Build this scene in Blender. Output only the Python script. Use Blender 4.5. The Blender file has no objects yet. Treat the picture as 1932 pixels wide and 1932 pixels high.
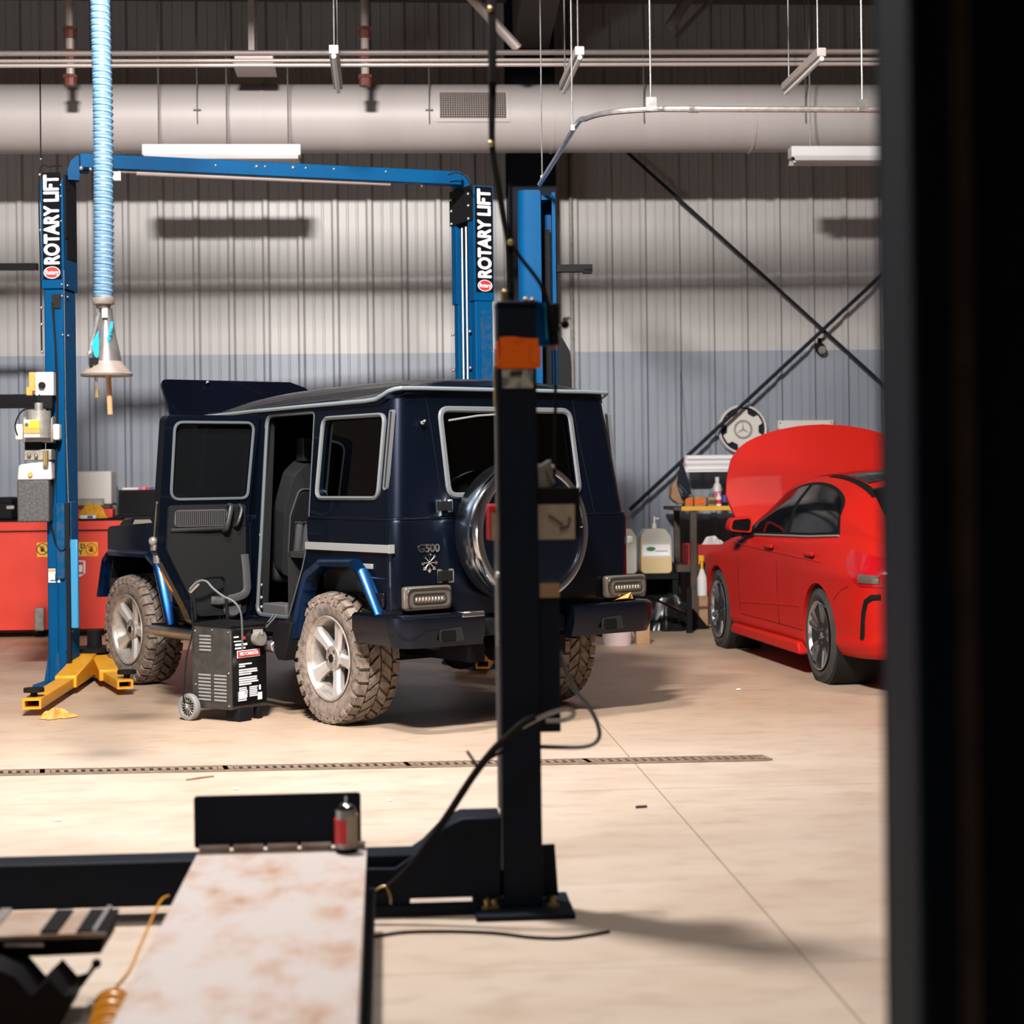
import bpy, math, random
from mathutils import Vector, Matrix
from mathutils.geometry import tessellate_polygon
PI = math.pi
R_ = math.radians
random.seed(7)
SC = bpy.context.scene
COL = SC.collection

# ------------------------------------------------------------------ camera, world, lights, exposure
CAM_H, CAM_YAW, CAM_ROLL, FPX, PCX, PCY = 1.47, R_(4.0), 0.0125, 3400.0, 966.0, 900.0
cam_data = bpy.data.cameras.new('camera')
cam = bpy.data.objects.new('camera', cam_data)
COL.objects.link(cam)
SC.camera = cam
cam_data.sensor_width = 36.0
cam_data.sensor_fit = 'HORIZONTAL'
cam_data.lens = 36.0 * FPX / 1932.0
cam_data.shift_y = -(966.0 - PCY) / 1932.0
cam_data.clip_start = 0.05
cam_data.clip_end = 200
cam.matrix_world = (Matrix.Translation((0, 0, CAM_H)) @ Matrix.Rotation(-CAM_YAW, 4, 'Z')
                    @ Matrix.Rotation(PI / 2, 4, 'X') @ Matrix.Rotation(-CAM_ROLL, 4, 'Z'))
cam_data.dof.use_dof = True
cam_data.dof.focus_distance = 11.2
cam_data.dof.aperture_fstop = 2.4

SC.view_settings.view_transform = 'Standard'
SC.view_settings.look = 'None'
SC.view_settings.gamma = 1.0
SC.view_settings.use_curve_mapping = False
SC.view_settings.exposure = 0.0
try:
    SC.cycles.use_denoising = True
    SC.cycles.max_bounces = 8
    SC.cycles.diffuse_bounces = 4
    SC.cycles.glossy_bounces = 4
    SC.cycles.transparent_max_bounces = 8
    SC.cycles.sample_clamp_indirect = 6
except Exception:
    pass
W = bpy.data.worlds.new('world')
SC.world = W
W.use_nodes = True
W.node_tree.nodes['Background'].inputs[0].default_value = (0.55, 0.60, 0.70, 1)
W.node_tree.nodes['Background'].inputs[1].default_value = 0.03


def area(name, loc, target, sx, sy, power, color=(1, 0.95, 0.9), spread=180):
    d = bpy.data.lights.new(name, 'AREA')
    d.shape = 'RECTANGLE'
    d.size, d.size_y = sx, sy
    d.energy = power
    d.color = color
    d.spread = R_(spread)
    o = bpy.data.objects.new(name, d)
    COL.objects.link(o)
    o.location = loc
    v = Vector(target) - Vector(loc)
    o.rotation_euler = v.to_track_quat('-Z', 'Y').to_euler()
    return o


WARM = (1.0, 0.945, 0.895)
area('ceiling_lamp_wall', (-0.95, 4.0, 6.5), (-0.6, 18.5, 2.6), 0.9, 0.35, 800, (1.0, 0.95, 0.91), 100)
area('ceiling_lamp_bay', (-1.1, 7.5, 6.2), (-1.0, 7.6, 0), 0.6, 0.6, 450, WARM, 150)
area('ceiling_lamp_front', (1.0, 4.5, 6.6), (1.0, 4.8, 0), 1.6, 1.2, 90, WARM, 150)
area('ceiling_lamp_right', (4.6, 8.9, 6.8), (4.2, 12.0, 0), 1.6, 1.0, 70, (1.0, 0.95, 0.91), 120)
area('bay_door_daylight', (-8.6, 5.6, 1.1), (0.0, 10.9, 0.9), 3.2, 1.6, 170, (0.92, 0.96, 1.0))


# pixel (1932 frame) -> point of the building: on the plane y = Y, on the floor, at a distance D along the view
def _ray(a, b):
    cr, sr = math.cos(CAM_ROLL), math.sin(CAM_ROLL)
    cy, sy = math.cos(CAM_YAW), math.sin(CAM_YAW)
    du, dv = a - PCX, b - PCY
    u, v = du * cr - dv * sr, du * sr + dv * cr
    X, Z = u / FPX, 1.0
    return Vector((X * cy + Z * sy, -X * sy + Z * cy, -v / FPX))


def P(a, b, Y):
    r = _ray(a, b)
    return r * (Y / r.y) + Vector((0, 0, CAM_H))


def FL(a, b, z=0.0):
    r = _ray(a, b)
    return r * ((z - CAM_H) / r.z) + Vector((0, 0, CAM_H))


def D_(a, b, d):
    return _ray(a, b) * d + Vector((0, 0, CAM_H))


# ------------------------------------------------------------------ materials
def _nt(name):
    m = bpy.data.materials.new(name)
    m.use_nodes = True
    nt = m.node_tree
    return m, nt, nt.nodes['Principled BSDF']


def _set(b, **k):
    for kk, v in k.items():
        if kk in b.inputs:
            b.inputs[kk].default_value = v


def mat(name, col, rough=0.5, metal=0.0, coat=0.0, col2=None, scale=8.0, stretch=(1, 1, 1), bump=0.0, bscale=60.0,
        lo=0.4, hi=0.65, spec=0.5, rough2=None, trans=0.0, detail=6.0, flake=False):
    m, nt, b = _nt(name)
    c = tuple(col) + (1,)
    _set(b, **{'Base Color': c, 'Roughness': rough, 'Metallic': metal, 'Coat Weight': coat, 'Coat Roughness': 0.04,
               'Specular IOR Level': spec, 'Transmission Weight': trans})
    tc = None
    if col2 is not None or bump or rough2 is not None:
        tc = nt.nodes.new('ShaderNodeTexCoord')
        mp = nt.nodes.new('ShaderNodeMapping')
        mp.inputs['Scale'].default_value = stretch
        nt.links.new(tc.outputs['Object'], mp.inputs['Vector'])
    if col2 is not None:
        n = nt.nodes.new('ShaderNodeTexNoise')
        n.inputs['Scale'].default_value = scale
        n.inputs['Detail'].default_value = detail
        nt.links.new(mp.outputs[0], n.inputs['Vector'])
        r = nt.nodes.new('ShaderNodeValToRGB')
        r.color_ramp.elements[0].position = lo
        r.color_ramp.elements[1].position = hi
        r.color_ramp.elements[0].color = c
        r.color_ramp.elements[1].color = tuple(col2) + (1,)
        nt.links.new(n.outputs['Fac'], r.inputs['Fac'])
        nt.links.new(r.outputs['Color'], b.inputs['Base Color'])
        if rough2 is not None:
            mr = nt.nodes.new('ShaderNodeMapRange')
            mr.inputs['From Min'].default_value = lo
            mr.inputs['From Max'].default_value = hi
            mr.inputs['To Min'].default_value = rough
            mr.inputs['To Max'].default_value = rough2
            nt.links.new(n.outputs['Fac'], mr.inputs['Value'])
            nt.links.new(mr.outputs[0], b.inputs['Roughness'])
    if bump:
        n2 = nt.nodes.new('ShaderNodeTexNoise')
        n2.inputs['Scale'].default_value = bscale
        n2.inputs['Detail'].default_value = 4
        nt.links.new(mp.outputs[0], n2.inputs['Vector'])
        bp = nt.nodes.new('ShaderNodeBump')
        bp.inputs['Strength'].default_value = bump
        bp.inputs['Distance'].default_value = 0.01
        nt.links.new(n2.outputs['Fac'], bp.inputs['Height'])
        nt.links.new(bp.outputs[0], b.inputs['Normal'])
    return m


def glass_mat(name, tint, gloss=0.06):
    m, nt, b = _nt(name)
    out = nt.nodes['Material Output']
    tr = nt.nodes.new('ShaderNodeBsdfTransparent')
    tr.inputs[0].default_value = tuple(tint) + (1,)
    gl = nt.nodes.new('ShaderNodeBsdfGlossy')
    gl.inputs['Roughness'].default_value = 0.02
    fr = nt.nodes.new('ShaderNodeFresnel')
    fr.inputs[0].default_value = 1.5
    mx = nt.nodes.new('ShaderNodeMixShader')
    nt.links.new(fr.outputs[0], mx.inputs[0])
    nt.links.new(tr.outputs[0], mx.inputs[1])
    nt.links.new(gl.outputs[0], mx.inputs[2])
    nt.links.new(mx.outputs[0], out.inputs[0])
    return m


def floor_mat():
    m, nt, b = _nt('polished_concrete')
    N, L = nt.nodes.new, nt.links.new
    geo = N('ShaderNodeNewGeometry')
    mp = N('ShaderNodeMapping')
    mp.inputs['Scale'].default_value = (0.55, 0.95, 1)
    L(geo.outputs['Position'], mp.inputs['Vector'])
    n1 = N('ShaderNodeTexNoise'); n1.inputs['Scale'].default_value = 1.3; n1.inputs['Detail'].default_value = 8
    n1.inputs['Roughness'].default_value = 0.62
    L(mp.outputs[0], n1.inputs['Vector'])
    r1 = N('ShaderNodeValToRGB')
    r1.color_ramp.elements[0].position = 0.32; r1.color_ramp.elements[0].color = (0.475, 0.365, 0.28, 1)
    r1.color_ramp.elements[1].position = 0.66; r1.color_ramp.elements[1].color = (0.56, 0.47, 0.395, 1)
    L(n1.outputs['Fac'], r1.inputs['Fac'])
    # scuffs and specks
    n2 = N('ShaderNodeTexNoise'); n2.inputs['Scale'].default_value = 9; n2.inputs['Detail'].default_value = 7
    L(mp.outputs[0], n2.inputs['Vector'])
    r2 = N('ShaderNodeValToRGB')
    r2.color_ramp.elements[0].position = 0.28; r2.color_ramp.elements[0].color = (0.86, 0.84, 0.82, 1)
    r2.color_ramp.elements[1].position = 0.5; r2.color_ramp.elements[1].color = (1, 1, 1, 1)
    L(n2.outputs['Fac'], r2.inputs['Fac'])
    mul = N('ShaderNodeMixRGB'); mul.blend_type = 'MULTIPLY'; mul.inputs[0].default_value = 1
    L(r1.outputs[0], mul.inputs[1]); L(r2.outputs[0], mul.inputs[2])
    # browner, dimmer floor beyond the drain: light falloff put into the colour
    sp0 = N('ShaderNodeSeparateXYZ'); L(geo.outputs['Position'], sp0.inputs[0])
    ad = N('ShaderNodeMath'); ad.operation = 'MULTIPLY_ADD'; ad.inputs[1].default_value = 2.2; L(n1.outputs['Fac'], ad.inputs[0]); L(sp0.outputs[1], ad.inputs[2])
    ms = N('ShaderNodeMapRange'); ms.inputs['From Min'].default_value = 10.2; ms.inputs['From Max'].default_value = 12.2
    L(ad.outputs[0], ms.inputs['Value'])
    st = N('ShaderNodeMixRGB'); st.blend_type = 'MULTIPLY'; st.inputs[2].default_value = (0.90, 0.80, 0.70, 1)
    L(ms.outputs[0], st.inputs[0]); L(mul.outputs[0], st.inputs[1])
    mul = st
    # saw-cut joints
    sep = N('ShaderNodeSeparateXYZ'); L(geo.outputs['Position'], sep.inputs[0])

    def line(sock, at, hw):
        s = N('ShaderNodeMath'); s.operation = 'SUBTRACT'; s.inputs[1].default_value = at; L(sep.outputs[sock], s.inputs[0])
        a = N('ShaderNodeMath'); a.operation = 'ABSOLUTE'; L(s.outputs[0], a.inputs[0])
        c = N('ShaderNodeMath'); c.operation = 'LESS_THAN'; c.inputs[1].default_value = hw; L(a.outputs[0], c.inputs[0])
        return c
    ls = [line(0, 1.25, 0.004), line(1, 8.38, 0.004), line(1, 5.35, 0.003), line(0, -3.4, 0.004), line(0, 5.9, 0.004)]
    cur = ls[0]
    for l in ls[1:]:
        mx = N('ShaderNodeMath'); mx.operation = 'MAXIMUM'; L(cur.outputs[0], mx.inputs[0]); L(l.outputs[0], mx.inputs[1]); cur = mx
    sc = N('ShaderNodeMath'); sc.operation = 'MULTIPLY'; sc.inputs[1].default_value = 0.55; L(cur.outputs[0], sc.inputs[0])
    mj = N('ShaderNodeMixRGB'); mj.inputs[2].default_value = (0.12, 0.08, 0.055, 1)
    L(sc.outputs[0], mj.inputs[0]); L(mul.outputs[0], mj.inputs[1])
    L(mj.outputs[0], b.inputs['Base Color'])
    mr = N('ShaderNodeMapRange'); mr.inputs['To Min'].default_value = 0.38; mr.inputs['To Max'].default_value = 0.62
    L(n1.outputs['Fac'], mr.inputs['Value']); L(mr.outputs[0], b.inputs['Roughness'])
    return m


M = {}
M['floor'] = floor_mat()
M['wall'] = mat('cream_wall_panel', (0.435, 0.418, 0.412), 0.42, col2=(0.395, 0.375, 0.368), scale=1.2, spec=0.4)
M['wainscot'] = mat('blue_grey_wall_panel', (0.255, 0.28, 0.325), 0.42, col2=(0.22, 0.245, 0.29), scale=1.2, spec=0.4)
M['plain_wall'] = mat('plain_wall_panel', (0.30, 0.28, 0.27), 0.6)
M['ceiling'] = mat('dark_ceiling', (0.055, 0.05, 0.048), 0.8)
M['purlin'] = mat('painted_purlin', (0.115, 0.10, 0.095), 0.6)
M['frame_steel'] = mat('dark_frame_steel', (0.014, 0.017, 0.026), 0.6, spec=.08)
M['duct'] = mat('galvanised_duct', (0.44, 0.40, 0.39), 0.5, 0.0, col2=(0.43, 0.39, 0.38), scale=1.5, stretch=(6, .6, .6))
M['galv'] = mat('galvanised_steel', (0.55, 0.54, 0.53), 0.32, 0.85, col2=(0.42, 0.41, 0.41), scale=30)
M['pipe'] = mat('painted_pipe', (0.42, 0.36, 0.34), 0.45, 0.2)
M['red_fitting'] = mat('red_oxide_fitting', (0.13, 0.035, 0.022), 0.5)
M['white_enamel'] = mat('white_enamel', (0.72, 0.69, 0.70), 0.35)
M['white_plastic'] = mat('white_plastic', (0.62, 0.58, 0.54), 0.45)
M['white_print'] = mat('white_lettering', (0.82, 0.82, 0.84), 0.5)
M['tube_glass'] = mat('frosted_tube', (0.8, 0.8, 0.8), 0.3)
M['lift_blue'] = mat('lift_blue_paint', (0.0004, 0.056, 0.155), 0.5, 0.0, 0.0, spec=.06, col2=(0.0004, 0.047, 0.135), scale=3, bump=0.03, bscale=40)
M['lift_blue_dusty'] = mat('scuffed_lift_blue', (0.001, 0.055, 0.15), 0.55, 0, 0.0, spec=.08, col2=(0.035, 0.06, 0.10), scale=22, lo=.45, hi=.75)
M['hose_blue'] = mat('pale_blue_hose', (0.105, 0.175, 0.25), 0.42)
M['hose_rib'] = mat('cyan_hose_rib', (0.012, 0.085, 0.17), 0.5)
M['navy'] = mat('navy_lift_paint', (0.006, 0.010, 0.019), 0.55, 0, 0.0, spec=.12, col2=(0.007, 0.010, 0.016), scale=5)
M['navy_near'] = mat('deep_blue_lift_paint', (0.004, 0.011, 0.023), 0.6, 0, 0.0, spec=.12, col2=(0.006, 0.009, 0.015), scale=1.2)
M['black_sign'] = mat('black_sign_face', (0.004, 0.004, 0.006), 0.6, spec=0.05)
M['black'] = mat('black_plastic', (0.008, 0.008, 0.009), 0.6, spec=.1)
M['black_metal'] = mat('black_steel', (0.009, 0.009, 0.010), 0.6, 0.0, spec=.07)
M['black_glossy'] = mat('gloss_black', (0.006, 0.006, 0.007), 0.15, spec=.3)
M['rubber'] = mat('black_rubber', (0.012, 0.011, 0.011), 0.8, spec=.1)
M['dusty_tire'] = mat('dusty_tire_rubber', (0.235, 0.185, 0.15), 0.9, col2=(0.11, 0.085, 0.068), scale=26, lo=.42, hi=.68, bump=.25, bscale=120)
M['tire'] = mat('tire_rubber', (0.045, 0.04, 0.036), 0.8, col2=(0.03, 0.027, 0.025), scale=14)
M['car_blue'] = mat('dark_blue_metallic_paint', (0.003, 0.0065, 0.017), 0.33, 0.7, 0.25)
M['car_blue_flare'] = mat('blue_metallic_flare_paint', (0.002, 0.034, 0.125), 0.26, 0.85, 0.35)
M['car_black'] = mat('black_fender_paint', (0.006, 0.0065, 0.009), 0.3, 0.2, 0.6)
M['chrome'] = mat('chrome', (0.62, 0.62, 0.64), 0.12, 1.0)
M['steel_cover'] = mat('polished_steel_cover', (0.40, 0.46, 0.50), 0.22, 1.0)
M['alloy'] = mat('silver_alloy', (0.60, 0.58, 0.57), 0.34, 0.5, 0.1)
M['alloy_dusty'] = mat('dusty_silver_alloy', (0.50, 0.46, 0.42), 0.38, 0.6, 0.1, col2=(0.36, 0.31, 0.27), scale=18)
M['alloy_dark'] = mat('gunmetal_alloy', (0.11, 0.107, 0.108), 0.4, 0.15, 0.1)
M['alloy_polished'] = mat('polished_alloy_edge', (0.45, 0.45, 0.46), 0.25, 1.0)
M['trim_grey'] = mat('grey_rubber_trim', (0.105, 0.112, 0.118), 0.5)
M['drip'] = mat('pale_drip_rail', (0.15, 0.185, 0.20), 0.45)
M['seal_dark'] = mat('dark_grey_seal', (0.075, 0.085, 0.09), 0.5)
M['trim_strip'] = mat('grey_plastic_trim', (0.22, 0.22, 0.215), 0.5)
M['tint'] = glass_mat('privacy_glass', (0.05, 0.055, 0.055))
M['tint_black'] = mat('dark_car_glass', (0.004, 0.0045, 0.005), 0.08, spec=0.18)
M['leather'] = mat('black_leather', (0.016, 0.017, 0.018), 0.42, spec=.4, bump=0.15, bscale=90)
M['leather_grey'] = mat('charcoal_upholstery', (0.038, 0.039, 0.041), 0.6, bump=0.12, bscale=120)
M['door_trim'] = mat('charcoal_door_trim', (0.012, 0.0125, 0.013), 0.6, spec=.1)
M['cloth_rib'] = mat('ribbed_grey_cloth', (0.055, 0.053, 0.055), 0.85)
M['carpet'] = mat('dark_carpet', (0.016, 0.016, 0.017), 0.95)
M['lens_clear'] = mat('clear_lamp_lens', (0.15, 0.13, 0.105), 0.25, 0.4, 0.2)
M['led'] = mat('pale_led_reflector', (0.95, 0.85, 0.7), 0.2, 0.8)
M['amber'] = mat('amber_reflector', (0.42, 0.13, 0.008), 0.25, coat=.5)
M['red_lens'] = mat('red_lamp_lens', (0.42, 0.004, 0.010), 0.2, coat=.2)
M['red_paint'] = mat('bright_red_paint', (0.47, 0.011, 0.006), 0.5, 0.0, 0.03, spec=0.14)
M['red_tool'] = mat('red_tool_paint', (0.66, 0.035, 0.012), 0.4, col2=(0.60, 0.03, 0.012), scale=3)
M['red_plastic'] = mat('red_plastic', (0.45, 0.012, 0.012), 0.5)
M['yellow'] = mat('yellow_lift_paint', (0.70, 0.32, 0.012), 0.42, col2=(0.56, 0.24, 0.012), scale=9, lo=.5, hi=.75)
M['yellow_edge'] = mat('yellow_shelf_edge', (0.75, 0.38, 0.02), 0.5)
M['yellow_label'] = mat('yellow_label', (0.80, 0.42, 0.01), 0.5)
M['yellow_cloth'] = mat('yellow_cloth', (0.62, 0.32, 0.02), 0.9, col2=(0.5, 0.22, 0.012), scale=25)
M['orange_cloth'] = mat('orange_rag_cloth', (0.80, 0.36, 0.10), 0.9, col2=(0.70, 0.27, 0.05), scale=25)
M['orange_tape'] = mat('orange_label', (0.80, 0.125, 0.005), 0.55, spec=.2, col2=(0.62, 0.09, 0.004), scale=30, lo=.5, hi=.7)
M['orange_hose'] = mat('orange_coil_hose', (0.62, 0.25, 0.012), 0.35)
M['orange_plastic'] = mat('orange_plastic', (0.80, 0.28, 0.05), 0.45)
M['label_worn'] = mat('worn_paper_label', (0.36, 0.34, 0.27), 0.7, col2=(0.10, 0.11, 0.105), scale=26, lo=.45, hi=.62)
M['tan_label'] = mat('tan_paper_label', (0.34, 0.28, 0.20), 0.7, col2=(0.28, 0.225, 0.155), scale=18)
M['tan_box'] = mat('cardboard', (0.36, 0.22, 0.12), 0.8, col2=(0.30, 0.17, 0.09), scale=12)
M['rust'] = mat('rusty_runway_steel', (0.60, 0.54, 0.52), 0.42, 0.15, col2=(0.36, 0.20, 0.12), scale=5.0, stretch=(1.6, .8, 1), lo=.44, hi=.74,
                rough2=.7, bump=.08, bscale=50, detail=9)
M['rust_plate'] = mat('rust_brown_plate', (0.36, 0.25, 0.18), 0.5, 0.2, col2=(0.50, 0.42, 0.36), scale=7)
M['brown_steel'] = mat('brown_painted_steel', (0.075, 0.048, 0.034), 0.6, col2=(0.05, 0.034, 0.026), scale=12)
M['rag_white'] = mat('white_cloth', (0.72, 0.68, 0.66), 0.9)
M['jug'] = mat('translucent_white_jug', (0.58, 0.56, 0.50), 0.4)
M['jug_yellow'] = mat('pale_yellow_jug', (0.60, 0.45, 0.24), 0.4)
M['cyan_label'] = mat('cyan_print', (0.0, 0.36, 0.55), 0.4)
M['cast_grey'] = mat('cast_grey_metal', (0.32, 0.30, 0.27), 0.45, 0.4, col2=(0.24, 0.22, 0.2), scale=20)
M['tank'] = mat('speckled_grey_tank', (0.04, 0.04, 0.04), 0.6, col2=(0.075, 0.075, 0.075), scale=60)
M['cone'] = mat('brushed_cone_metal', (0.32, 0.31, 0.31), 0.28, 0.8, col2=(0.22, 0.2, 0.19), scale=10)
M['cone_rim'] = mat('worn_rubber_cone', (0.15, 0.12, 0.105), 0.55, col2=(0.11, 0.088, 0.075), scale=14)
M['wood'] = mat('pale_wood', (0.48, 0.28, 0.14), 0.6, col2=(0.40, 0.21, 0.10), scale=14, stretch=(1, 1, .1))
M['brass'] = mat('brass', (0.45, 0.32, 0.14), 0.35, 0.8)
M['charger'] = mat('charcoal_charger_case', (0.026, 0.024, 0.021), 0.5, col2=(0.04, 0.036, 0.032), scale=20)
M['plastic_bag'] = mat('black_bin_bag', (0.008, 0.008, 0.009), 0.28)
M['pink_bucket'] = mat('pale_pink_plastic', (0.62, 0.50, 0.50), 0.45)
M['dark_hole'] = mat('dark_recess', (0.004, 0.004, 0.004), 0.9)
M['red_print'] = mat('red_print', (0.60, 0.02, 0.02), 0.5)
M['black_print'] = mat('black_print', (0.015, 0.013, 0.012), 0.6)
M['green'] = mat('green_plastic', (0.02, 0.20, 0.08), 0.5)
M['blue_print'] = mat('blue_print', (0.03, 0.06, 0.28), 0.5)
M['pink_print'] = mat('pink_print', (0.60, 0.08, 0.25), 0.5)
M['pale_blue'] = mat('pale_blue_plastic', (0.025, 0.22, 0.42), 0.4)


# ------------------------------------------------------------------ mesh building
class MB:
    def __init__(s):
        s.v, s.f = [], []

    def add(s, verts, faces, mtx=None):
        o = len(s.v)
        s.v += [(mtx @ Vector(p)) if mtx is not None else Vector(p) for p in verts]
        s.f += [tuple(i + o for i in f) for f in faces]
        return s

    def box(s, c, d, mtx=None, rz=0.0):
        x, y, z = d[0] / 2, d[1] / 2, d[2] / 2
        vs = [Vector((a * x, b * y, e * z)) for a in (-1, 1) for b in (-1, 1) for e in (-1, 1)]
        if rz:
            q = Matrix.Rotation(rz, 3, 'Z')
            vs = [q @ p for p in vs]
        vs = [p + Vector(c) for p in vs]
        return s.add(vs, [(0, 1, 3, 2), (4, 6, 7, 5), (0, 4, 5, 1), (2, 3, 7, 6), (0, 2, 6, 4), (1, 5, 7, 3)], mtx)

    def hexa(s, p):          # 8 points: bottom 4 (ccw), top 4
        return s.add(p, [(3, 2, 1, 0), (4, 5, 6, 7), (0, 1, 5, 4), (1, 2, 6, 5), (2, 3, 7, 6), (3, 0, 4, 7)])

    def path(s, pts, r, n=8, closed=False, caps=True, flat=None, mtx=None):
        pts = [Vector(p) for p in pts]
        k = len(pts)
        rs = r if isinstance(r, (list, tuple)) else [r] * k
        tang = []
        for i in range(k):
            a = pts[(i - 1) % k] if (closed or i > 0) else pts[i]
            b = pts[(i + 1) % k] if (closed or i < k - 1) else pts[i]
            t = (b - a)
            tang.append(t.normalized() if t.length > 1e-9 else Vector((0, 0, 1)))
        up = Vector((0, 0, 1)) if abs(tang[0].z) < 0.9 else Vector((0, 1, 0))
        nrm = (up - tang[0] * up.dot(tang[0])).normalized()
        vs = []
        for i in range(k):
            t = tang[i]
            nrm = (nrm - t * nrm.dot(t))
            nrm = nrm.normalized() if nrm.length > 1e-6 else t.orthogonal().normalized()
            bi = t.cross(nrm)
            for j in range(n):
                a = 2 * PI * j / n
                e = (1.0, 1.0) if flat is None else flat
                vs.append(pts[i] + (nrm * (math.cos(a) * e[0]) + bi * (math.sin(a) * e[1])) * rs[i])
        fs = []
        for i in range(k if closed else k - 1):
            i2 = (i + 1) % k
            for j in range(n):
                j2 = (j + 1) % n
                fs.append((i * n + j, i * n + j2, i2 * n + j2, i2 * n + j))
        if not closed and caps:
            fs.append(tuple(reversed(range(n))))
            fs.append(tuple((k - 1) * n + j for j in range(n)))
        return s.add(vs, fs, mtx)

    def cyl(s, a, b, r, n=16, r2=None, mtx=None):
        return s.path([a, b], [r, r if r2 is None else r2], n, mtx=mtx)

    def lathe(s, prof, n=32, mtx=None, closed=False):   # profile (r, h) about +Z
        k = len(prof)
        vs = [(p[0] * math.cos(2 * PI * j / n), p[0] * math.sin(2 * PI * j / n), p[1]) for p in prof for j in range(n)]
        fs = []
        for i in range(k if closed else k - 1):
            i2 = (i + 1) % k
            for j in range(n):
                j2 = (j + 1) % n
                fs.append((i * n + j, i * n + j2, i2 * n + j2, i2 * n + j))
        if not closed:
            if prof[0][0] > 1e-6:
                fs.append(tuple(reversed(range(n))))
            if prof[-1][0] > 1e-6:
                fs.append(tuple((k - 1) * n + j for j in range(n)))
        return s.add(vs, fs, mtx)

    def prism(s, outer, holes, c0, c1, fn):   # polygon in (a,b) extruded c0..c1; fn(a,b,c) -> point
        loops = [list(outer)] + [list(h) for h in holes]
        tris = tessellate_polygon([[Vector((p[0], p[1], 0)) for p in l] for l in loops])
        flat = [p for l in loops for p in l]
        n = len(flat)
        vs = [fn(p[0], p[1], c0) for p in flat] + [fn(p[0], p[1], c1) for p in flat]
        fs = [tuple(t) for t in tris] + [tuple(n + i for i in reversed(t)) for t in tris]
        o = 0
        for l in loops:
            k = len(l)
            for i in range(k):
                j = (i + 1) % k
                fs.append((o + i, o + j, n + o + j, n + o + i))
            o += k
        return s.add(vs, fs)

    def grid(s, fn, nu, nv, wrap=False):
        vs = [fn(i / nu, j / nv) for i in range(nu + 1) for j in range(nv + 1)]
        fs = [(i * (nv + 1) + j, (i + 1) * (nv + 1) + j, (i + 1) * (nv + 1) + j + 1, i * (nv + 1) + j + 1)
              for i in range(nu) for j in range(nv)]
        return s.add(vs, fs)

    def slab(s, fn, nu, nv, off):  # closed sheet: fn(u,v) and its copy moved by off
        off = Vector(off)
        m = (nu + 1) * (nv + 1)
        a = [Vector(fn(i / nu, j / nv)) for i in range(nu + 1) for j in range(nv + 1)]
        fs = [(i * (nv + 1) + j, (i + 1) * (nv + 1) + j, (i + 1) * (nv + 1) + j + 1, i * (nv + 1) + j + 1)
              for i in range(nu) for j in range(nv)]
        fs2 = [tuple(m + q for q in reversed(f)) for f in fs]
        edge = [i * (nv + 1) for i in range(nu + 1)] + [nu * (nv + 1) + j for j in range(1, nv + 1)] \
            + [i * (nv + 1) + nv for i in range(nu - 1, -1, -1)] + [j for j in range(nv - 1, 0, -1)]
        k = len(edge)
        side = [(edge[i], edge[(i + 1) % k], m + edge[(i + 1) % k], m + edge[i]) for i in range(k)]
        return s.add(a + [p + off for p in a], fs + fs2 + side)

    def ball(s, c, r, n=12, sc=(1, 1, 1), mtx=None):
        prof = [(max(1e-5, r * math.sin(PI * i / n)), -r * math.cos(PI * i / n)) for i in range(n + 1)]
        t = Matrix.Translation(c) @ Matrix.Diagonal((*sc, 1))
        return s.lathe(prof, n * 2, (mtx @ t) if mtx is not None else t)


def fillet(pts, r, n=5):
    out = []
    k = len(pts)
    for i in range(k):
        p0, p1, p2 = Vector(pts[i - 1]), Vector(pts[i]), Vector(pts[(i + 1) % k])
        rr = r[i] if isinstance(r, (list, tuple)) else r
        a, b = (p0 - p1), (p2 - p1)
        if rr <= 0:
            out.append(tuple(p1)); continue
        la, lb = a.length, b.length
        a.normalize(); b.normalize()
        ang = a.angle(b)
        d = min(rr / math.tan(ang / 2), la * 0.48, lb * 0.48)
        q0, q2 = p1 + a * d, p1 + b * d
        for j in range(n + 1):
            t = j / n
            q = q0 * (1 - t) ** 2 + p1 * 2 * t * (1 - t) + q2 * t * t
            out.append(tuple(q))
    return out


def rect(x0, z0, x1, z1, r=0.0, n=5):
    p = [(x0, z0), (x1, z0), (x1, z1), (x0, z1)]
    return fillet(p, r, n) if r else p


def circ(cx, cy, r, n=24, ry=None):
    return [(cx + r * math.cos(2 * PI * i / n), cy + (ry or r) * math.sin(2 * PI * i / n)) for i in range(n)]


def smooth_path(pts, n=6):   # Catmull-Rom through the points
    pts = [Vector(p) for p in pts]
    out = []
    for i in range(len(pts) - 1):
        p0, p1, p2, p3 = pts[max(i - 1, 0)], pts[i], pts[i + 1], pts[min(i + 2, len(pts) - 1)]
        for j in range(n):
            t = j / n
            out.append(0.5 * ((2 * p1) + (p2 - p0) * t + (2 * p0 - 5 * p1 + 4 * p2 - p3) * t * t + (3 * p1 - p0 - 3 * p2 + p3) * t ** 3))
    out.append(pts[-1])
    return out


def _world(o):
    m = Matrix.Translation(o.location) @ o.rotation_euler.to_matrix().to_4x4()
    return (_world(o.parent) @ m) if o.parent else m


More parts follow.
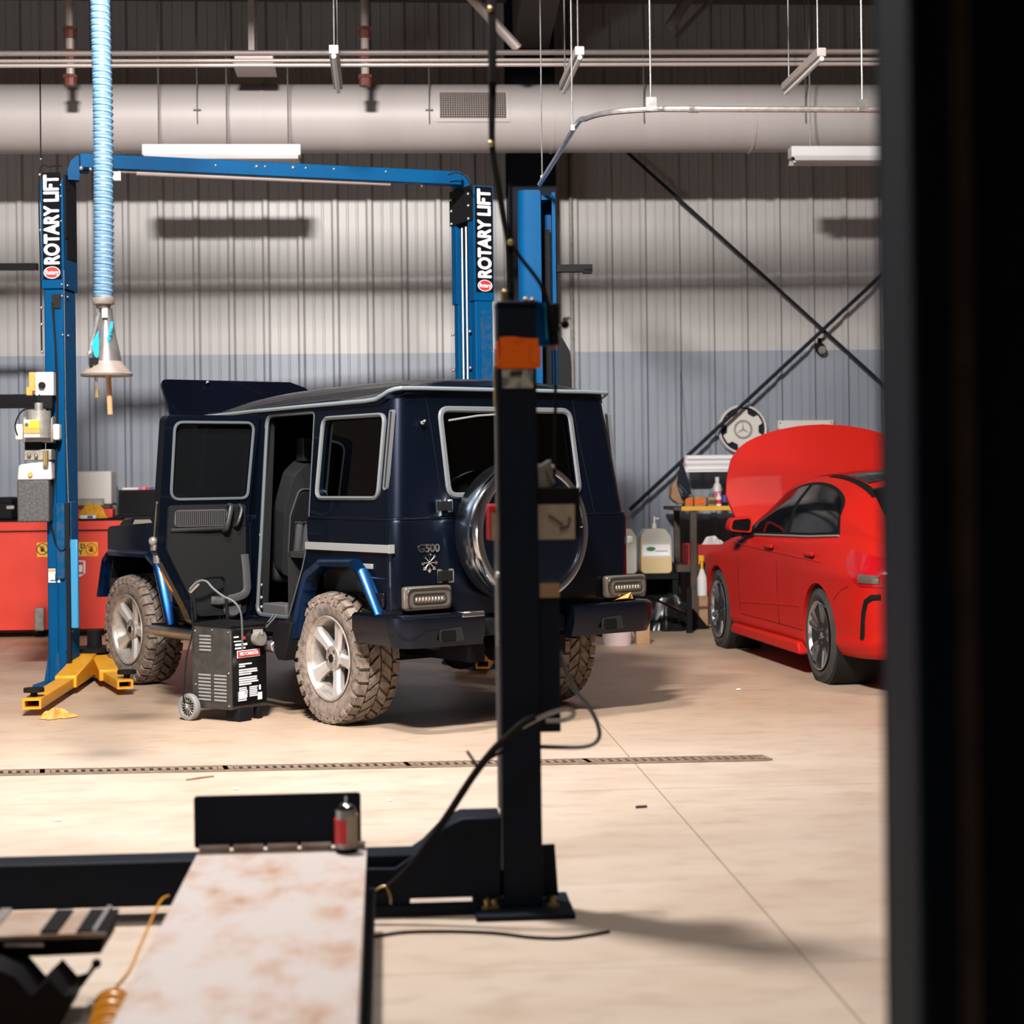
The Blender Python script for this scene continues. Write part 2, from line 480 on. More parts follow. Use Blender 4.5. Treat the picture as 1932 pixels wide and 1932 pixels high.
def obj(name, mb, m, parent=None, w=False, bevel=0.0, ang=35, seg=2, sub=0, label=None):
    me = bpy.data.meshes.new(name)
    vs = mb.v
    if w and parent is not None:
        inv = _world(parent).inverted()
        vs = [inv @ p for p in vs]
    me.from_pydata([tuple(p) for p in vs], [], mb.f)
    me.update()
    fix_normals(me)
    o = bpy.data.objects.new(name, me)
    COL.objects.link(o)
    if isinstance(m, str):
        m = M[m]
    me.materials.append(m)
    if parent is not None:
        o.parent = parent
    if bevel:
        b = o.modifiers.new('bevel', 'BEVEL')
        b.width = bevel; b.segments = seg; b.limit_method = 'ANGLE'; b.angle_limit = R_(40)
    if sub:
        b = o.modifiers.new('subsurf', 'SUBSURF')
        b.levels = b.render_levels = sub
    shade(me, ang)
    if label:
        o['label'] = label
    if name in SPLIT:
        split(o)
    return o


SPLIT = {'hanger_rod', 'body_crease', 'side_skirt', 'anchor_bolt', 'anchor_nut', 'bolt', 'lug_nut', 'spoke', 'caster', 'mount_bracket', 'wheel_housing',
         'lift_cable', 'coupling', 'hose_clip', 'screw', 'pillar_bolt', 'hinge_barrel', 'edge_strip', 'plate_edge', 'jumper_cable', 'pull_handle', 'seam_band', 'runway_side',
         'front_fender', 'tail_door_seam', 'underbody', 'floor_mat', 'door_card', 'dashboard', 'bar_bolt', 'pump_valve', 'front_foot', 'spoke_edge', 'wire', 'door_latch', 'rail_joint'}


def split(o):
    """each separate piece of a mesh becomes an object of its own (same name, own suffix)"""
    me = o.data
    n = len(me.vertices)
    par = list(range(n))

    def find(i):
        while par[i] != i:
            par[i] = par[par[i]]
            i = par[i]
        return i
    for e in me.edges:
        a, b = find(e.vertices[0]), find(e.vertices[1])
        if a != b:
            par[a] = b
    isl = {}
    for i in range(n):
        isl.setdefault(find(i), []).append(i)
    grp = []
    for vs in isl.values():
        c = [me.vertices[i].co for i in vs]
        lo = [min(q[k] for q in c) - .0015 for k in range(3)]
        hi = [max(q[k] for q in c) + .0015 for k in range(3)]
        hit = [g for g in grp if all(g[1][k] <= hi[k] and g[2][k] >= lo[k] for k in range(3))]
        for g in hit:
            grp.remove(g)
            vs = vs + g[0]
            lo = [min(lo[k], g[1][k]) for k in range(3)]
            hi = [max(hi[k], g[2][k]) for k in range(3)]
        grp.append((vs, lo, hi))
    if len(grp) < 2:
        return [o]
    out = []
    for k, (vs, _l, _h) in enumerate(grp):
        st = set(vs)
        mp = {v: i for i, v in enumerate(sorted(st))}
        fs = [tuple(mp[i] for i in p.vertices) for p in me.polygons if p.vertices[0] in st]
        m2 = bpy.data.meshes.new(o.name)
        m2.from_pydata([tuple(me.vertices[i].co) for i in sorted(st)], [], fs)
        m2.materials.append(me.materials[0])
        shade(m2, 40)
        c = o if k == 0 else o.copy()
        if k:
            COL.objects.link(c)
        out.append((c, m2))
    for c, m2 in out:
        c.data = m2
    return [c for c, _m in out]


def fix_normals(me):
    import bmesh
    bm = bmesh.new()
    bm.from_mesh(me)
    bmesh.ops.recalc_face_normals(bm, faces=bm.faces)
    bm.to_mesh(me)
    bm.free()


def shade(me, ang):
    me.polygons.foreach_set('use_smooth', [True] * len(me.polygons))
    me.set_sharp_from_angle(angle=R_(ang))


def thing(name, label, cat, loc=(0, 0, 0), rz=0.0, group=None):
    o = bpy.data.objects.new(name, None)
    o.empty_display_size = 0.1
    COL.objects.link(o)
    o.location = loc
    o.rotation_euler = (0, 0, rz)
    tag(o, label, cat, group)
    return o


def tag(o, label, cat, group=None, kind=None):
    o['label'] = label
    o['category'] = cat
    if group:
        o['group'] = group
    if kind:
        o['kind'] = kind
    return o


def struct(o, label, cat):
    return tag(o, label, cat, None, 'structure')


def copy_thing(o, label=None, parent=None):
    c = o.copy()
    COL.objects.link(c)
    if parent is not None:
        c.parent = parent
    if label:
        c['label'] = label
    for ch in list(o.children):
        copy_thing(ch, None, c)
    return c


def text(body, size, m, parent, org, xdir, ydir, name='lettering', depth=0.002, bold=0.0, align='CENTER', sx=1.0, w=True, fat=0.0):
    cu = bpy.data.curves.new('text', 'FONT')
    cu.body = body
    cu.size = size
    cu.extrude = depth / 2
    cu.offset = bold
    cu.align_x = align
    cu.align_y = 'CENTER'
    to = bpy.data.objects.new('text', cu)
    COL.objects.link(to)
    dg = bpy.context.evaluated_depsgraph_get()
    me = bpy.data.meshes.new_from_object(to.evaluated_get(dg))
    if fat:
        v0 = [v.co.copy() for v in me.vertices]
        f0 = [tuple(p.vertices) for p in me.polygons]
        vs, fs = [], []
        for k in range(9):
            s = Vector((0, 0, 0)) if k == 8 else Vector((fat * math.cos(k * PI / 4), fat * math.sin(k * PI / 4), -.00004 * (k + 1)))
            fs += [tuple(i + len(vs) for i in f) for f in f0]
            vs += [v + s for v in v0]
        me.clear_geometry()
        me.from_pydata([tuple(v) for v in vs], [], fs)
    x, y = Vector(xdir).normalized(), Vector(ydir).normalized()
    z = x.cross(y)
    mt = Matrix((( x.x * sx, y.x, z.x, org[0]), (x.y * sx, y.y, z.y, org[1]), (x.z * sx, y.z, z.z, org[2]), (0, 0, 0, 1)))
    if w and parent is not None:
        mt = _world(parent).inverted() @ mt
    me.transform(mt)
    bpy.data.objects.remove(to)
    bpy.data.curves.remove(cu)
    o = bpy.data.objects.new(name, me)
    COL.objects.link(o)
    me.materials.clear()
    me.materials.append(M[m])
    if parent is not None:
        o.parent = parent
    return o


def boolean(o, cutters):
    for c in cutters:
        md = o.modifiers.new('cut', 'BOOLEAN')
        md.operation = 'DIFFERENCE'
        md.object = c
        md.solver = 'EXACT'
    dg = bpy.context.evaluated_depsgraph_get()
    dg.update()
    me = bpy.data.meshes.new_from_object(o.evaluated_get(dg))
    o.modifiers.clear()
    old = o.data
    o.data = me
    bpy.data.meshes.remove(old)
    for c in cutters:
        bpy.data.objects.remove(c)
    shade(me, 30)
    return o


def tmp(mb, parent=None):
    me = bpy.data.meshes.new('cutter')
    me.from_pydata([tuple(p) for p in mb.v], [], mb.f)
    fix_normals(me)
    o = bpy.data.objects.new('cutter', me)
    COL.objects.link(o)
    if parent is not None:
        o.parent = parent
    return o


def lerp(a, b, t):
    return a + (b - a) * t


def interp(xs, ys, x):
    if x <= xs[0]:
        return ys[0]
    for i in range(len(xs) - 1):
        if x <= xs[i + 1]:
            return lerp(ys[i], ys[i + 1], (x - xs[i]) / (xs[i + 1] - xs[i]))
    return ys[-1]


YW = 18.5    # face of the back wall

# ------------------------------------------------------------------ the setting
def wall_profile(x0, x1, pitch=0.352, off=0.0):
    """ribbed metal panel: one high rib and two low ribs per pitch; returns [(x, depth towards the room)]"""
    pts = []
    k0 = math.floor((x0 - off) / pitch)
    k1 = math.ceil((x1 - off) / pitch)
    for k in range(k0, k1 + 1):
        b = off + k * pitch
        pts += [(b - .042, 0), (b - .018, .034), (b + .018, .034), (b + .042, 0)]
        for c in (b + pitch * .36, b + pitch * .64):
            pts += [(c - .014, 0), (c - .006, .008), (c + .006, .008), (c + .014, 0)]
    return [p for p in pts if x0 <= p[0] <= x1]


def ribbed(x0, x1, z0, z1, yw, off):
    pr = wall_profile(x0, x1, off=off)
    mb = MB()
    vs = [(x, yw - d, z0) for x, d in pr] + [(x, yw - d, z1) for x, d in pr]
    n = len(pr)
    vs += [(pr[0][0], yw + .12, z0), (pr[-1][0], yw + .12, z0), (pr[0][0], yw + .12, z1), (pr[-1][0], yw + .12, z1)]
    fs = [(i, i + 1, n + i + 1, n + i) for i in range(n - 1)]
    a = 2 * n
    fs += [(a, a + 2, a + 3, a + 1), (0, n, a + 2, a), (n - 1, a + 1, a + 3, 2 * n - 1)]
    fs += [tuple(range(n, 2 * n)) + (a + 3, a + 2), tuple(reversed(range(n))) + (a, a + 1)]
    return mb.add(vs, fs)


ZW = 2.752
OFF = P(1277, 500, YW).x % 0.352
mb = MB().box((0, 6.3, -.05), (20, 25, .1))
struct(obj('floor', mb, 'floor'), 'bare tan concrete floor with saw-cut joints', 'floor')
wb = obj('wall_back', ribbed(-9.8, 9.8, ZW, 7.6, YW, OFF), 'wall', ang=20)
struct(wb, 'cream ribbed metal upper back wall of the garage', 'wall')
wl = obj('wall_back_lower', ribbed(-9.8, 9.8, 0, ZW, YW, OFF), 'wainscot', ang=20)
struct(wl, 'blue-grey painted lower band of the ribbed back wall', 'wall')
struct(obj('wall_left', MB().box((-9.9, 6.3, 3.9), (.2, 24.8, 7.8)), 'plain_wall'), 'plain metal left side wall of the garage', 'wall')
struct(obj('wall_right', MB().box((9.9, 6.3, 3.9), (.2, 24.8, 7.8)), 'plain_wall'), 'plain metal right side wall of the garage', 'wall')
struct(obj('wall_front', MB().box((0, -6.1, 3.9), (20, .2, 7.8)), 'plain_wall'), 'plain wall behind the viewer with the bay doors', 'wall')
mb = MB().hexa([(-9.9, -6.1, 8.2), (9.9, -6.1, 8.2), (9.9, 18.6, 7.3), (-9.9, 18.6, 7.3),
                (-9.9, -6.1, 8.4), (9.9, -6.1, 8.4), (9.9, 18.6, 7.5), (-9.9, 18.6, 7.5)])
struct(obj('ceiling', mb, 'ceiling'), 'dark sloping metal ceiling high over the bays', 'ceiling')


def zroof(y):
    return lerp(8.2, 7.3, (y + 6.1) / 24.7)


for i, (yy, zc, hh) in enumerate([(18.25, 6.42, .26), (17.1, 6.32, .20), (15.9, 6.1, .09)]):
    mb = MB().box((0, yy, zc), (19.6, .07, hh)).box((0, yy - .05, zc - hh / 2 + .012), (19.6, .12, .02))
    mb.box((0, yy, (zc + zroof(yy)) / 2), (.1, .06, zroof(yy) - zc))
    struct(obj('trim_%d' % (i + 1), mb, 'purlin'),
           ['grey eave girt along the top of the back wall', 'grey roof purlin in front of the eave girt', 'thin grey purlin highest at the frame top'][i], 'purlin')

# the building's own steel frame: column by the back wall and its rafter
a, b = P(958, 400, 18.2), P(1047, 400, 18.2)
xc, wc = (a.x + b.x) / 2, (b.x - a.x)
mb = MB().box((xc, 18.05, 3.6), (wc, .03, 7.2)).box((xc, 18.41, 3.6), (wc, .03, 7.2)).box((xc, 18.23, 3.6), (.03, .36, 7.2))
struct(obj('wall_column', mb, 'frame_steel'), 'dark steel building column against the back wall', 'column')
mb = MB()
p0, p1 = P(1000, 130, 17.9), Vector((xc + .12, 7.0, 7.6))
mb.hexa([(xc - .18, 18.2, 5.75), (xc + .18, 18.2, 5.75), (xc + .18, 18.2, 6.9), (xc - .18, 18.2, 6.9),
         (xc - .18, 6.0, 7.35), (xc + .18, 6.0, 7.35), (xc + .18, 6.0, 7.7), (xc - .18, 6.0, 7.7)])
struct(obj('roof_beam', mb, 'purlin'), 'grey steel rafter running from the building column towards the viewer', 'beam')

# unseen header beam and tube, added to shade the back wall
mb = MB().box((0, 8.1, 6.86), (19.6, .06, 1.5)).box((0, 8.1, 6.12), (19.6, .3, .04))
hb_ = MB().cyl((-9.7, 9.0, 5.47), (9.7, 9.0, 5.47), .075, 16)
for x_ in (-7, -3.5, 0, 3.5, 7):
    hb_.cyl((x_, 9.0, 5.5), (x_, 9.0, 7.6), .012, 6)
struct(obj('added_shade_tube', hb_, 'purlin'), 'long unseen tube added overhead to shade a band of the back wall', 'added tube')
struct(obj('roof_beam', mb, 'purlin'), 'deep unseen steel beam added above the bays to cut lamp light', 'beam')
# wall bracing rods
for nm, a, b, r, lb in [('brace_rod', P(1180, 284, 18.36), P(1660, 719, 18.36), .017, 'thin dark brace rod sloping down to the right across the back wall'),
                        ('brace_rod', P(1660, 522, 18.28), P(1188, 962, 18.28), .020, 'dark brace rod rising to the right past the white wheel cover')]:
    d = (b - a) * .35
    tag(obj(nm, MB().cyl(a - d * (1 if a.z > b.z and a.x < b.x else .7), b + d * (.8 if a.x < b.x else 0), r, 8), 'frame_steel'), lb, 'brace rod', 'crossed wall brace rods')
# roof brace tube, angles
p = [(P(884, -10, 15.8), P(978, 92, 15.8), .045, 'pale tube brace slanting down across the roof steel')]
for a, b, r, lb in p:
    tag(obj('roof_brace', MB().cyl(a + (a - b) * .8, b, r, 10), 'pipe'), lb, 'roof brace')
for a, b, r, lb in [(P(1300, -5, 16.2), P(1263, 52, 16.2), .05, 'thick roof brace stub above the curtain track'),
                    (P(1345, -5, 16.6), P(1275, 72, 16.6), .022, 'thin slanting roof brace beside the thick brace stub')]:
    tag(obj('roof_brace', MB().cyl(a + (a - b) * 1.2, b, r, 8), 'purlin'), lb, 'roof brace')

# ------------------------------------------------------------------ trench drain
dr = thing('trench_drain', 'long narrow slotted grate drain crossing the concrete floor', 'drain', (0, 9.23, 0))
x0, x1 = -3.6, FL(1445, 1432).x
yd = lambda x: 9.232 - .0256 * (x - 0)
mb = MB()
mb.hexa([(x0, yd(x0) - .072, .001), (x1, yd(x1) - .072, .001), (x1, yd(x1) + .072, .001), (x0, yd(x0) + .072, .001),
         (x0, yd(x0) - .072, .003), (x1, yd(x1) - .072, .003), (x1, yd(x1) + .072, .003), (x0, yd(x0) + .072, .003)])
obj('channel', mb, 'dark_hole', dr, w=True)
M['grate'] = mat('worn_drain_grate', (0.30, 0.215, 0.16), 0.6, .2, col2=(.22, .16, .12), scale=12)
nsec = 6
for i in range(nsec):
    a, b = lerp(x0, x1, i / nsec), lerp(x0, x1, (i + 1) / nsec) - .001
    mb = MB()
    for sgn in (-1, 1):
        mb.box(((a + b) / 2, yd((a + b) / 2) + sgn * .064, .006), (b - a, .022, .008), rz=-.0256)
    ns = int((b - a) / .042)
    for k in range(ns + 1):
        x = lerp(a + .012, b - .012, k / ns)
        mb.box((x, yd(x), .006), (.022 if k not in (0, ns) else .05, .128, .008), rz=.18)
    obj('grate', mb, 'grate', dr, w=True)

# ------------------------------------------------------------------ overhead: duct, pipes, lamps
YD, RD = 17.0, .318
zd = P(800, 224.5, YD).z
du = thing('air_duct', 'big round grey ventilation duct hung along the back wall', 'duct', (0, YD, zd))
mb = MB()
mb.path([(-9.6, YD, zd - .02), (0, YD, zd), (9.6, YD, zd + .02)], RD, 48)
obj('duct_body', mb, 'duct', du, w=True)
sm = MB()
for x in [-8.2, -5.9, -3.6, -1.1, 1.6, 3.5, 5.9, 8.2]:
    sm.path([(x - .012, YD, zd), (x + .012, YD, zd)], RD + .006, 48)
obj('seam_band', sm, 'duct', du, w=True)
# register grille set into the front of the duct
gx0, gx1 = P(830, 207, YD - RD).x, P(955, 207, YD - RD).x
th0, th1 = R_(-10), R_(34)


def on_duct(x, th, k=0.0):
    return Vector((x, YD - (RD + k) * math.cos(th), zd + (RD + k) * math.sin(th)))


gr = MB()
t0, t1 = R_(-9.5), R_(36)
for (u0, u1, v0, v1) in [(gx0 - .035, gx1 + .035, t1, t1 + .11), (gx0 - .035, gx1 + .035, t0 - .11, t0), (gx0 - .035, gx0, t0, t1), (gx1, gx1 + .035, t0, t1)]:
    gr.grid(lambda u, v: on_duct(lerp(u0, u1, u), lerp(v0, v1, v), .012), 6, 6)
rg = obj('register', gr, 'duct', du, w=True)
bk = MB().grid(lambda u, v: on_duct(lerp(gx0, gx1, u), lerp(t0, t1, v), .004), 4, 10)
obj('register_opening', bk, 'dark_hole', rg, w=True)
gm = MB()
for i in range(29):
    x = lerp(gx0, gx1, i / 28)
    gm.path([on_duct(x, lerp(t0, t1, j / 8), .010) for j in range(9)], .0035, 4)
for j in range(13):
    th = lerp(t0, t1, j / 12)
    gm.path([on_duct(gx0, th, .011), on_duct(gx1, th, .011)], .0035, 4)
obj('grille', gm, 'pipe', rg, w=True)
hg = MB()
for px_ in (372, 810, 1215, 1520):
    p = P(px_, 207, YD - RD - .02)
    hg.cyl((p.x, YD - RD - .02, p.z - .12), (p.x, YD - RD - .02, zroof(YD) - .01), .006, 6)
    hg.box((p.x, YD - RD - .02, p.z), (.07, .012, .012))
obj('hanger_rod', hg, 'purlin', du, w=True)

for (py, r, lb, nm) in [(97.5, .021, 'uppermost of the three long grey pipes above the duct', 'overhead_pipe'),
                        (112.0, .0145, 'middle of the three long grey pipes above the duct', 'overhead_pipe'),
                        (120.8, .0155, 'lowest of the three long grey pipes above the duct', 'overhead_pipe')]:
    a, b = P(0, py + 3.5, 13.2), P(1640, py, 13.2)
    d = b - a
    tag(obj(nm, MB().cyl(a - d * .7, b + d * .45, r, 10), 'pipe'), lb, 'pipe', 'long pipes above the duct')


def strip_lamp(x, y, z, length, along_x, label, wire_px=(), white='white_enamel', tilt=0.0):
    """shop strip lamp: tray, reflector wings, tube and two hanger wires; z is the underside"""
    t = thing('strip_light', label, 'lamp', (x, y, z), tilt if along_x else PI / 2 + tilt, 'hanging strip lights')
    h, w = .09, .17
    mb = MB()
    pr = [(-w, 0), (-w, .012), (-.07, h), (.07, h), (w, .012), (w, 0), (.06, .06), (-.06, .06)]
    mb.prism(pr, [], -length / 2, length / 2, lambda a, b, c: (c, a, b))
    obj('reflector', mb, white, t)
    for s in (-.09, .09):
        obj('fluorescent_tube', MB().cyl((-length / 2 + .03, s, .03), (length / 2 - .03, s, .03), .016, 8), 'tube_glass', t)
    for s in (-1, 1):
        obj('end_cap', MB().prism(pr, [], s * length / 2, s * (length / 2 + .008), lambda a, b, c: (c, a, b)), 'galv', t)
    for s in (-.36, .36):
        obj('hanger_wire', MB().cyl((s * length, 0, h), (s * length, 0, zroof(y) - z), .0045, 6), 'pipe', t)
    return t


def box_lamp(a, b, Y, hgt, label, wires):
    """slim box lamp seen side on"""
    c = (a + b) / 2
    L = (b - a).length
    t = thing('strip_light', label, 'lamp', (c.x, c.y, c.z), math.atan2(b.y - a.y, b.x - a.x), 'hanging strip lights')
    hb = obj('housing', MB().box((0, 0, hgt / 2), (L, .16, hgt)), 'white_enamel', t, bevel=.008)
    pr = [(-.15, -.045), (-.13, -.045), (-.08, 0), (.08, 0), (.13, -.045), (.15, -.045), (.085, .012), (-.085, .012)]
    obj('reflector', MB().prism(pr, [], -L / 2 + .02, L / 2 - .02, lambda p, q, r: (r, p, q)), 'white_enamel', t)
    for s in (-.045, .045):
        obj('fluorescent_tube', MB().cyl((-L / 2 + .04, s, -.02), (L / 2 - .04, s, -.02), .013, 8), 'tube_glass', t)
    for s in wires:
        obj('hanger_wire', MB().cyl((s * L, 0, hgt), (s * L, 0, zroof(Y) - c.z), .006, 6), 'galv', t)
    return t


YL = 16.35
box_lamp(P(270, 297, YL), P(568, 294, YL), YL, .10, 'white strip light hanging above the blue lift crossbeam', (-.4, .03, .42))
box_lamp(P(1490, 300, YL), P(1790, 297, YL), YL, .10, 'white strip light hanging beside the near blue column at right', (-.37, .4))
for (pa, pb, Y, L, lb, tl) in [((482, 130), None, 16.3, .9, 'small strip light hung end-on above the grey pipes, with a wide flat pole', 0.0),
                               ((634, 138), None, 12.5, 1.1, 'dim strip light hung end-on, second from the hose', 0.0),
                               ((1078, 140), None, 12.5, 1.1, 'dim strip light hung end-on beside the dark building column', 0.0),
                               ((1515, 142), None, 12.5, 1.1, 'dim strip light hung end-on near the right lift column', 0.0)]:
    p = P(pa[0], pa[1], Y)
    if L < 1:
        t = thing('strip_light', lb, 'lamp', (p.x, p.y, p.z), 0, 'hanging strip lights')
        obj('housing', MB().box((0, 0, .06), (.345, .4, .075)), 'pipe', t, bevel=.006)
        obj('reflector', MB().prism([(-.175, 0), (-.18, -.02), (.18, -.02), (.175, 0), (.1, .03), (-.1, .03)], [], -.24, .24, lambda a, b, c: (a, c, b)), 'pipe', t)
        obj('hanger_pole', MB().box((-.04, .1, 1.0), (.055, .03, 1.9)), 'pipe', t)
        obj('hanger_wire', MB().cyl((.02, -.1, .09), (.02, -.1, zroof(Y) - p.z), .006, 6), 'galv', t)
    else:
        t = thing('strip_light', lb, 'lamp', (p.x, p.y, p.z), tl, 'hanging strip lights')
        obj('housing', MB().box((0, 0, .035), (.064, L, .06)), 'pipe', t, bevel=.006)
        obj('fluorescent_tube', MB().cyl((0, -L / 2, -.01), (0, L / 2, -.01), .016, 8), 'tube_glass', t)
        for s in (-.4, .4):
            obj('hanger_wire', MB().cyl((0, s * L, .07), (0, s * L, zroof(Y + s * L) - p.z), .0055, 6), 'galv', t)

for px_, lb in [(133, 'grey sprinkler drop pipe with rust-red couplings behind the pale blue hose'), (689, 'grey sprinkler drop pipe with rust-red couplings left of the register')]:
    Y = 16.0
    p = P(px_, 150, Y)
    top = zroof(Y)
    t = thing('sprinkler_pipe', lb, 'pipe', (p.x, Y, p.z), 0, 'sprinkler drop pipes')
    obj('drop_pipe', MB().cyl((0, 0, 0), (0, 0, top - p.z), .036, 10), 'pipe', t)
    for py in (62, 105, 152):
        z = P(px_, py, Y).z - p.z
        obj('coupling', MB().cyl((0, 0, z - .05), (0, 0, z + .05), .055, 10).cyl((0, 0, z + .02), (0, 0, z + .045), .068, 6), 'red_fitting', t)

# sliding curtain track with hanger rods
ct = thing('curtain_track', 'curved galvanised curtain track hung right of the dark building column', 'curtain track', (1.6, 10.5, 3.6))
z_t = P(1640, 206, 10.5).z
far = P(1018, 348, 12.4)
pts = []
e1 = P(1090, 232, 10.75)
r2 = [P(1240, 206, 10.2), P(1300, 206, 10.1), P(1640, 207, 10.0), P(1850, 208, 10.0)]
pts = [Vector((far.x, far.y, far.z)), lerp(far, e1, .5), e1] + [P(1106, 224, 10.55), P(1130, 216, 10.42), P(1170, 210, 10.3)] + r2
obj('rail', MB().path(smooth_path(pts, 5), .0165, 8), 'galv', ct, w=True)
obj('rail_joint', MB().cyl(P(1299, 206, 10.1), P(1318, 206, 10.1), .021, 8), 'galv', ct, w=True)
for (a_, b_, Y, brk) in [(1080, 244, 10.8, .012), (1228, 203, 10.22, .03), (1627, 205, 10.0, .026), (1023, 338, 12.3, .012), (1033, 100, 12.0, 0)]:
    if brk == 0:
        continue
    p = P(a_, b_, Y)
    hr = obj('hanger_rod', MB().cyl(p, (p.x, p.y, zroof(Y)), .005, 6), 'galv', ct, w=True)
    obj('hanger_bracket', MB().box(p + Vector((0, 0, brk * .6)), (brk * 2, .04, brk * 2.6)), 'galv', hr, w=True)

# ------------------------------------------------------------------ two-post lift with the signs
DL, DR = 13.0, 13.85
ZT = 3.715


def column_frame(p, phi):
    return Matrix.Translation((p.x, p.y, 0)) @ Matrix.Rotation(phi, 4, 'Z')


lift = thing('two_post_lift', 'blue two-post car lift with a crossbeam over the dark blue off-roader', 'car lift', D_(110, 1292, DL) * 1.0)
lift.location.z = 0
# left column: front face left edge at px 78, corner px 118, side face to px 144
pl = D_(118, 430, DL)
CWL = (D_(118, 430, DL) - D_(80, 430, DL)).length
phiL = -CAM_YAW - R_(4)
ML = column_frame(pl, phiL)     # origin = front/right corner; -x along the front, +y depth
dep = .29


def tr(Mx, mb):
    mb.v = [Mx @ Vector(p) for p in mb.v]
    return mb


lower = MB()
w = CWL
zs = D_(100, 545, DL).z            # underside of the sign section
# main tower: C-section below, sign box above
lower.box((-w / 2, dep / 2, zs / 2), (w, dep, zs))
cl = obj('column', tr(ML, lower), 'lift_blue', lift, w=True, bevel=.012)
up = MB().box((-w / 2, dep / 2, (zs + ZT - .06) / 2), (w + .022, dep + .03, ZT - .06 - zs))
obj('column_extension', tr(ML, up), 'lift_blue', cl, w=True, bevel=.006)
up = MB().box((.012, dep * .55, ZT - .32), (.012, dep * .8, .6)).box((.014, .06, ZT - .25), (.014, .09, .46))
obj('top_plate', tr(ML, up), 'black_metal', cl, w=True)
# recess on the front face of the lower part, with a hose inside
rc = MB().box((-w * .35, -.004, zs - .09), (w * .42, .02, .10))
obj('recess', tr(ML, rc), 'dark_hole', cl, w=True)
rb = MB().box((-w * .5, -.006, (zs + .2) / 2), (w * .10, .014, zs - .3)).box((-.006, -.006, (zs + .2) / 2), (.014, .014, zs - .3))
obj('edge_rib', tr(ML, rb), 'lift_blue', cl, w=True)
bl = MB()
for z in (ZT - .1, ZT - .18, ZT - .36, ZT - .9, ZT - 1.18, zs + .03):
    for (x, y) in ((-.005, -.016), (.012, .06)):
        bl.ball((x, y, z), .010, 6)
for z in (ZT - .02, ZT - .42, ZT - .98, ZT - 1.1, ZT - 1.3, ZT - 1.6, ZT - 1.75):
    bl.ball((-w - .015, -.005, z), .012, 6)
obj('bolt', tr(ML, bl), 'galv', cl, w=True)
sg = MB().box((-w / 2, -.020, (ZT - .01 + zs + .07) / 2), (w * .92, .010, ZT - .01 - zs - .07))
sign = obj('sign', tr(ML, sg), 'black_sign', lift, w=True)
fx = (ML.to_3x3() @ Vector((1, 0, 0)))
fn = (ML.to_3x3() @ Vector((0, -1, 0)))


def sign_text(Mx, wid, parent, zlo, zhi, y=-.026):
    org = Mx @ Vector((-wid / 2 + .006, y, (zlo + .08 + zhi) / 2))
    xd = Vector((0, 0, 1))
    yd_ = -(Mx.to_3x3() @ Vector((1, 0, 0)))
    t = text('ROTARY LIFT', .150, 'white_print', parent, org, xd, yd_, depth=.003, fat=.0062, sx=1.0)
    xs = [v.co for v in t.data.vertices]
    # scale along z to the wanted length
    inv = _world(parent).inverted()
    zz_ = [(_world(parent) @ c).z for c in xs]
    h = max(zz_) - min(zz_)
    k = (zhi - .02 - (zlo + .10)) / h
    mid = (max(zz_) + min(zz_)) / 2
    for c in t.data.vertices:
        wv = _world(parent) @ c.co
        wv.z = (wv.z - mid) * k + mid
        c.co = inv @ wv
    lg = MB().prism(circ(0, 0, wid * .40, 28, .042), [], 0, .006, lambda a, b, c: Mx @ Vector((-wid / 2 + a, y + .004 - c, zlo + .045 + b)))
    lo = obj('logo', lg, 'red_print', parent, w=True)
    rg_ = MB().path([Mx @ Vector((-wid / 2 + p[0], y - .003, zlo + .045 + p[1])) for p in circ(0, 0, wid * .40, 28, .042)], .003, 5, closed=True)
    obj('logo_rim', rg_, 'white_print', parent, w=True)
    text('Rotary', .044, 'white_print', parent, Mx @ Vector((-wid / 2, y - .004, zlo + .045)), Mx.to_3x3() @ Vector((1, 0, .0)), (0, 0, 1), name='logo_lettering', bold=.0006, sx=.8)


sign_text(ML, w, sign, zs + .07, ZT - .01)
# base, foot plate
bp = MB().box((-w / 2, dep / 2 - .02, .012), (w + .16, dep + .18, .024))
obj('base_plate', tr(ML, bp), 'lift_blue_dusty', lift, w=True)
gs = MB().prism([(-w - .06, .02), (-w, .02), (-w, .35)], [], .08, .1, lambda a, b, c: ML @ Vector((a, c, b)))
gs.prism([(-w * .7, .02), (-w * .3, .02), (-w * .5, .35)], [], -.01, -.004, lambda a, b, c: ML @ Vector((a, c, b)))
obj('gusset', gs, 'lift_blue_dusty', lift, w=True)
# carriage wrapping the column low down, with the light-blue release bar
cg = MB().box((.018, .07, .86), (.036, .14, .95)).box((-w * .25, -.02, 1.05), (w * .45, .03, .55))
obj('carriage', tr(ML, cg), 'lift_blue_dusty', lift, w=True, bevel=.01)
rbx = MB().box((.06, -.01, .74), (.055, .03, .64))
obj('release_bar', tr(ML, rbx), 'pale_blue', lift, w=True, bevel=.008)
ch = MB().box((.018, -.02, .75), (.028, .03, 1.15))
obj('chain_cover', tr(ML, ch), 'rubber', lift, w=True)
lb_ = MB().box((-w * .62, -.008, .80), (.085, .004, .10))
o_ = obj('warning_label', tr(ML, lb_), 'white_print', lift, w=True)
obj('label_stripe', tr(ML, MB().box((-w * .62, -.011, .838), (.083, .003, .018))), 'orange_plastic', o_, w=True)
obj('label_print', tr(ML, MB().box((-w * .5, -.011, .79), (.022, .003, .05)).box((-w * .7, -.011, .765), (.04, .003, .008))), 'black_print', o_, w=True)
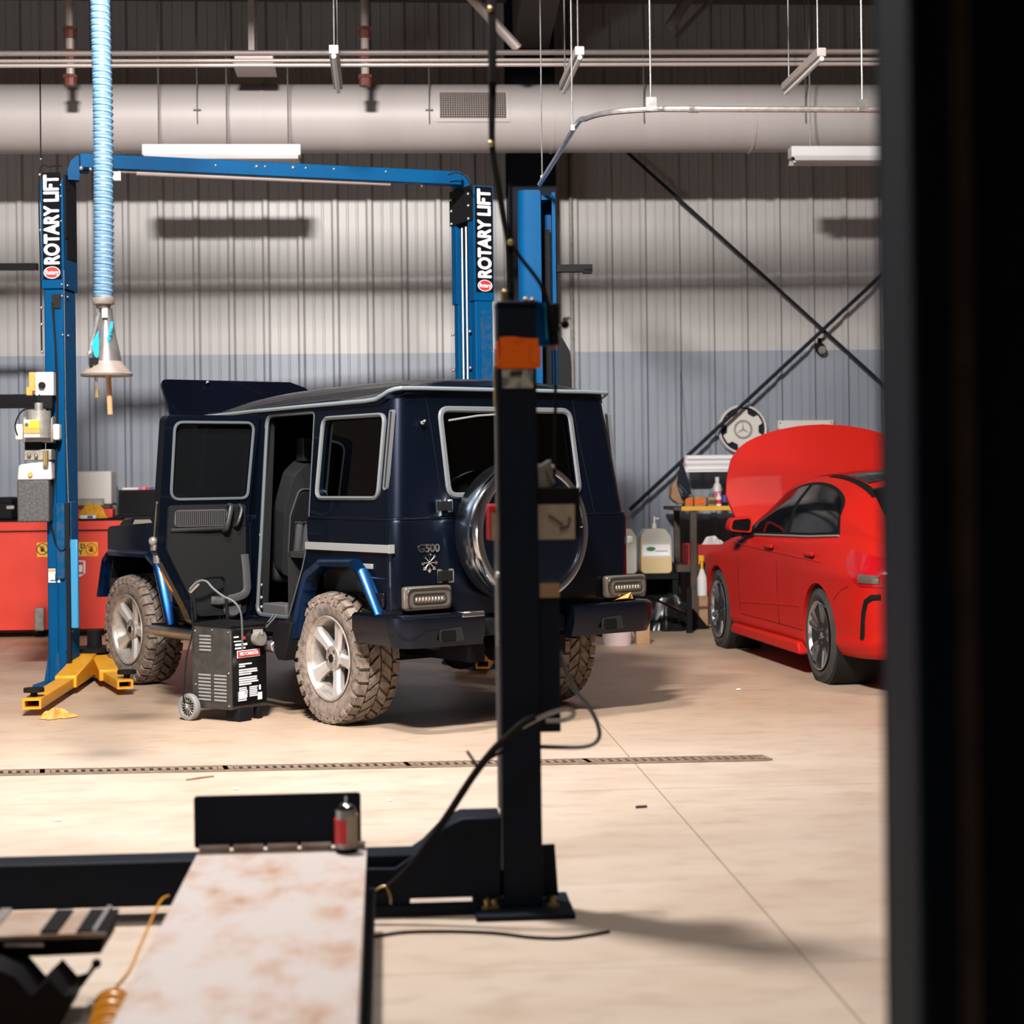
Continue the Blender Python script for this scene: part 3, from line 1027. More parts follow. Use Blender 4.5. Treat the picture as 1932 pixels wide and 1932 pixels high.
# thin hoses on the column
h1 = smooth_path([ML @ Vector(p) for p in [(-.075, -.02, zs - .1), (-.05, -.025, zs - .5), (-.045, -.03, 2.0), (-.06, -.03, 1.6), (-.1, -.03, 1.25)]], 5)
obj('control_hose', MB().path(h1, .008, 6), 'rubber', lift, w=True)
h2 = smooth_path([ML @ Vector(p) for p in [(-.13, -.03, 1.28), (-.06, -.03, 1.02), (-.02, -.035, .98), (.0, -.03, 1.0)]], 5)
obj('control_hose', MB().path(h2, .007, 6), 'rubber', lift, w=True)
obj('lift_cable', MB().cyl(ML @ Vector((.012, -.02, 2.0)), ML @ Vector((.03, -.02, 1.0)), .004, 6).cyl(ML @ Vector((.012, -.02, 2.0)), ML @ Vector((.012, -.02, 3.0)), .003, 6), 'galv', lift, w=True)
obj('conduit', MB().path(smooth_path([ML @ Vector(p) for p in [(-w - .02, .0, 2.42), (-w - .02, 0, 3.0), (-w - .02, .0, ZT - .02), (-w * .6, 0, ZT + .035), (0, 0, ZT + .04)]], 6), .006, 6), 'rubber', lift, w=True)

# power unit: switch box, motor, tank
PD = DL - .16


def pb(x0, y0, x1, y1, D=PD, dep=.12, shift=0.0):
    a, b = D_(x0, y0, D), D_(x1, y1, D)
    c = (a + b) / 2
    return MB().box((c.x, c.y + dep / 2 + shift, c.z), (b.x - a.x, dep, a.z - b.z))


pu = obj('power_unit', pb(42, 786, 100, 835, dep=.16), 'cast_grey', lift, w=True, bevel=.012)
obj('switch_box', pb(66, 702, 101, 746, dep=.10), 'white_plastic', pu, w=True, bevel=.006)
c = D_(80, 727, PD - .005)
obj('knob', MB().cyl(c, c + Vector((0, -.03, 0)), .024, 14), 'black', pu, w=True)
obj('box_side', pb(54, 702, 66, 738, dep=.1).add(pb(49, 730, 61, 746, dep=.05).v, [(0, 1, 3, 2), (4, 6, 7, 5), (0, 4, 5, 1), (2, 3, 7, 6), (0, 2, 6, 4), (1, 5, 7, 3)]), 'orange_plastic', pu, w=True, bevel=.006)
obj('box_bracket', pb(70, 747, 98, 770, dep=.12), 'black', pu, w=True)
obj('electric_motor', MB().cyl(D_(73, 826, PD - .07), D_(73, 775, PD - .07), .085, 20).cyl(D_(73, 776, PD - .07), D_(73, 760, PD - .07), .03, 12), 'cast_grey', pu, w=True)
obj('motor_label', pb(45, 792, 75, 825, PD - .17, .012), 'white_plastic', pu, w=True)
obj('label_patch', pb(56, 793, 74, 808, PD - .18, .012), 'yellow_label', pu, w=True)
obj('label_band', pb(45, 809, 75, 817, PD - .18, .012).add(pb(45, 799, 55, 809, PD - .18, .012).v, [(0, 1, 3, 2), (4, 6, 7, 5), (0, 4, 5, 1), (2, 3, 7, 6), (0, 2, 6, 4), (1, 5, 7, 3)]), 'orange_plastic', pu, w=True)
obj('green_button', MB().ball(D_(50, 800, PD - .19), .011, 6), 'green', pu, w=True)
for (x0, x1) in ((28, 43), (99, 112)):
    obj('capacitor', pb(x0, 800, x1, 830, dep=.1), 'white_plastic', pu, w=True, bevel=.012)
obj('motor_neck', pb(47, 834, 80, 852, dep=.1), 'black_metal', pu, w=True)
obj('pump_block', pb(45, 848, 97, 868, dep=.14), 'cast_grey', pu, w=True, bevel=.006)
obj('pump_valve', MB().cyl(D_(86, 850, PD - .02), D_(86, 878, PD - .02), .02, 8).ball(D_(68, 860, PD - .03), .014, 6).ball(D_(55, 858, PD - .03), .014, 6), 'brass', pu, w=True)
a, b = D_(32, 906, PD), D_(97, 868, PD)
tk = MB().hexa([(a.x, a.y, a.z), (b.x, a.y, a.z), (b.x, a.y + .16, a.z), (a.x, a.y + .16, a.z),
                (a.x + .01, a.y + .01, b.z - .03), (b.x - .01, a.y + .01, b.z), (b.x - .01, a.y + .14, b.z), (a.x + .01, a.y + .14, b.z - .03)])
obj('pump_cover', tk, 'white_plastic', pu, w=True, bevel=.014)
obj('cover_badge', MB().cyl(D_(57, 895, PD + .005), D_(57, 895, PD - .014), .017, 12), 'orange_plastic', pu, w=True)
obj('oil_tank', pb(32, 906, 93, 985, dep=.16), 'tank', pu, w=True, bevel=.012)
obj('hose_loop', MB().path(smooth_path([D_(66, 770, PD - .05), D_(42, 775, PD - .03), D_(29, 800, PD), D_(33, 822, PD)], 6), .006, 6)
    .path(smooth_path([D_(74, 745, PD), D_(78, 765, PD - .06), D_(92, 770, PD - .05), D_(97, 786, PD)], 5), .006, 6), 'rubber', pu, w=True)

# right column: inner face open towards the other column, cables inside, sign on the front
pr_ = D_(895, 430, DR)
WR = (D_(930, 430, DR) - D_(895, 430, DR)).length * 1.02
phiR = -CAM_YAW + R_(26)
MR = column_frame(pr_, phiR)      # origin = front/left corner; +x along the front, +y depth (left face)
dR = .40
zsR = D_(912, 567, DR).z
mb = MB()
mb.box((WR / 2, .05, zsR / 2), (WR, .10, zsR)).box((WR / 2, dR - .04, zsR / 2), (WR, .08, zsR)).box((WR - .006, dR / 2, zsR / 2), (.012, dR, zsR))
cr_ = obj('column', tr(MR, mb), 'lift_blue', lift, w=True, bevel=.006)
mb = MB().box((WR / 2, .045, (zsR + ZT) / 2), (WR + .024, .11, ZT - zsR)).box((WR / 2, dR - .035, (zsR + ZT) / 2), (WR + .024, .09, ZT - zsR))
mb.box((WR + .0, dR / 2, (zsR + ZT) / 2), (.012, dR, ZT - zsR)).box((.05, dR / 2, zsR + .32), (.02, dR - .1, .74))
obj('column_extension', tr(MR, mb), 'lift_blue', cr_, w=True, bevel=.004)
mb = MB().box((-.018, dR / 2, ZT - .13), (.012, dR + .02, .27)).box((.03, dR / 2, ZT - .38), (.03, dR * .45, .3))
obj('top_plate', tr(MR, mb), 'black_metal', cr_, w=True)
mb = MB()
for z in (ZT - .06, ZT - .15, ZT - .25, ZT - .5 - .62, ZT - 1.40 + .0):
    for y in (.05, dR - .03):
        mb.ball((-.026, y, z), .013, 6)
obj('bolt', tr(MR, mb), 'galv', cr_, w=True)
mb = MB().cyl((-.005, .145, .2), (-.005, .145, ZT - .30), .006, 6).cyl((-.005, .22, .2), (-.005, .22, ZT - .30), .006, 6)
obj('lift_cable', tr(MR, mb), 'white_enamel', lift, w=True)
mb = MB().box((-.002, .09, (zsR) / 2), (.02, .02, zsR)).box((.05, .26, zsR / 2 + .1), (.03, .08, zsR))
obj('inner_rail', tr(MR, mb), 'lift_blue', lift, w=True)
mb = MB().box((WR * .5, -.017, (ZT - .01 + zsR + .07) / 2), (WR * .96, .010, ZT - .01 - zsR - .07))
s2 = obj('sign', tr(MR, mb), 'black_sign', lift, w=True)
MR2 = MR @ Matrix.Translation((WR, 0, 0))
sign_text(MR2, WR, s2, zsR + .07, ZT - .01, -.023)
mb = MB().box((WR * .62, -.004, zsR / 2 - .02), (WR * .7, .012, zsR - .1))
obj('front_plate', tr(MR, mb), 'lift_blue_dusty', cr_, w=True)
obj('base_plate', tr(MR, MB().box((WR / 2, dR / 2, .012), (WR + .2, dR + .2, .024))), 'lift_blue_dusty', lift, w=True)

# crossbeam, padded shut-off bar
A, Bp = D_(150, 304, DL), D_(868, 338, DR)
A2 = D_(118, 322, DL)
d = (Bp - A)
bm_ = MB()
ux = d.normalized(); uy = Vector((0, 0, 1)).cross(ux).normalized()
hb = .052
bm_.hexa([A - uy * .05 - Vector((0, 0, hb)), Bp - uy * .05 - Vector((0, 0, hb)), Bp + uy * .05 - Vector((0, 0, hb)), A + uy * .05 - Vector((0, 0, hb)),
          A - uy * .05 + Vector((0, 0, hb)), Bp - uy * .05 + Vector((0, 0, hb)), Bp + uy * .05 + Vector((0, 0, hb)), A + uy * .05 + Vector((0, 0, hb))])
ob = obj('crossbeam', bm_, 'lift_blue', lift, w=True, bevel=.006)
for e, cx_, sgn in ((A, pl, -1), (Bp, pr_, 1)):
    tgt = Vector((cx_.x + sgn * .05, cx_.y + .15, ZT - .03))
    ex_ = 1.0 if sgn < 0 else .75
    pts = [(-.04, -.055), (-.04, .055), (.05 * ex_, .055), (.09 * ex_, .02), (.115 * ex_, -.05), (.115 * ex_, -.12), (.03, -.12), (.02, -.055)]
    e = e + Vector((0, .16, 0))
    mb = MB().prism(pts, [], -.055, .055, lambda a, b, c: e + ux * (a * sgn) + uy * c + Vector((0, 0, b)))
    obj('beam_bracket', mb, 'lift_blue', ob, w=True)
bt = MB()
for px_, py_ in ((407, 312), (484, 314), (553, 316), (500, 314), (577, 317), (630, 319), (728, 324)):
    bt.ball(D_(px_, py_, lerp(DL, DR, (px_ - 150) / 720) - .06), .010 if px_ not in (484, 553) else .016, 6)
obj('bolt', bt, 'galv', ob, w=True)
a, b = D_(228, 323, DL + .1), D_(736, 344, DR - .15)
bar = obj('shutoff_bar', MB().cyl(lerp(a, b, .055), b, .030, 12), 'pipe', lift, w=True)
obj('bar_rod', MB().cyl(a, lerp(a, b, .06), .016, 8).cyl(b, D_(797, 346, DR - .1), .008, 8).cyl(D_(796, 340, DR - .1), D_(796, 353, DR - .1), .008, 6), 'galv', bar, w=True)
obj('bar_switch', MB().box(D_(221, 330, DL + .1), (.06, .06, .09)), 'cast_grey', bar, w=True)
obj('bar_bolt', MB().ball(D_(153, 317, DL - .05), .018, 6).ball(D_(171, 319, DL - .04), .014, 6), 'galv', bar, w=True)
obj('control_hose', MB().path(smooth_path([D_(845, 330, DR - .2), D_(862, 326, DR - .2), D_(878, 333, DR - .2), D_(889, 352, DR - .2)], 6), .005, 6), 'rubber', lift, w=True)


# yellow swing arms at the foot
def arm(base, mid, tip, wid, hgt, zb, parent, first=True):
    """two-stage box arm from base over mid to tip (floor points), open hollow end and a pad"""
    base, mid, tip = Vector(base), Vector(mid), Vector(tip)
    u = (tip - base); u.z = 0; u.normalize()
    n = Vector((-u.y, u.x, 0))
    mb = MB()
    z = Vector((0, 0, 1))
    mb.hexa([base - n * wid / 2 + z * zb, mid - n * wid / 2 + z * zb, mid + n * wid / 2 + z * zb, base + n * wid / 2 + z * zb,
             base - n * wid / 2 + z * (zb + hgt * 1.9), mid - n * wid / 2 + z * (zb + hgt), mid + n * wid / 2 + z * (zb + hgt), base + n * wid / 2 + z * (zb + hgt * 1.9)])
    am = obj('lift_arm', mb, 'yellow', parent, w=True, bevel=.008)
    w2, h2 = wid * .78, hgt * .8
    fr = rect(-w2 / 2, 0, w2 / 2, h2, .006, 2)
    hl = rect(-w2 / 2 + .014, .014, w2 / 2 - .014, h2 - .014, .004, 2)
    m0 = lerp(base, mid, .7)
    L = (tip - m0).length
    mb = MB().prism(fr, [hl], 0, L, lambda a, b, c: m0 + u * c + n * a + z * (b + zb))
    obj('arm_extension', mb, 'yellow', am, w=True)
    obj('arm_hollow', MB().box(lerp(m0, tip, .80) + z * (zb + h2 / 2), (w2 * .8, w2 * .8, h2 * .8), rz=math.atan2(u.y, u.x)), 'dark_hole', am, w=True)
    pd_ = tip - u * .11 + z * (zb + h2)
    obj('lift_pad', MB().cyl(pd_, pd_ + z * .03, .022, 10).cyl(pd_ + z * .03, pd_ + z * .055, .065, 20), 'rubber', am, w=True)
    return am


tip1, tip2 = FL(58, 1352), FL(245, 1312)
pv = FL(165, 1287)
hub = FL(170, 1282)
arm(hub + Vector((-.02, .05, 0)), lerp(hub, tip1, .45), tip1, .15, .085, .045, lift)
arm(hub + Vector((.06, .1, 0)), lerp(hub, tip2, .5), tip2, .14, .08, .045, lift)
hz = hub + Vector((0.02, .1, 0))
obj('arm_pivot', MB().cyl(hz + Vector((0, 0, .02)), hz + Vector((0, 0, .24)), .06, 16).cyl(hz + Vector((0, 0, .20)), hz + Vector((0, 0, .235)), .16, 24)
    .cyl(hz + Vector((0, 0, .235)), hz + Vector((0, 0, .36)), .055, 12), 'black_metal', lift, w=True)
# arms of the right column, in the shade under the vehicle
q0 = Vector((pr_.x - .15, pr_.y - .05, 0))
arm(q0, FL(940, 1262), FL(862, 1272), .14, .085, .045, lift)
# stub arms seen at the picture's left edge and by the right column
obj('carriage', tr(MR, MB().box((-.05, .2, 1.0), (.08, .3, .7))), 'lift_blue_dusty', lift, w=True)

# ------------------------------------------------------------------ neighbouring lift column (right of the sign column)
DN = 12.5
pn = D_(1021, 430, DN)
wl_, wr_ = (pn - D_(977, 430, DN)).length, (D_(1048, 430, DN) - pn).length
nl = thing('lift_column', 'plain blue lift column standing behind the black post with orange label', 'car lift', (pn.x, pn.y + .12, 0))
phiN = -CAM_YAW
MN = column_frame(pn, phiN)
zN = D_(1020, 358, DN).z
mb = MB()
# rounded left cheek
fr = fillet([(-wl_, .34), (-wl_, .0), (0, 0), (0, .34)], [.02, .07, .004, .004], 6)
mb.prism(fr, [], .02, zN, lambda a, b, c: MN @ Vector((a, b, c)))
co = obj('column', mb, 'lift_blue', nl, w=True, ang=50)
mb = MB().box((wr_ - .012, .12, (zN - .02) / 2), (.024, .26, zN - .02)).box((wr_ / 2, .25, zN / 2), (wr_, .02, zN - .02)).box((wr_ / 2, .14, zN - .05), (wr_, .22, .03))
obj('channel', tr(MN, mb), 'lift_blue', nl, w=True)
mb = MB().box((wr_ * .36, .20, zN / 2 - .1), (wr_ * .6, .02, zN - .3))
obj('slide_liner', tr(MN, mb), 'rubber', nl, w=True)
z0 = D_(1060, 505, DN).z
mb = MB().box((wr_ + .12, .06, z0), (.27, .07, .05)).box((wr_ + .22, .06, z0 - .02), (.06, .07, .03))
obj('stop_bracket', tr(MN, mb), 'black_metal', nl, w=True)
zc_ = D_(1060, 690, DN).z
mb = MB().prism([(0, -.35), (.11, -.35), (.11, 0), (.10, .1), (.05, .19), (0, .24)], [], .0, .2, lambda a, b, c: MN @ Vector((wr_ - .01 + a, c, zc_ + b)))
obj('carriage', mb, 'black_metal', nl, w=True)
obj('base_plate', tr(MN, MB().box((0, .17, .012), (.42, .5, .024))), 'lift_blue_dusty', nl, w=True)

# dark arms of a lift out of view at the left
for (y0_, y1_, lb) in ((503, 12, 'upper black bar poking in at the left picture edge beside the sign column'), (757, 26, 'lower black bar poking in at the left picture edge behind the power unit')):
    a, b = D_(-60, y0_ - 3, 15.5), D_(70, y0_ + 4, 15.5)
    t = thing('wall_boom', lb, 'boom arm', (a.x, YW - .1, a.z), 0, 'black boom arms at the left edge')
    c = (a + b) / 2
    obj('boom', MB().box((c.x - .3, c.y, c.z), ((b - a).length + .6, .08, y1_ / 3400 * 15.5)), 'black_metal', t, w=True)
    obj('boom_mount', MB().box((a.x - .5, (a.y + YW) / 2, c.z), (.10, YW - a.y, .08)), 'black_metal', t, w=True)

# ------------------------------------------------------------------ exhaust extraction hose
DH = 9.0
ex = thing('exhaust_hose', 'pale blue corrugated exhaust hose hanging with a metal nozzle', 'exhaust hose', D_(195, 575, DH))
top = D_(189, -40, DH)
bot = D_(195, 572, DH)
axis = [top + Vector((0.05, 0, 1.6)), top + Vector((.015, 0, .5)), top, D_(194, 200, DH), D_(195.5, 400, DH), bot]
ax = smooth_path(axis, 40)
rh = .0475


def resample(pts, step):
    out = [pts[0]]
    acc = 0
    for i in range(1, len(pts)):
        a, b = pts[i - 1], pts[i]
        L = (b - a).length
        pos = step - acc
        while pos < L:
            out.append(lerp(a, b, pos / L)); pos += step
        acc = (acc + L) % step if L + acc >= step else acc + L
    return out


fine = resample(ax, .0075)
prof = [rh * (1 + .055 * math.cos(2 * PI * i / 4.4)) for i in range(len(fine))]
obj('hose', MB().path(fine, prof, 20), 'hose_blue', ex, w=True, ang=60)
rib = MB()
hp, k = [], 0
for i in range(0, len(fine)):
    a = 2 * PI * i / 4.4
    # helix: 1 turn per 4.4 samples, drawn with more points
    for q in range(4):
        f = i + q / 4
        i0 = min(int(f), len(fine) - 1)
        i1 = min(i0 + 1, len(fine) - 1)
        c = lerp(fine[i0], fine[i1], f - i0)
        ang_ = 2 * PI * f / 4.4
        hp.append(c + Vector((math.cos(ang_), math.sin(ang_), 0)) * (rh * 1.0))
obj('wire_helix', MB().path(hp, .0045, 5), 'hose_rib', ex, w=True)
zc = bot
sc_ = DH / 3400
nz = MB().lathe([(.030, 0), (.052, -.002), (.055, -.018), (.052, -.036), (.038, -.040), (.034, -.055)], 28, Matrix.Translation(bot + Vector((0, 0, .03))))
obj('cuff', nz, 'cone_rim', ex, w=True)
s_ = lambda py: -(py - 572) * sc_
cone = [(.032, s_(582)), (.036, s_(600)), (.048, s_(632)), (.064, s_(660)), (.076, s_(684))]
nb = obj('nozzle', MB().lathe(cone, 36, Matrix.Translation(bot + Vector((.012, 0, 0)))), 'cone', ex, w=True)
rim = [(.076, s_(682)), (.088, s_(690)), (.128, s_(706)), (.126, s_(710)), (.086, s_(694)), (.07, s_(686))]
obj('rubber_skirt', MB().lathe(rim, 36, Matrix.Translation(bot + Vector((.012, 0, 0)))), 'cone_rim', nb, w=True)
o_ = bot + Vector((.012, 0, 0))
obj('vise_lever', MB().path(smooth_path([o_ + Vector((-.034, -.01, s_(590))), o_ + Vector((-.05, -.02, s_(620))), o_ + Vector((-.07, -.03, s_(650))), o_ + Vector((-.075, -.04, s_(668)))], 5), .010, 8)
    .ball(o_ + Vector((-.076, -.04, s_(668))), .013, 8), 'galv', nb, w=True)
obj('clamp_jaw', MB().prism([(-.06, s_(650)), (-.028, s_(625)), (-.03, s_(680)), (-.05, s_(672))], [], -.062, -.05, lambda a, b, c: o_ + Vector((a, c, b))), 'cyan_label', nb, w=True)
obj('hook_plate', MB().box(o_ + Vector((-.05, -.075, s_(686))), (.045, .012, .05)), 'black_metal', nb, w=True)
text('Nederman', .030, 'cyan_label', nb, o_ + Vector((.024, -.058, s_(634))), (0.18, -.1, 1), (-1, -.35, 0), bold=.001, sx=1.05)
obj('label', MB().box(o_ + Vector((.002, -.046, s_(592))), (.024, .012, .045)), 'white_print', nb, w=True)
ch = D_(182, 690, DH - .09)
obj('pull_chain', MB().cyl(o_ + Vector((-.05, -.08, s_(690))), D_(182, 738, DH - .09), .0022, 5).cyl(o_ + Vector((-.035, -.08, s_(690))), D_(184, 735, DH - .09), .0022, 5)
    .cyl(D_(183, 735, DH - .09), D_(183, 750, DH - .09), .008, 8, .012), 'brass', nb, w=True)
obj('wooden_handle', MB().path([D_(204, 700, DH), D_(208, 782, DH)], .0135, 10), 'wood', nb, w=True)

# ------------------------------------------------------------------ dark blue boxy off-roader
GX, GY, GH = .374, 11.3235, R_(122.44)
car = thing('off_roader', 'dark blue boxy off-roader with hood up and rear side door open', 'car', (GX, GY, 0), GH)
HW = [(.55, .870, -.738), (.64, .885, -.753), (1.215, .885, -.753), (1.238, .878, -.746), (1.248, .868, -.736), (1.93, .790, -.640)]


def hw_at(z):
    return interp([q[0] for q in HW], [q[1] for q in HW], z)


def xr_at(z):
    return interp([q[0] for q in HW], [q[2] for q in HW], z)


def xf_at(z):
    return 1.97 if z < 1.25 else lerp(1.97, 1.70, (z - 1.25) / .68)


def plan(z, t, n=6):
    hw, xr, xf, rc = hw_at(z) - t, xr_at(z) + t, xf_at(z) - t, .085 - t
    pts = []
    for cx, cy, a0 in ((xr + rc, hw - rc, PI / 2), (xr + rc, -hw + rc, PI), (xf - .03, -hw + .03, 1.5 * PI), (xf - .03, hw - .03, 2 * PI)):
        r = rc if cx < 0 else .03
        for j in range(n + 1):
            a = a0 + PI / 2 * j / n
            pts.append((cx + r * math.cos(a), cy + r * math.sin(a), z))
    return pts


def ring_shell(zs, t):
    mb = MB()
    rows = [plan(z, 0) for z in zs]
    inn = [plan(z, t) for z in zs]
    k = len(rows[0])
    vs = [p for r in rows for p in r] + [p for r in inn for p in r]
    o = len(zs) * k
    fs = []
    for i in range(len(zs) - 1):
        for j in range(k):
            j2 = (j + 1) % k
            fs.append((i * k + j, i * k + j2, (i + 1) * k + j2, (i + 1) * k + j))
            fs.append((o + i * k + j, o + (i + 1) * k + j, o + (i + 1) * k + j2, o + i * k + j2))
    for j in range(k):
        j2 = (j + 1) % k
        fs.append((j, o + j, o + j2, j2))
        q = (len(zs) - 1) * k
        fs.append((q + j, q + j2, o + q + j2, o + q + j))
    return mb.add(vs, fs)


SXZ = lambda a, b, c: (a, c, b)          # polygon in (x,z) along y
SYZ = lambda a, b, c: (c, a, b)          # polygon in (y,z) along x
shell = obj('body_shell', ring_shell([.55, .64, 1.215, 1.238, 1.248, 1.5, 1.93], .045), 'car_blue', car)
door_op = fillet([(.865, .615), (.865, 1.885), (.255, 1.885), (.20, 1.09), (.27, .93), (.45, .615)], [.06, .07, .04, .03, .05, .06], 5)
qwin = rect(-.555, 1.372, .112, 1.825, .05)
fwin = fillet([(1.02, 1.36), (1.02, 1.83), (1.55, 1.83), (1.72, 1.36)], .05)
rwin2 = rect(.27, 1.36, .92, 1.83, .05)
bwin = fillet([(-.475, 1.865), (.475, 1.865), (.462, 1.375), (-.492, 1.375)], .055)
arch = [(.30, .4), (.235, .70), (.13, .88), (.02, .945), (-.395, .95), (-.45, .91), (-.60, .66), (-.66, .4)]
cut = [tmp(MB().prism(door_op, [], .5, 1.3, SXZ), car), tmp(MB().prism(qwin, [], -1.3, 1.3, SXZ), car),
       tmp(MB().prism(fwin, [], -1.3, 1.3, SXZ), car), tmp(MB().prism(rwin2, [], -1.3, -.4, SXZ), car),
       tmp(MB().prism(bwin, [], -1.2, -.4, SYZ), car), tmp(MB().prism(arch, [], .6, 1.3, SXZ), car), tmp(MB().prism(arch, [], -1.3, -.6, SXZ), car),
       tmp(MB().prism(fillet([(-.66, 1.30), (.66, 1.30), (.62, 1.86), (-.62, 1.86)], .06), [], 1.3, 2.4, SYZ), car)]
boolean(shell, cut)

# roof
RS = [-.66, -.64, -.55, -.3, .2, .8, 1.2, 1.45, 1.62, 1.76]
RC = [2.0, 2.03, 2.055, 2.075, 2.082, 2.08, 2.07, 2.05, 2.01, 1.93]


def roof(u, v):
    x = lerp(-.665, 1.78, u)
    ym = .80 if x > -.58 else .715 + math.sqrt(max(0, .0853 ** 2 - (x + .58) ** 2))
    y = lerp(-ym, ym, v)
    q = abs(y) / .80
    zc = interp(RS, RC, x)
    ze = interp([-.70, -.60, -.50, 1.0, 1.78], [1.985, 1.965, 1.925, 1.917, 1.905], x)
    z = ze + (zc - ze) * (1 - q ** 3.2)
    return (x, y, z)


obj('roof', MB().slab(roof, 30, 24, (0, 0, -.03)), 'car_blue', car, ang=60)
fill = MB()
lp_ = [(-.45, .79, 0)] + plan(1.93, 0)[:14] + [(-.45, -.79, 0)]
zt_ = [interp([-.70, -.60, -.50, 1.0], [1.985, 1.965, 1.925, 1.917], p[0]) for p in lp_]
nl_ = len(lp_)
fill.add([(p[0], p[1], 1.90) for p in lp_] + [(p[0], p[1], z) for p, z in zip(lp_, zt_)] + [(p[0] + .02, p[1] * .97, 1.90) for p in lp_] + [(p[0] + .02, p[1] * .97, z) for p, z in zip(lp_, zt_)],
         [(i, i + 1, nl_ + i + 1, nl_ + i) for i in range(nl_ - 1)] + [(2 * nl_ + i, 3 * nl_ + i, 3 * nl_ + i + 1, 2 * nl_ + i + 1) for i in range(nl_ - 1)])
obj('roof_edge', fill, 'car_blue', car)
dl = []
for s in (1, -1):
    one = [(1.74, s * .815, 1.903), (1.0, s * .815, 1.915), (.3, s * .812, 1.922), (-.36, s * .81, 1.926), (-.48, s * .81, 1.932), (-.545, s * .806, 1.952), (-.60, s * .80, 1.973),
           (-.645, s * .785, 1.984), (-.672, s * .76, 1.988), (-.678, s * .6, 1.990)]
    dl.append(one)
obj('drip_rail', MB().path(dl[0] + list(reversed(dl[1])), .0125, 8), 'drip', car)


# glass and rubber frames, laid on the tilted upper panels
def side_pt(x, z, off, s):
    return (x, s * (hw_at(z) + off), z)


def rear_pt(y, z, off):
    return (xr_at(z) - off, y, z)


for s in (1, -1):
    nm = 'quarter_window'
    o = obj(nm, MB().prism(rect(-.575, 1.352, .132, 1.845, .06), [], -.03, -.022, lambda a, b, c: side_pt(a, b, c, s)), 'tint', car)
    lp = rect(-.57, 1.357, .127, 1.84, .058, 6)
    obj('window_seal', MB().path([side_pt(p[0], p[1], .004, s) for p in lp], .018, 6, closed=True, flat=(1, .7)), 'trim_grey', o)
    vt = obj('vent_slot', MB().prism(rect(-.655, 1.405, -.615, 1.865, .019), [rect(-.648, 1.415, -.622, 1.855, .012)], -.01, .010, lambda a, b, c: side_pt(a, b, c, s)), 'trim_grey', car)
    obj('vent_gap', MB().prism(rect(-.647, 1.416, -.623, 1.854, .01), [], -.01, .005, lambda a, b, c: side_pt(a, b, c, s)), 'dark_hole', vt)
    o = obj('front_window', MB().prism(fwin, [], -.03, -.022, lambda a, b, c: side_pt(a, b, c, s)), 'tint', car)
    obj('window_seal', MB().path([side_pt(p[0], p[1], .004, s) for p in fwin], .015, 6, closed=True), 'trim_grey', o)
o = obj('side_window', MB().prism(rwin2, [], -.03, -.022, lambda a, b, c: side_pt(a, b, c, -1)), 'tint', car)
o = obj('rear_window', MB().prism(bwin, [], -.035, -.027, lambda a, b, c: rear_pt(a, b, c)), 'tint', car)
bw2 = fillet([(-.482, 1.872), (.482, 1.872), (.47, 1.365), (-.50, 1.365)], .06)
obj('window_seal', MB().path([rear_pt(p[0], p[1], .005) for p in bw2], .019, 6, closed=True, flat=(1, .7)), 'trim_grey', o)
obj('rear_wiper', MB().path([rear_pt(-.05, 1.852, .012), rear_pt(.22, 1.835, .016), rear_pt(.43, 1.805, .012)], .006, 5).path([rear_pt(-.05, 1.868, .014), rear_pt(-.05, 1.84, .02)], .012, 6), 'trim_strip', o)
o = obj('windscreen', MB().prism(fillet([(-.66, 1.30), (.66, 1.30), (.62, 1.86), (-.62, 1.86)], .06), [], -.03, -.022, lambda a, b, c: (xf_at(b) + c, a, b)), 'tint', car)

# seams of the tail door, belt crease, side strips
sm = MB()
sl = [(.575, 1.955), (.548, 1.74), (.52, 1.25), (.52, .72)]
sr = [(-.515, 1.955), (-.53, 1.74), (-.60, 1.25), (-.60, .72)]
for q in (sl, sr):
    sm.path([rear_pt(a, b, .0005) for a, b in q], .004, 4)
obj('tail_door_seam', sm, 'black_glossy', car)
cr = MB()
for z in (1.238,):
    pl_ = plan(z, -.002)[:14]
    cr.path([(1.9, hw_at(z) + .002, z)][:0] + [(.2, hw_at(z) + .002, z)] + pl_ + [(1.9, -hw_at(z) - .002, z)], .006, 5)
obj('belt_crease', cr, 'car_blue', car, ang=80)
obj('side_trim', MB().prism(rect(-.742, 1.047, .205, 1.092, .006, 2), [], .87, .902, SXZ)
    .box((-.742, .886, 1.07), (.012, .04, .05)), 'trim_strip', car, bevel=.006)
obj('side_trim', MB().prism(rect(-.742, 1.047, 1.9, 1.092, .006, 2), [], -.902, -.87, SXZ), 'trim_strip', car, bevel=.006)
obj('corner_seam', MB().path([(-.70, .887, 1.23), (-.70, .887, .70)], .003, 4).path([(-.42, .887, .905), (-.70, .887, .90)], .003, 4), 'black_glossy', car)

# hinges of the tail door
for z0, z1 in ((1.27, 1.345), (.865, .945)):
    zc = (z0 + z1) / 2
    for y0 in (.60, .49):
        pass
    h = obj('tail_hinge', MB().box((-.765, .535, zc), (.03, .09, z1 - z0 - .02)), 'black_metal', car, bevel=.004)
    f = MB()
    for y0 in (.575, .495):
        f.prism(rect(y0 - .018, z0, y0 + .018, z1, .006), [rect(y0 - .011, z0 + .010, y0 + .011, z1 - .010, .004)], -.770, -.756, SYZ)
    obj('hinge_frame', f, 'chrome', h)
obj('jet_nozzle', MB().ball((-.69, .63, 1.79), .014, 8).ball((-.70, .62, 1.80), .010, 6), 'chrome', car)

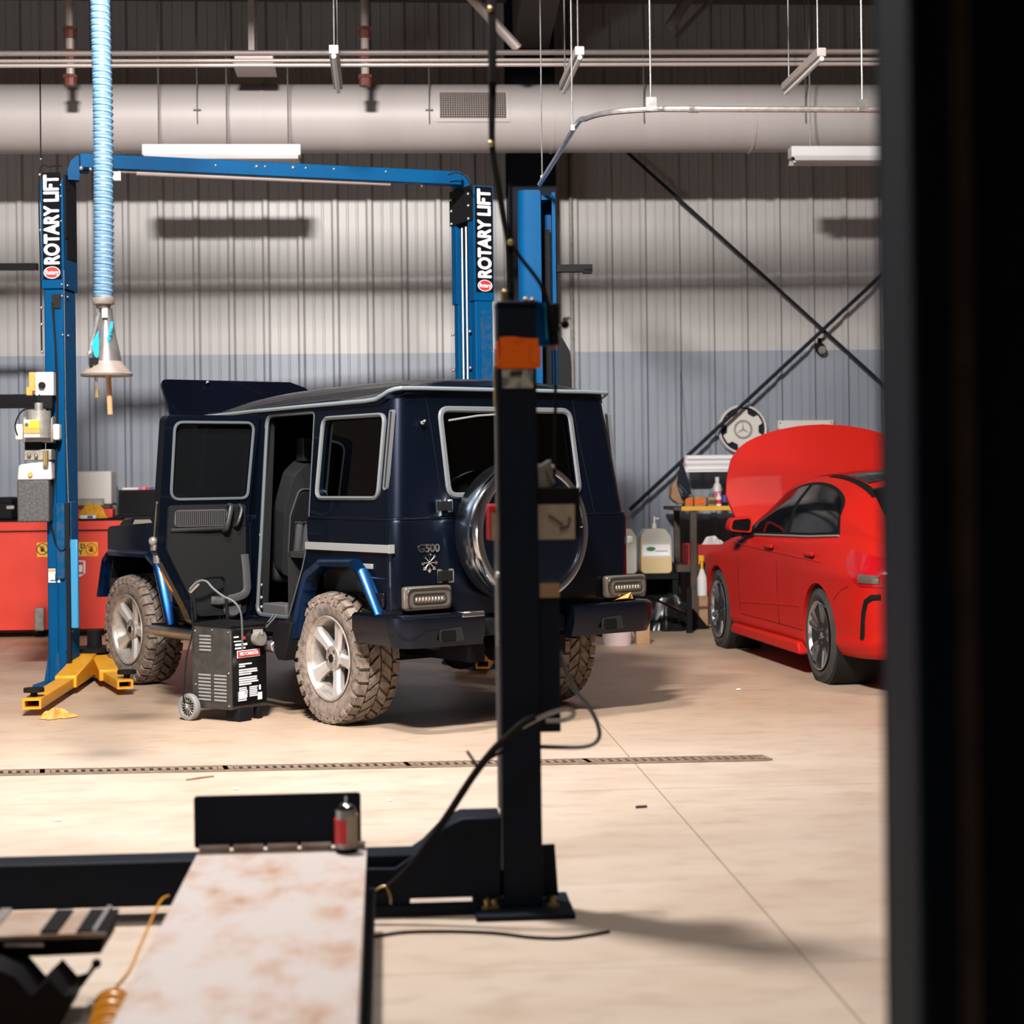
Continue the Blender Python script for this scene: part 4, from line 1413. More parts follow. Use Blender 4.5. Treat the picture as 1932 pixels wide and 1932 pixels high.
# lettering and badge
text('G500', .064, 'chrome', car, car.matrix_basis @ Vector((-.7565, .641, 1.066)), car.rotation_euler.to_matrix() @ Vector((0, -1, 0)), (0, 0, 1), name='model_lettering', depth=.006, bold=.0015, sx=1.05)
bd = MB()
for k in range(8):
    a = PI / 4 * k
    bd.add([(-.757, .637 + .046 * math.cos(a) + .014 * math.cos(a + q), .985 + .046 * math.sin(a) + .014 * math.sin(a + q)) for q in (0, PI / 2, PI, 1.5 * PI)] + [(-.764, .637 + .03 * math.cos(a), .985 + .03 * math.sin(a))],
           [(0, 1, 4), (1, 2, 4), (2, 3, 4), (3, 0, 4), (3, 2, 1, 0)])
    bd.cyl((-.760, .637, .985), (-.760, .637 + .042 * math.cos(a), .985 + .042 * math.sin(a)), .0035, 5)
bd.ball((-.76, .637, .985), .013, 6)
obj('badge', bd, 'chrome', car)
# dirt smear plate mark
# lamps in the rear
for s in (1, -1):
    yc = .668 * s if s > 0 else -.80
    yc = .672 if s > 0 else -.80
    b_ = obj('tail_lamp', MB().box((-.775, yc, .786), (.055, .325, .138)), 'lens_clear', car, bevel=.02, seg=3)
    obj('lamp_rim', MB().prism(rect(yc - .15, .727, yc + .15, .845, .045), [rect(yc - .14, .737, yc + .14, .835, .04)], -.81, -.80, SYZ)
        .prism(rect(yc - .115, .757, yc + .115, .815, .028), [rect(yc - .108, .764, yc + .108, .808, .024)], -.81, -.80, SYZ), 'chrome', b_)
    ld = MB()
    for k in range(9):
        ld.ball((-.806, yc - .088 + .022 * k, .780), .0075, 5, (.6, .8, 1.5))
    obj('led_row', ld, 'led', b_)
obj('side_lamp', MB().box((-.61, .893, .775), (.13, .02, .085)), 'black_glossy', car, bevel=.008)
obj('fuel_tab', MB().box((-.50, .89, .965), (.10, .012, .03)), 'trim_strip', car, bevel=.004)

# rear bumper: two wrapped ends and a low middle
def bumper(s, y_in):
    pth = [(-.42, .955 * s), (-.80, .955 * s)]
    for j in range(6):
        a = PI / 2 * j / 5
        pth.append((-.80 - .15 * math.sin(a), (.805 + .15 * math.cos(a)) * s))
    pth.append((-.95, y_in))
    prof = [(-.02, .70), (.0, .685), (.0, .60), (-.03, .515), (-.10, .515), (-.10, .70)]   # (outward, z)
    vs, fs = [], []
    n = len(prof)
    for i, (x, y) in enumerate(pth):
        p0 = pth[max(i - 1, 0)]; p1 = pth[min(i + 1, len(pth) - 1)]
        t = Vector((p1[0] - p0[0], p1[1] - p0[1])).normalized()
        nr = Vector((t.y, -t.x)) * s
        if nr.dot(Vector((x + .3, y))) < 0:
            nr = -nr
        k = 1.0 if i > 0 else .8
        for q in prof:
            vs.append((x + nr.x * q[0], y + nr.y * q[0], q[1] if i > 1 else .70 - (.70 - q[1]) * .95))
    for i in range(len(pth) - 1):
        for j in range(n):
            j2 = (j + 1) % n
            fs.append((i * n + j, i * n + j2, (i + 1) * n + j2, (i + 1) * n + j))
    fs.append(tuple(range(n)))
    fs.append(tuple((len(pth) - 1) * n + j for j in range(n)))
    return MB().add(vs, fs)


for s, yi, ys in ((1, .385, .62), (-1, -.265, -.56)):
    b_ = obj('rear_bumper', bumper(s, yi), 'car_blue', car, bevel=.012, ang=50)
    fl_ = MB().prism(fillet([(ys - .085, .545), (ys + .085, .545), (ys + .085, .615), (ys - .06, .625)], .015), [], -.957, -.948, SYZ)
    f = obj('fog_lamp_slot', fl_, 'dark_hole', b_)
    obj('fog_lamp', MB().prism(fillet([(ys - .02, .552), (ys + .075, .552), (ys + .075, .608), (ys - .02, .608)], .012), [], -.962, -.955, SYZ), 'black_glossy', b_)
    if s > 0:
        obj('step_plate', MB().box((-.915, .47, .703), (.06, .155, .008)).box((-.951, .47, .690), (.006, .155, .026)), 'chrome', b_, bevel=.003)
    obj('bumper_lip', MB().box((-.60, s * .60, .70), (.30, .62, .03)), 'black', b_)
obj('tow_bar', MB().box((-.80, .06, .60), (.12, .66, .10)), 'black_metal', car, bevel=.01)
# orange leaf of paper left on the right bumper end
pp = thing('paper_scrap', 'torn orange and white paper scrap lying on the right end of the rear bumper', 'scrap', car.matrix_basis @ Vector((-.86, -.72, .705)))
rm = car.matrix_basis
obj('scrap', MB().add([rm @ Vector(p) for p in [(-.88, -.60, .704), (-.88, -.66, .716), (-.86, -.76, .718), (-.85, -.79, .752), (-.84, -.82, .71), (-.80, -.70, .704)]], [(0, 1, 5), (1, 2, 5), (2, 3, 5), (3, 4, 5)]), 'orange_cloth', pp, w=True)

# flared arches
def flare(xc, s, pts_o, width=.06, m='car_blue_flare'):
    outer = fillet(pts_o, [0, .05, .05, .05, .05, 0], 5)
    inner = []
    cx = (pts_o[0][0] + pts_o[-1][0]) / 2
    pin = []
    for i, p in enumerate(pts_o):
        v = Vector((p[0] - cx, p[1] - .55))
        pin.append((p[0] - width * (1 if v.x > 0 else -1) * (1.0 if i in (0, 5) else .75), p[1] - (0 if i in (0, 5) else width * .85)))
    inn = fillet(pin, [0, .05, .05, .05, .05, 0], 5)
    k = len(outer)
    vs, fs = [], []
    for (p, y) in [(q, .868) for q in outer] + [(q, .925) for q in [((lerp(o_[0], i_[0], .18)), lerp(o_[1], i_[1], .18)) for o_, i_ in zip(outer, inn)]] + [(q, .945) for q in [((lerp(o_[0], i_[0], .5)), lerp(o_[1], i_[1], .5)) for o_, i_ in zip(outer, inn)]] + [(q, .935) for q in inn] + [(q, .84) for q in inn]:
        vs.append((p[0] + xc, y * s, p[1]))
    for r in range(4):
        for i in range(k - 1):
            fs.append((r * k + i, r * k + i + 1, (r + 1) * k + i + 1, (r + 1) * k + i))
    for i in range(k - 1):
        fs.append((4 * k + i, 4 * k + i + 1, i + 1, i))
    fs.append(tuple(r * k for r in range(5)))
    fs.append(tuple(r * k + k - 1 for r in range(5)))
    return MB().add(vs, fs)


fo = [(.375, .50), (.185, .925), (.02, 1.003), (-.40, 1.012), (-.485, .965), (-.69, .69)]
for s in (1, -1):
    obj('fender_flare', flare(0, s, fo), 'car_blue_flare', car, ang=50)
    fo2 = [(-.84 + 2.85, .46), (-.62 + 2.85, .93), (-.50 + 2.85, .985), (.20 + 2.85, .985), (.29 + 2.85, .93), (.40 + 2.85, .62)]
    fo2 = [(p[0] - 2.85, p[1]) for p in fo2]
    obj('fender_flare', flare(2.85, s, list(reversed(fo2))), 'car_blue_flare', car, ang=50)
# dark wheel housings
wh = MB()
for xc, a0, a1 in ((0, -.66, .46), (2.85, 2.22, 3.14)):
    for s in (1, -1):
        wh.box(((a0 + a1) / 2, s * .52, .78), (a1 - a0, .03, .62))
        wh.box(((a0 + a1) / 2, s * .69, 1.005 if xc == 0 else .99), (a1 - a0, .36, .03))
        for x in (a0, a1):
            wh.box((x, s * .69, .80), (.03, .36, .45))
obj('wheel_housing', wh, 'dark_hole', car)
ch = MB().box((1.15, 0, .575), (3.6, 1.02, .05)).box((.80, 0, .59), (.62, 1.72, .05)).box((-.1, .3, .45), (1.3, .1, .12)).box((-.1, -.3, .45), (1.3, .1, .12))
ch.cyl((0, -.7, .40), (0, .7, .40), .05, 10).cyl((2.85, -.7, .40), (2.85, .7, .40), .05, 10).ball((0, -.1, .40), .14, 8).ball((2.85, .15, .40), .14, 8)
ch.box((2.4, .42, .47), (1.9, .1, .12)).box((2.4, -.42, .47), (1.9, .1, .12)).cyl((-.75, -.15, .42), (-.3, -.15, .42), .09, 12)
obj('underbody', ch, 'black_metal', car)

# running board and mud flap
rb = MB()
prof = [(.875, .475), (.955, .475), (.985, .452), (.975, .415), (.94, .395), (.88, .40)]
rb.prism(prof, [], .50, 2.26, lambda a, b, c: (c, a, b))
obj('running_board', rb, 'galv', car, bevel=.008)
obj('step_tread', MB().box((1.4, .925, .478), (1.7, .07, .012)), 'black', car)
obj('sill', MB().box((1.35, .86, .555), (1.75, .05, .11)), 'car_blue', car, bevel=.015)
obj('mud_flap', MB().prism([(.28, .60), (.46, .60), (.53, .50), (.53, .43), (.46, .36), (.38, .36), (.33, .48)], [], .80, .96, SXZ), 'black', car, bevel=.01)
obj('running_board', MB().prism([(-p[0], p[1]) for p in prof], [], .50, 2.26, lambda a, b, c: (c, a, b)), 'galv', car, bevel=.008)

# front end
fe = MB()
arch2 = [(-.58 + 2.85, .5), (-.42 + 2.85, .88), (.40 + 2.85, .88), (.55 + 2.85, .5)]
for s in (1, -1):
    of = fillet([(1.97, .62), (2.24, .62), (2.40, .93), (3.06, .93), (3.14, .72), (3.17, .72), (3.17, 1.125), (3.12, 1.145), (1.97, 1.20)], [0, 0, .06, .06, 0, 0, .04, .04, 0], 4)
    fe.prism(of, [], s * .56, s * .875, SXZ)
obj('front_fender', fe, 'car_black', car, bevel=.02)
ff = obj('front_panel', MB().box((3.16, 0, .92), (.06, 1.14, .42)), 'car_black', car, bevel=.02)
gl = MB()
for k in range(5):
    gl.box((3.195, 0, .80 + .06 * k), (.02, .70, .03))
obj('grille', gl, 'black_glossy', ff)
for s in (1, -1):
    obj('headlamp', MB().cyl((3.18, s * .50, .92), (3.22, s * .50, .92), .105, 20), 'lens_clear', ff)
    t_ = obj('turn_signal', MB().hexa([(2.88, s * .60, 1.14), (3.13, s * .60, 1.13), (3.13, s * .82, 1.13), (2.88, s * .82, 1.14), (2.91, s * .63, 1.205), (3.07, s * .63, 1.20), (3.07, s * .79, 1.20), (2.91, s * .79, 1.205)]), 'black_glossy', car, bevel=.015)
    obj('signal_lens', MB().hexa([(2.878, s * .64, 1.155), (2.90, s * .64, 1.155), (2.90, s * .80, 1.155), (2.878, s * .80, 1.155), (2.895, s * .66, 1.192), (2.91, s * .66, 1.192), (2.91, s * .78, 1.192), (2.895, s * .78, 1.192)]), 'led', t_)
vf = MB().prism(rect(2.06, 1.03, 2.34, 1.145, .01), [rect(2.075, 1.045, 2.325, 1.13, .006)], .874, .884, SXZ)
for k in range(4):
    vf.box((2.2, .877, 1.055 + .022 * k), (.25, .006, .008))
obj('fender_vent', vf, 'trim_strip', car)
obj('fender_cap', MB().ball((2.55, .70, 1.185), .02, 8), 'galv', car)
obj('front_bumper', MB().box((3.20, 0, .60), (.12, 1.62, .20)), 'car_blue', car, bevel=.03)
eb = MB().box((2.7, 0, .85), (1.1, .9, .35)).box((2.6, 0, 1.03), (.6, .5, .08)).cyl((2.3, -.2, 1.1), (2.9, -.2, 1.1), .05, 10)
obj('engine_block', eb, 'black_metal', car)
# raised hood
H0, H1 = Vector((2.02, 0, 1.26)), Vector((2.70, 0, 2.215))
hv = (H1 - H0)


def hood_pt(a, b, c):     # a: width, b: 0..1 along, c: thickness towards the front
    nrm = Vector((hv.z, 0, -hv.x)).normalized()
    bulge = .035 * (1 - min(1, abs(a) / .36) ** 4) * (1 if b > .05 else 0)
    return H0 + hv * b + Vector((0, a, 0)) + nrm * (c - bulge * (1 if c < .01 else 0))


ho = fillet([(-.70, 0), (.70, 0), (.655, 1.0), (-.42, 1.0), (-.55, .95)], [.03, .03, .05, .04, .05], 4)
hd = obj('hood', MB().prism(ho, [], 0, .03, hood_pt), 'car_blue', car, bevel=.006)
obj('hood_jet', MB().ball(hood_pt(.30, .965, -.008), .016, 8), 'chrome', hd)
obj('hood_strut', MB().cyl((2.95, -.6, 1.12), hood_pt(-.55, .72, .03), .012, 8), 'black_metal', hd)
obj('door_mirror', MB().box((1.80, 1.0, 1.36), (.10, .20, .17)).box((1.82, .90, 1.30), (.05, .10, .05)), 'car_black', car, bevel=.03)
fd = obj('front_door', MB().path([(.93, .8865, 1.2), (.93, .8865, .64), (1.80, .8865, .64), (1.90, .8865, 1.0), (1.90, .8865, 1.22)], .004, 4), 'black_glossy', car)
obj('door_handle', MB().box((1.05, .905, 1.16), (.16, .035, .035)), 'car_black', fd, bevel=.008)

# opening seal and inner sill
do2 = [p for p in door_op]
obj('opening_seal', MB().path([(p[0], hw_at(p[1]) - .012, p[1]) for p in do2], .014, 6, closed=True), 'seal_dark', car)
bpil = MB().hexa([(.865, .80, .60), (.935, .80, .60), (.935, .872, .60), (.865, .872, .60), (.865, .73, 1.88), (.935, .73, 1.88), (.935, .79, 1.88), (.865, .79, 1.88)])
obj('centre_pillar', bpil, 'door_trim', car)
bb = MB()
for z in (.66, .72, .80, .98, 1.03, 1.12):
    bb.ball((.868, .845, z), .012, 6)
obj('pillar_bolt', bb, 'cast_grey', car)

# open rear door (hinged on the centre pillar, standing square to the body)
XD = .925
dpoly = fillet([(.885, .575), (1.30, .575), (1.335, .66), (1.535, 1.03), (1.515, 1.25), (1.462, 1.885), (.80, 1.885), (.888, 1.25)], [.03, .05, .05, .06, .05, .05, .05, .03], 4)
dwin = fillet([(.90, 1.355), (1.435, 1.355), (1.40, 1.838), (.845, 1.838)], [.05, .06, .06, .05], 5)
dr_ = obj('rear_door', MB().prism(dpoly, [dwin], XD + .01, XD + .095, SYZ), 'car_blue', car, bevel=.008)
SD = lambda a, b, c: (XD + c, a, b)
obj('door_glass', MB().prism(dwin, [], .045, .052, SD), 'tint_black', dr_)
obj('window_seal', MB().path([SD(p[0], p[1], .008) for p in dwin], .010, 6, closed=True), 'seal_dark', dr_)
tp = fillet([(.93, .62), (1.27, .62), (1.30, .70), (1.475, 1.04), (1.455, 1.32), (.925, 1.32)], [.03, .04, .05, .08, .03, .03], 5)
obj('trim_panel', MB().prism(tp, [], -.015, .012, SD), 'door_trim', dr_, bevel=.010, seg=3)
obj('cloth_insert', MB().prism(fillet([(1.06, 1.185), (1.43, 1.185), (1.42, 1.29), (1.06, 1.29)], .03), [], -.024, -.013, SD), 'cloth_rib', dr_)
cl_ = MB()
for k in range(26):
    y = 1.075 + k * .0135
    cl_.box((XD - .026, y, 1.238), (.006, .005, .09))
obj('cloth_ribbing', cl_, 'door_trim', dr_)
obj('arm_rest', MB().path([SD(1.45, 1.165, -.012), SD(1.2, 1.168, -.03), SD(1.06, 1.17, -.03)], .014, 8), 'leather', dr_)
gh = MB().path(smooth_path([SD(1.05, 1.315, -.02), SD(1.05, 1.30, -.055), SD(1.085, 1.18, -.065), SD(1.09, 1.15, -.03)], 6), .014, 8, flat=(1, 1.2))
gh.path(smooth_path([SD(.975, 1.315, -.02), SD(.975, 1.28, -.05), SD(1.005, 1.20, -.055), SD(1.01, 1.18, -.02)], 6), .012, 8)
obj('pull_handle', gh, 'leather', dr_)
hp_ = MB().prism(fillet([(.93, 1.18), (1.03, 1.18), (1.03, 1.30), (.93, 1.30)], .02), [], -.02, -.012, SD)
obj('handle_plate', hp_, 'black', dr_)
pk = MB().grid(lambda u, v: SD(lerp(.94, 1.13, u), lerp(.74, 1.0, v) - .05 * (1 - v) * (u - .5), -.02 - .05 * math.sin(PI * u) * (1 - .3 * v)), 10, 6)
obj('door_pocket', MB().path(smooth_path([SD(.945, 1.00, -.03), SD(.94, .85, -.045), SD(.96, .75, -.055), SD(1.10, .715, -.05), SD(1.18, .715, -.02)], 8), .028, 8, flat=(1, .5)), 'leather_grey', dr_)
obj('speaker', MB().lathe([(.001, .02), (.05, .022), (.062, .012), (.066, 0)], 24, Matrix.Translation((XD - .012, 1.03, .665)) @ Matrix.Rotation(-PI / 2, 4, 'Y')), 'cloth_rib', dr_)
edge_y = lambda z: interp([.575, .66, 1.03, 1.25, 1.885], [1.30, 1.335, 1.535, 1.515, 1.462], z)
lt = MB().box((XD + .05, edge_y(1.06) + .006, 1.075), (.05, .02, .07)).box((XD + .05, edge_y(.99) + .006, .985), (.055, .02, .05)).ball((XD + .04, edge_y(1.06) + .012, 1.10), .028, 8)
obj('door_latch', lt, 'cast_grey', dr_, bevel=.004)
obj('latch_rod', MB().cyl((XD + .05, edge_y(1.33) + .004, 1.33), (XD + .05, edge_y(1.1) + .004, 1.11), .006, 6).ball((XD + .05, edge_y(1.33), 1.335), .012, 6), 'brown_steel', dr_)
obj('edge_reflector', MB().prism([(1.40, .78), (1.42, .80), (1.485, .925), (1.465, .89)], [], .02, .045, lambda a, b, c: (XD + c, a + .02, b)), 'amber', dr_)
obj('edge_sticker', MB().box((2.12, .884, .70), (.09, .005, .13)), 'trim_grey', car)

# seats
def seat(y, nm):
    fr = fillet([(-.235, .0), (.235, .0), (.25, .42), (.20, .66), (.12, .74), (-.12, .74), (-.20, .66), (-.25, .42)], [.06, .06, .1, .1, .08, .08, .1, .1], 5)
    base = Vector((1.02, y, .86)); up = Vector((-.19, 0, .98)).normalized(); bk = Vector((-.98, 0, -.19)).normalized()
    s_ = obj(nm, MB().prism(fr, [], -.075, .075, lambda a, b, c: base + up * b + Vector((0, a, 0)) + bk * c), 'leather', car, bevel=.045, seg=4, ang=60)
    obj('seat_cushion', MB().box((1.28, y, .88), (.52, .5, .17)), 'leather', s_, bevel=.05, seg=3)
    obj('headrest', MB().box(base + up * .80 + Vector((0, 0, .02)), (.10, .26, .15)).cyl(base + up * .70 + Vector((0, -.06, 0)), base + up * .8 + Vector((0, -.06, 0)), .007, 6), 'leather', s_, bevel=.03, seg=3)
    bp = fillet([(-.19, .12), (.19, .12), (.20, .40), (.15, .56), (-.15, .56), (-.20, .40)], .05)
    obj('back_panel', MB().prism(bp, [], .075, .092, lambda a, b, c: base + up * b + Vector((0, a, 0)) + bk * c), 'black', s_, bevel=.01)
    obj('piping', MB().path([base + up * p[1] + Vector((0, p[0], 0)) + bk * .085 for p in fillet([(-.20, .10), (.20, .10), (.21, .40), (.16, .575), (-.16, .575), (-.21, .40)], .05)], .006, 5, closed=True), 'leather_grey', s_)

    def pock(u, v):
        a = lerp(-.175, .175, u)
        b = lerp(.10, .36, v)
        c = .10 + .035 * math.sin(PI * u) * (.4 + .6 * v) + .010 * math.sin(u * 44) * v
        return base + up * b + Vector((0, a, 0)) + bk * c
    pc = obj('map_pocket', MB().grid(pock, 40, 10), 'leather_grey', s_, ang=80)
    obj('pocket_hem', MB().path([pock(i / 40, 1.0) for i in range(41)], .007, 6), 'leather', s_)
    return s_


seat(.42, 'front_seat')
seat(-.42, 'front_seat')
rs = obj('rear_seat', MB().box((.12, 0, .86), (.50, 1.40, .22)), 'leather_grey', car, bevel=.06, seg=3)
obj('seat_back', MB().hexa([(-.22, -.70, .9), (-.04, -.70, .9), (-.04, .70, .9), (-.22, .70, .9), (-.34, -.66, 1.50), (-.22, -.66, 1.50), (-.22, .66, 1.50), (-.34, .66, 1.50)]), 'leather_grey', rs, bevel=.04)
for y in (-.42, .42):
    obj('headrest', MB().box((-.30, y, 1.58), (.09, .26, .17)), 'leather', rs, bevel=.03)
obj('floor_mat', MB().box((.68, .55, .622), (.40, .5, .02)).box((.66, .80, .655), (.3, .14, .07)), 'cloth_rib', car, bevel=.02)
obj('floor_carpet', MB().box((.8, 0, .612), (2.2, 1.55, .02)).box((-.4, 0, .9), (.3, 1.0, .04)), 'carpet', car)
obj('dashboard', MB().box((1.72, 0, 1.12), (.3, 1.5, .3)).path([(1.52 + .0, .42 + .18 * math.cos(2 * PI * k / 20), 1.28 + .18 * math.sin(2 * PI * k / 20)) for k in range(20)], .014, 6, closed=True), 'black', car)
obj('door_card', MB().box((.55, -.82, 1.0), (.6, .03, .6)).box((1.35, -.82, 1.0), (.75, .03, .6)), 'door_trim', car)
obj('jumper_cable', MB().path(smooth_path([(.60, .90, .63), (.72, .965, .50), (.95, 1.02, .44)], 5), .006, 6).path(smooth_path([(.56, .90, .63), (.68, .975, .50), (.90, 1.03, .42)], 5), .006, 6), 'trim_grey', car)

# spare wheel in its steel ring cover
SPY, SPZ = .09, 1.15
sp = obj('spare_wheel', MB().lathe([(.001, .02), (.375, .02), (.41, .05), (.41, .20), (.39, .235)], 64, Matrix.Translation((-.77, SPY, SPZ)) @ Matrix.Rotation(-PI / 2, 4, 'Y')), 'steel_cover', car, ang=50)
obj('cover_ring', MB().lathe([(.412, .195), (.414, .235), (.402, .262), (.376, .268), (.362, .262), (.36, .25), (.39, .19)], 64, Matrix.Translation((-.77, SPY, SPZ)) @ Matrix.Rotation(-PI / 2, 4, 'Y'), closed=True), 'chrome', sp, ang=50)
obj('cover_face', MB().lathe([(.001, .258), (.30, .256), (.366, .25)], 64, Matrix.Translation((-.77, SPY, SPZ)) @ Matrix.Rotation(-PI / 2, 4, 'Y')), 'car_blue', sp)
obj('spare_mount', MB().box((-.76, SPY, SPZ), (.06, .3, .3)), 'black_metal', sp)
obj('face_seam', MB().path([(-1.029, SPY - .36 * math.cos(a), SPZ + .02) for a in (0,)] + [(-1.029, SPY - .05, SPZ + .02)], .004, 4), 'chrome', sp)


# wheels
def tire_mesh(R, Wd, rim, blocks, rows, tread_h, side=1):
    mb = MB()
    h = Wd / 2
    prof = [(rim, -h * .80), (rim + .02, -h * .92), (lerp(rim, R, .5), -h), (R - .045, -h * .96), (R - tread_h - .004, -h * .80),
            (R - tread_h, -h * .4), (R - tread_h, h * .4), (R - tread_h - .004, h * .80), (R - .045, h * .96), (lerp(rim, R, .5), h), (rim + .02, h * .92), (rim, h * .80)]
    mb.lathe(prof, 64, Matrix.Rotation(-PI / 2, 4, 'X'), closed=True)
    if blocks:
        for i in range(blocks):
            for (y0, y1, da, fill, r0, r1, skew) in rows:
                a = 2 * PI * (i + da) / blocks
                w_ = 2 * PI / blocks * fill / 2
                p = []
                for rr in (r0, r1):
                    for (yy, sg) in ((y0, -1), (y1, -1), (y1, 1), (y0, 1)):
                        q = a + sg * w_ + skew * (yy - (y0 + y1) / 2)
                        k = rr - (.012 if abs(yy) > h * .9 and rr == r1 else 0)
                        p.append((k * math.cos(q), yy, k * math.sin(q)))
                mb.hexa(p)
    return mb


TR = .402
rows = []
hh = .135
for s in (-1, 1):
    rows.append((s * hh * .60, s * hh * 1.0, 0 if s > 0 else .5, .72, TR - .035, TR - .002, 0))       # shoulder lugs
    rows.append((s * hh * .94, s * hh * 1.03, 0 if s > 0 else .5, .55, TR - .062, TR - .014, 0))      # side biters
    rows.append((s * hh * .05, s * hh * .52, .25 if s > 0 else .75, .74, TR - .03, TR, 2.2 * s))


def wheel_g(xc, s, dusty=True, steer=0.0):
    yc = .745 * s
    Mx = Matrix.Translation((xc, yc, TR - .006)) @ Matrix.Rotation(steer, 4, 'Z')
    t = tire_mesh(TR, .27, .245, 30, rows, .022)
    o = obj('wheel', tr(Mx, t), 'dusty_tire', car, ang=30)
    # rim, outer side towards +y*s
    F = Mx @ Matrix.Rotation(-PI / 2 * s, 4, 'X')     # local +z points outward
    rm_ = MB().lathe([(.252, .118), (.258, .126), (.25, .132), (.238, .122), (.232, .09), (.222, -.10), (.215, -.10), (.225, .09), (.240, .112)], 48, F, closed=True)
    ro = obj('rim', rm_, 'alloy_dusty', o, ang=50)
    sk = MB()
    for k in range(5):
        a = 2 * PI * k / 5 + PI / 2 + .22
        c_, s_ = math.cos(a), math.sin(a)
        L = [(.05, .040, .088), (.12, .036, .094), (.19, .044, .108), (.236, .066, .110)]
        vs, fs = [], []
        for (r, wd, hz_) in L:
            for (t_, hh_) in ((-wd, hz_ - .018), (-wd * .55, hz_), (wd * .55, hz_), (wd, hz_ - .018), (wd * .8, hz_ - .05), (-wd * .8, hz_ - .05)):
                vs.append((r * c_ - t_ * s_, r * s_ + t_ * c_, hh_))
        for i in range(3):
            for j in range(6):
                j2 = (j + 1) % 6
                fs.append((i * 6 + j, i * 6 + j2, i * 6 + 6 + j2, i * 6 + 6 + j))
        fs += [tuple(range(6)), tuple(18 + j for j in range(6))]
        sk.add(vs, fs, F)
    obj('spoke', sk, 'alloy', o, ang=25)
    hb = MB().lathe([(.001, .104), (.028, .104), (.034, .098), (.070, .098), (.078, .090), (.08, .03)], 32, F)
    obj('hub', hb, 'alloy_dusty', o, ang=40)
    nuts = MB()
    for k in range(5):
        a = 2 * PI * k / 5 + .3
        nuts.cyl(F @ Vector((.054 * math.cos(a), .054 * math.sin(a), .09)), F @ Vector((.054 * math.cos(a), .054 * math.sin(a), .106)), .009, 6)
    obj('lug_nut', nuts, 'chrome', o)
    obj('hub_cap', MB().lathe([(.001, .112), (.020, .111), (.027, .104), (.027, .095)], 20, F), 'black_metal', o)
    obj('brake_disc', MB().lathe([(.001, .0), (.17, .0), (.17, -.03), (.001, -.03)], 32, F).lathe([(.17, -.04), (.214, -.04), (.214, -.09), (.1, -.09)], 32, F), 'dark_hole', o)
    return o


for xc, s, st in ((0, 1, 0), (2.85, 1, .0), (0, -1, 0), (2.85, -1, 0)):
    wheel_g(xc, s, True, st)

# ------------------------------------------------------------------ red saloon with its bonnet up
RX, RY, RH = 3.895, 12.54, R_(94.5)
red = thing('red_saloon', 'bright red saloon car with raised bonnet beside the workbench', 'car', (RX, RY, 0), RH)
SXS = [-1.0, -.96, -.86, -.66, -.35, 0, .4, .9, 1.4, 1.85, 2.25, 2.75, 3.2, 3.5, 3.62]
S_hw = [.56, .72, .825, .875, .895, .90, .895, .885, .885, .89, .895, .90, .86, .72, .50]
S_zb = [.36, .28, .24, .22, .21, .19, .18, .18, .18, .18, .19, .19, .20, .24, .34]
S_zbelt = [.90, .95, .985, 1.01, 1.02, 1.01, .995, .985, .975, .965, .95, .90, .82, .72, .60]
S_yb = [.42, .56, .66, .73, .775, .815, .83, .835, .835, .835, .83, .80, .73, .58, .40]
S_zc = [.93, .99, 1.045, 1.10, 1.265, 1.40, 1.47, 1.49, 1.46, 1.285, 1.04, .98, .88, .76, .62]
S_zr = [.92, .975, 1.03, 1.08, 1.21, 1.345, 1.415, 1.435, 1.40, 1.225, 1.00, .94, .86, .745, .61]
S_yt = [.36, .50, .58, .63, .60, .585, .585, .59, .60, .635, .70, .68, .60, .45, .30]


def cat(xs, ys, x):     # smooth interpolation
    n = len(xs)
    if x <= xs[0]:
        return ys[0]
    if x >= xs[-1]:
        return ys[-1]
    i = max(k for k in range(n - 1) if xs[k] <= x)
    h = xs[i + 1] - xs[i]
    t = (x - xs[i]) / h
    m0 = (ys[i + 1] - ys[i - 1]) / (xs[i + 1] - xs[i - 1]) if i > 0 else (ys[1] - ys[0]) / (xs[1] - xs[0])
    m1 = (ys[i + 2] - ys[i]) / (xs[i + 2] - xs[i]) if i < n - 2 else (ys[-1] - ys[-2]) / (xs[-1] - xs[-2])
    return ((2 * t ** 3 - 3 * t * t + 1) * ys[i] + (t ** 3 - 2 * t * t + t) * h * m0 + (-2 * t ** 3 + 3 * t * t) * ys[i + 1] + (t ** 3 - t * t) * h * m1)


def section(x):
    hw, zb, zl, yb, zc, zr, yt = (cat(SXS, q, x) for q in (S_hw, S_zb, S_zbelt, S_yb, S_zc, S_zr, S_yt))
    g = max(0.0, min(1.0, (zr - zl) / .3))
    return [(0, zb), (hw * .7, zb), (hw - .06, zb + .02), (hw - .015, zb + .10), (hw - .022, zb + .16), (hw - .012, .50), (hw - .006, min(.70, zl - .12)), (hw - .004, min(.80, zl - .07)), (yb + .035, zl - .045), (yb, zl - .005),
            (yb - .025, zl + .02 * g), (lerp(yb, yt, .42) + .022 * g, lerp(zl, zr, .5)), (yt + .045 * g, zr - .07 * g), (yt, zr - .02 * g), (yt - .07, zr + .006), (yt * .45, lerp(zr, zc, .8)), (0, zc)]


def sec_pts(x, per=3):
    p = section(x)
    ys, zs = [q[0] for q in p], [q[1] for q in p]
    ts = list(range(len(p)))
    out = []
    for i in range(len(p) - 1):
        for j in range(per):
            t = i + j / per
            if 2 <= t <= 5:
                out.append((interp(ts, ys, t), interp(ts, zs, t)))
            else:
                out.append((cat(ts, ys, t), cat(ts, zs, t)))
    out.append(p[-1])
    return out


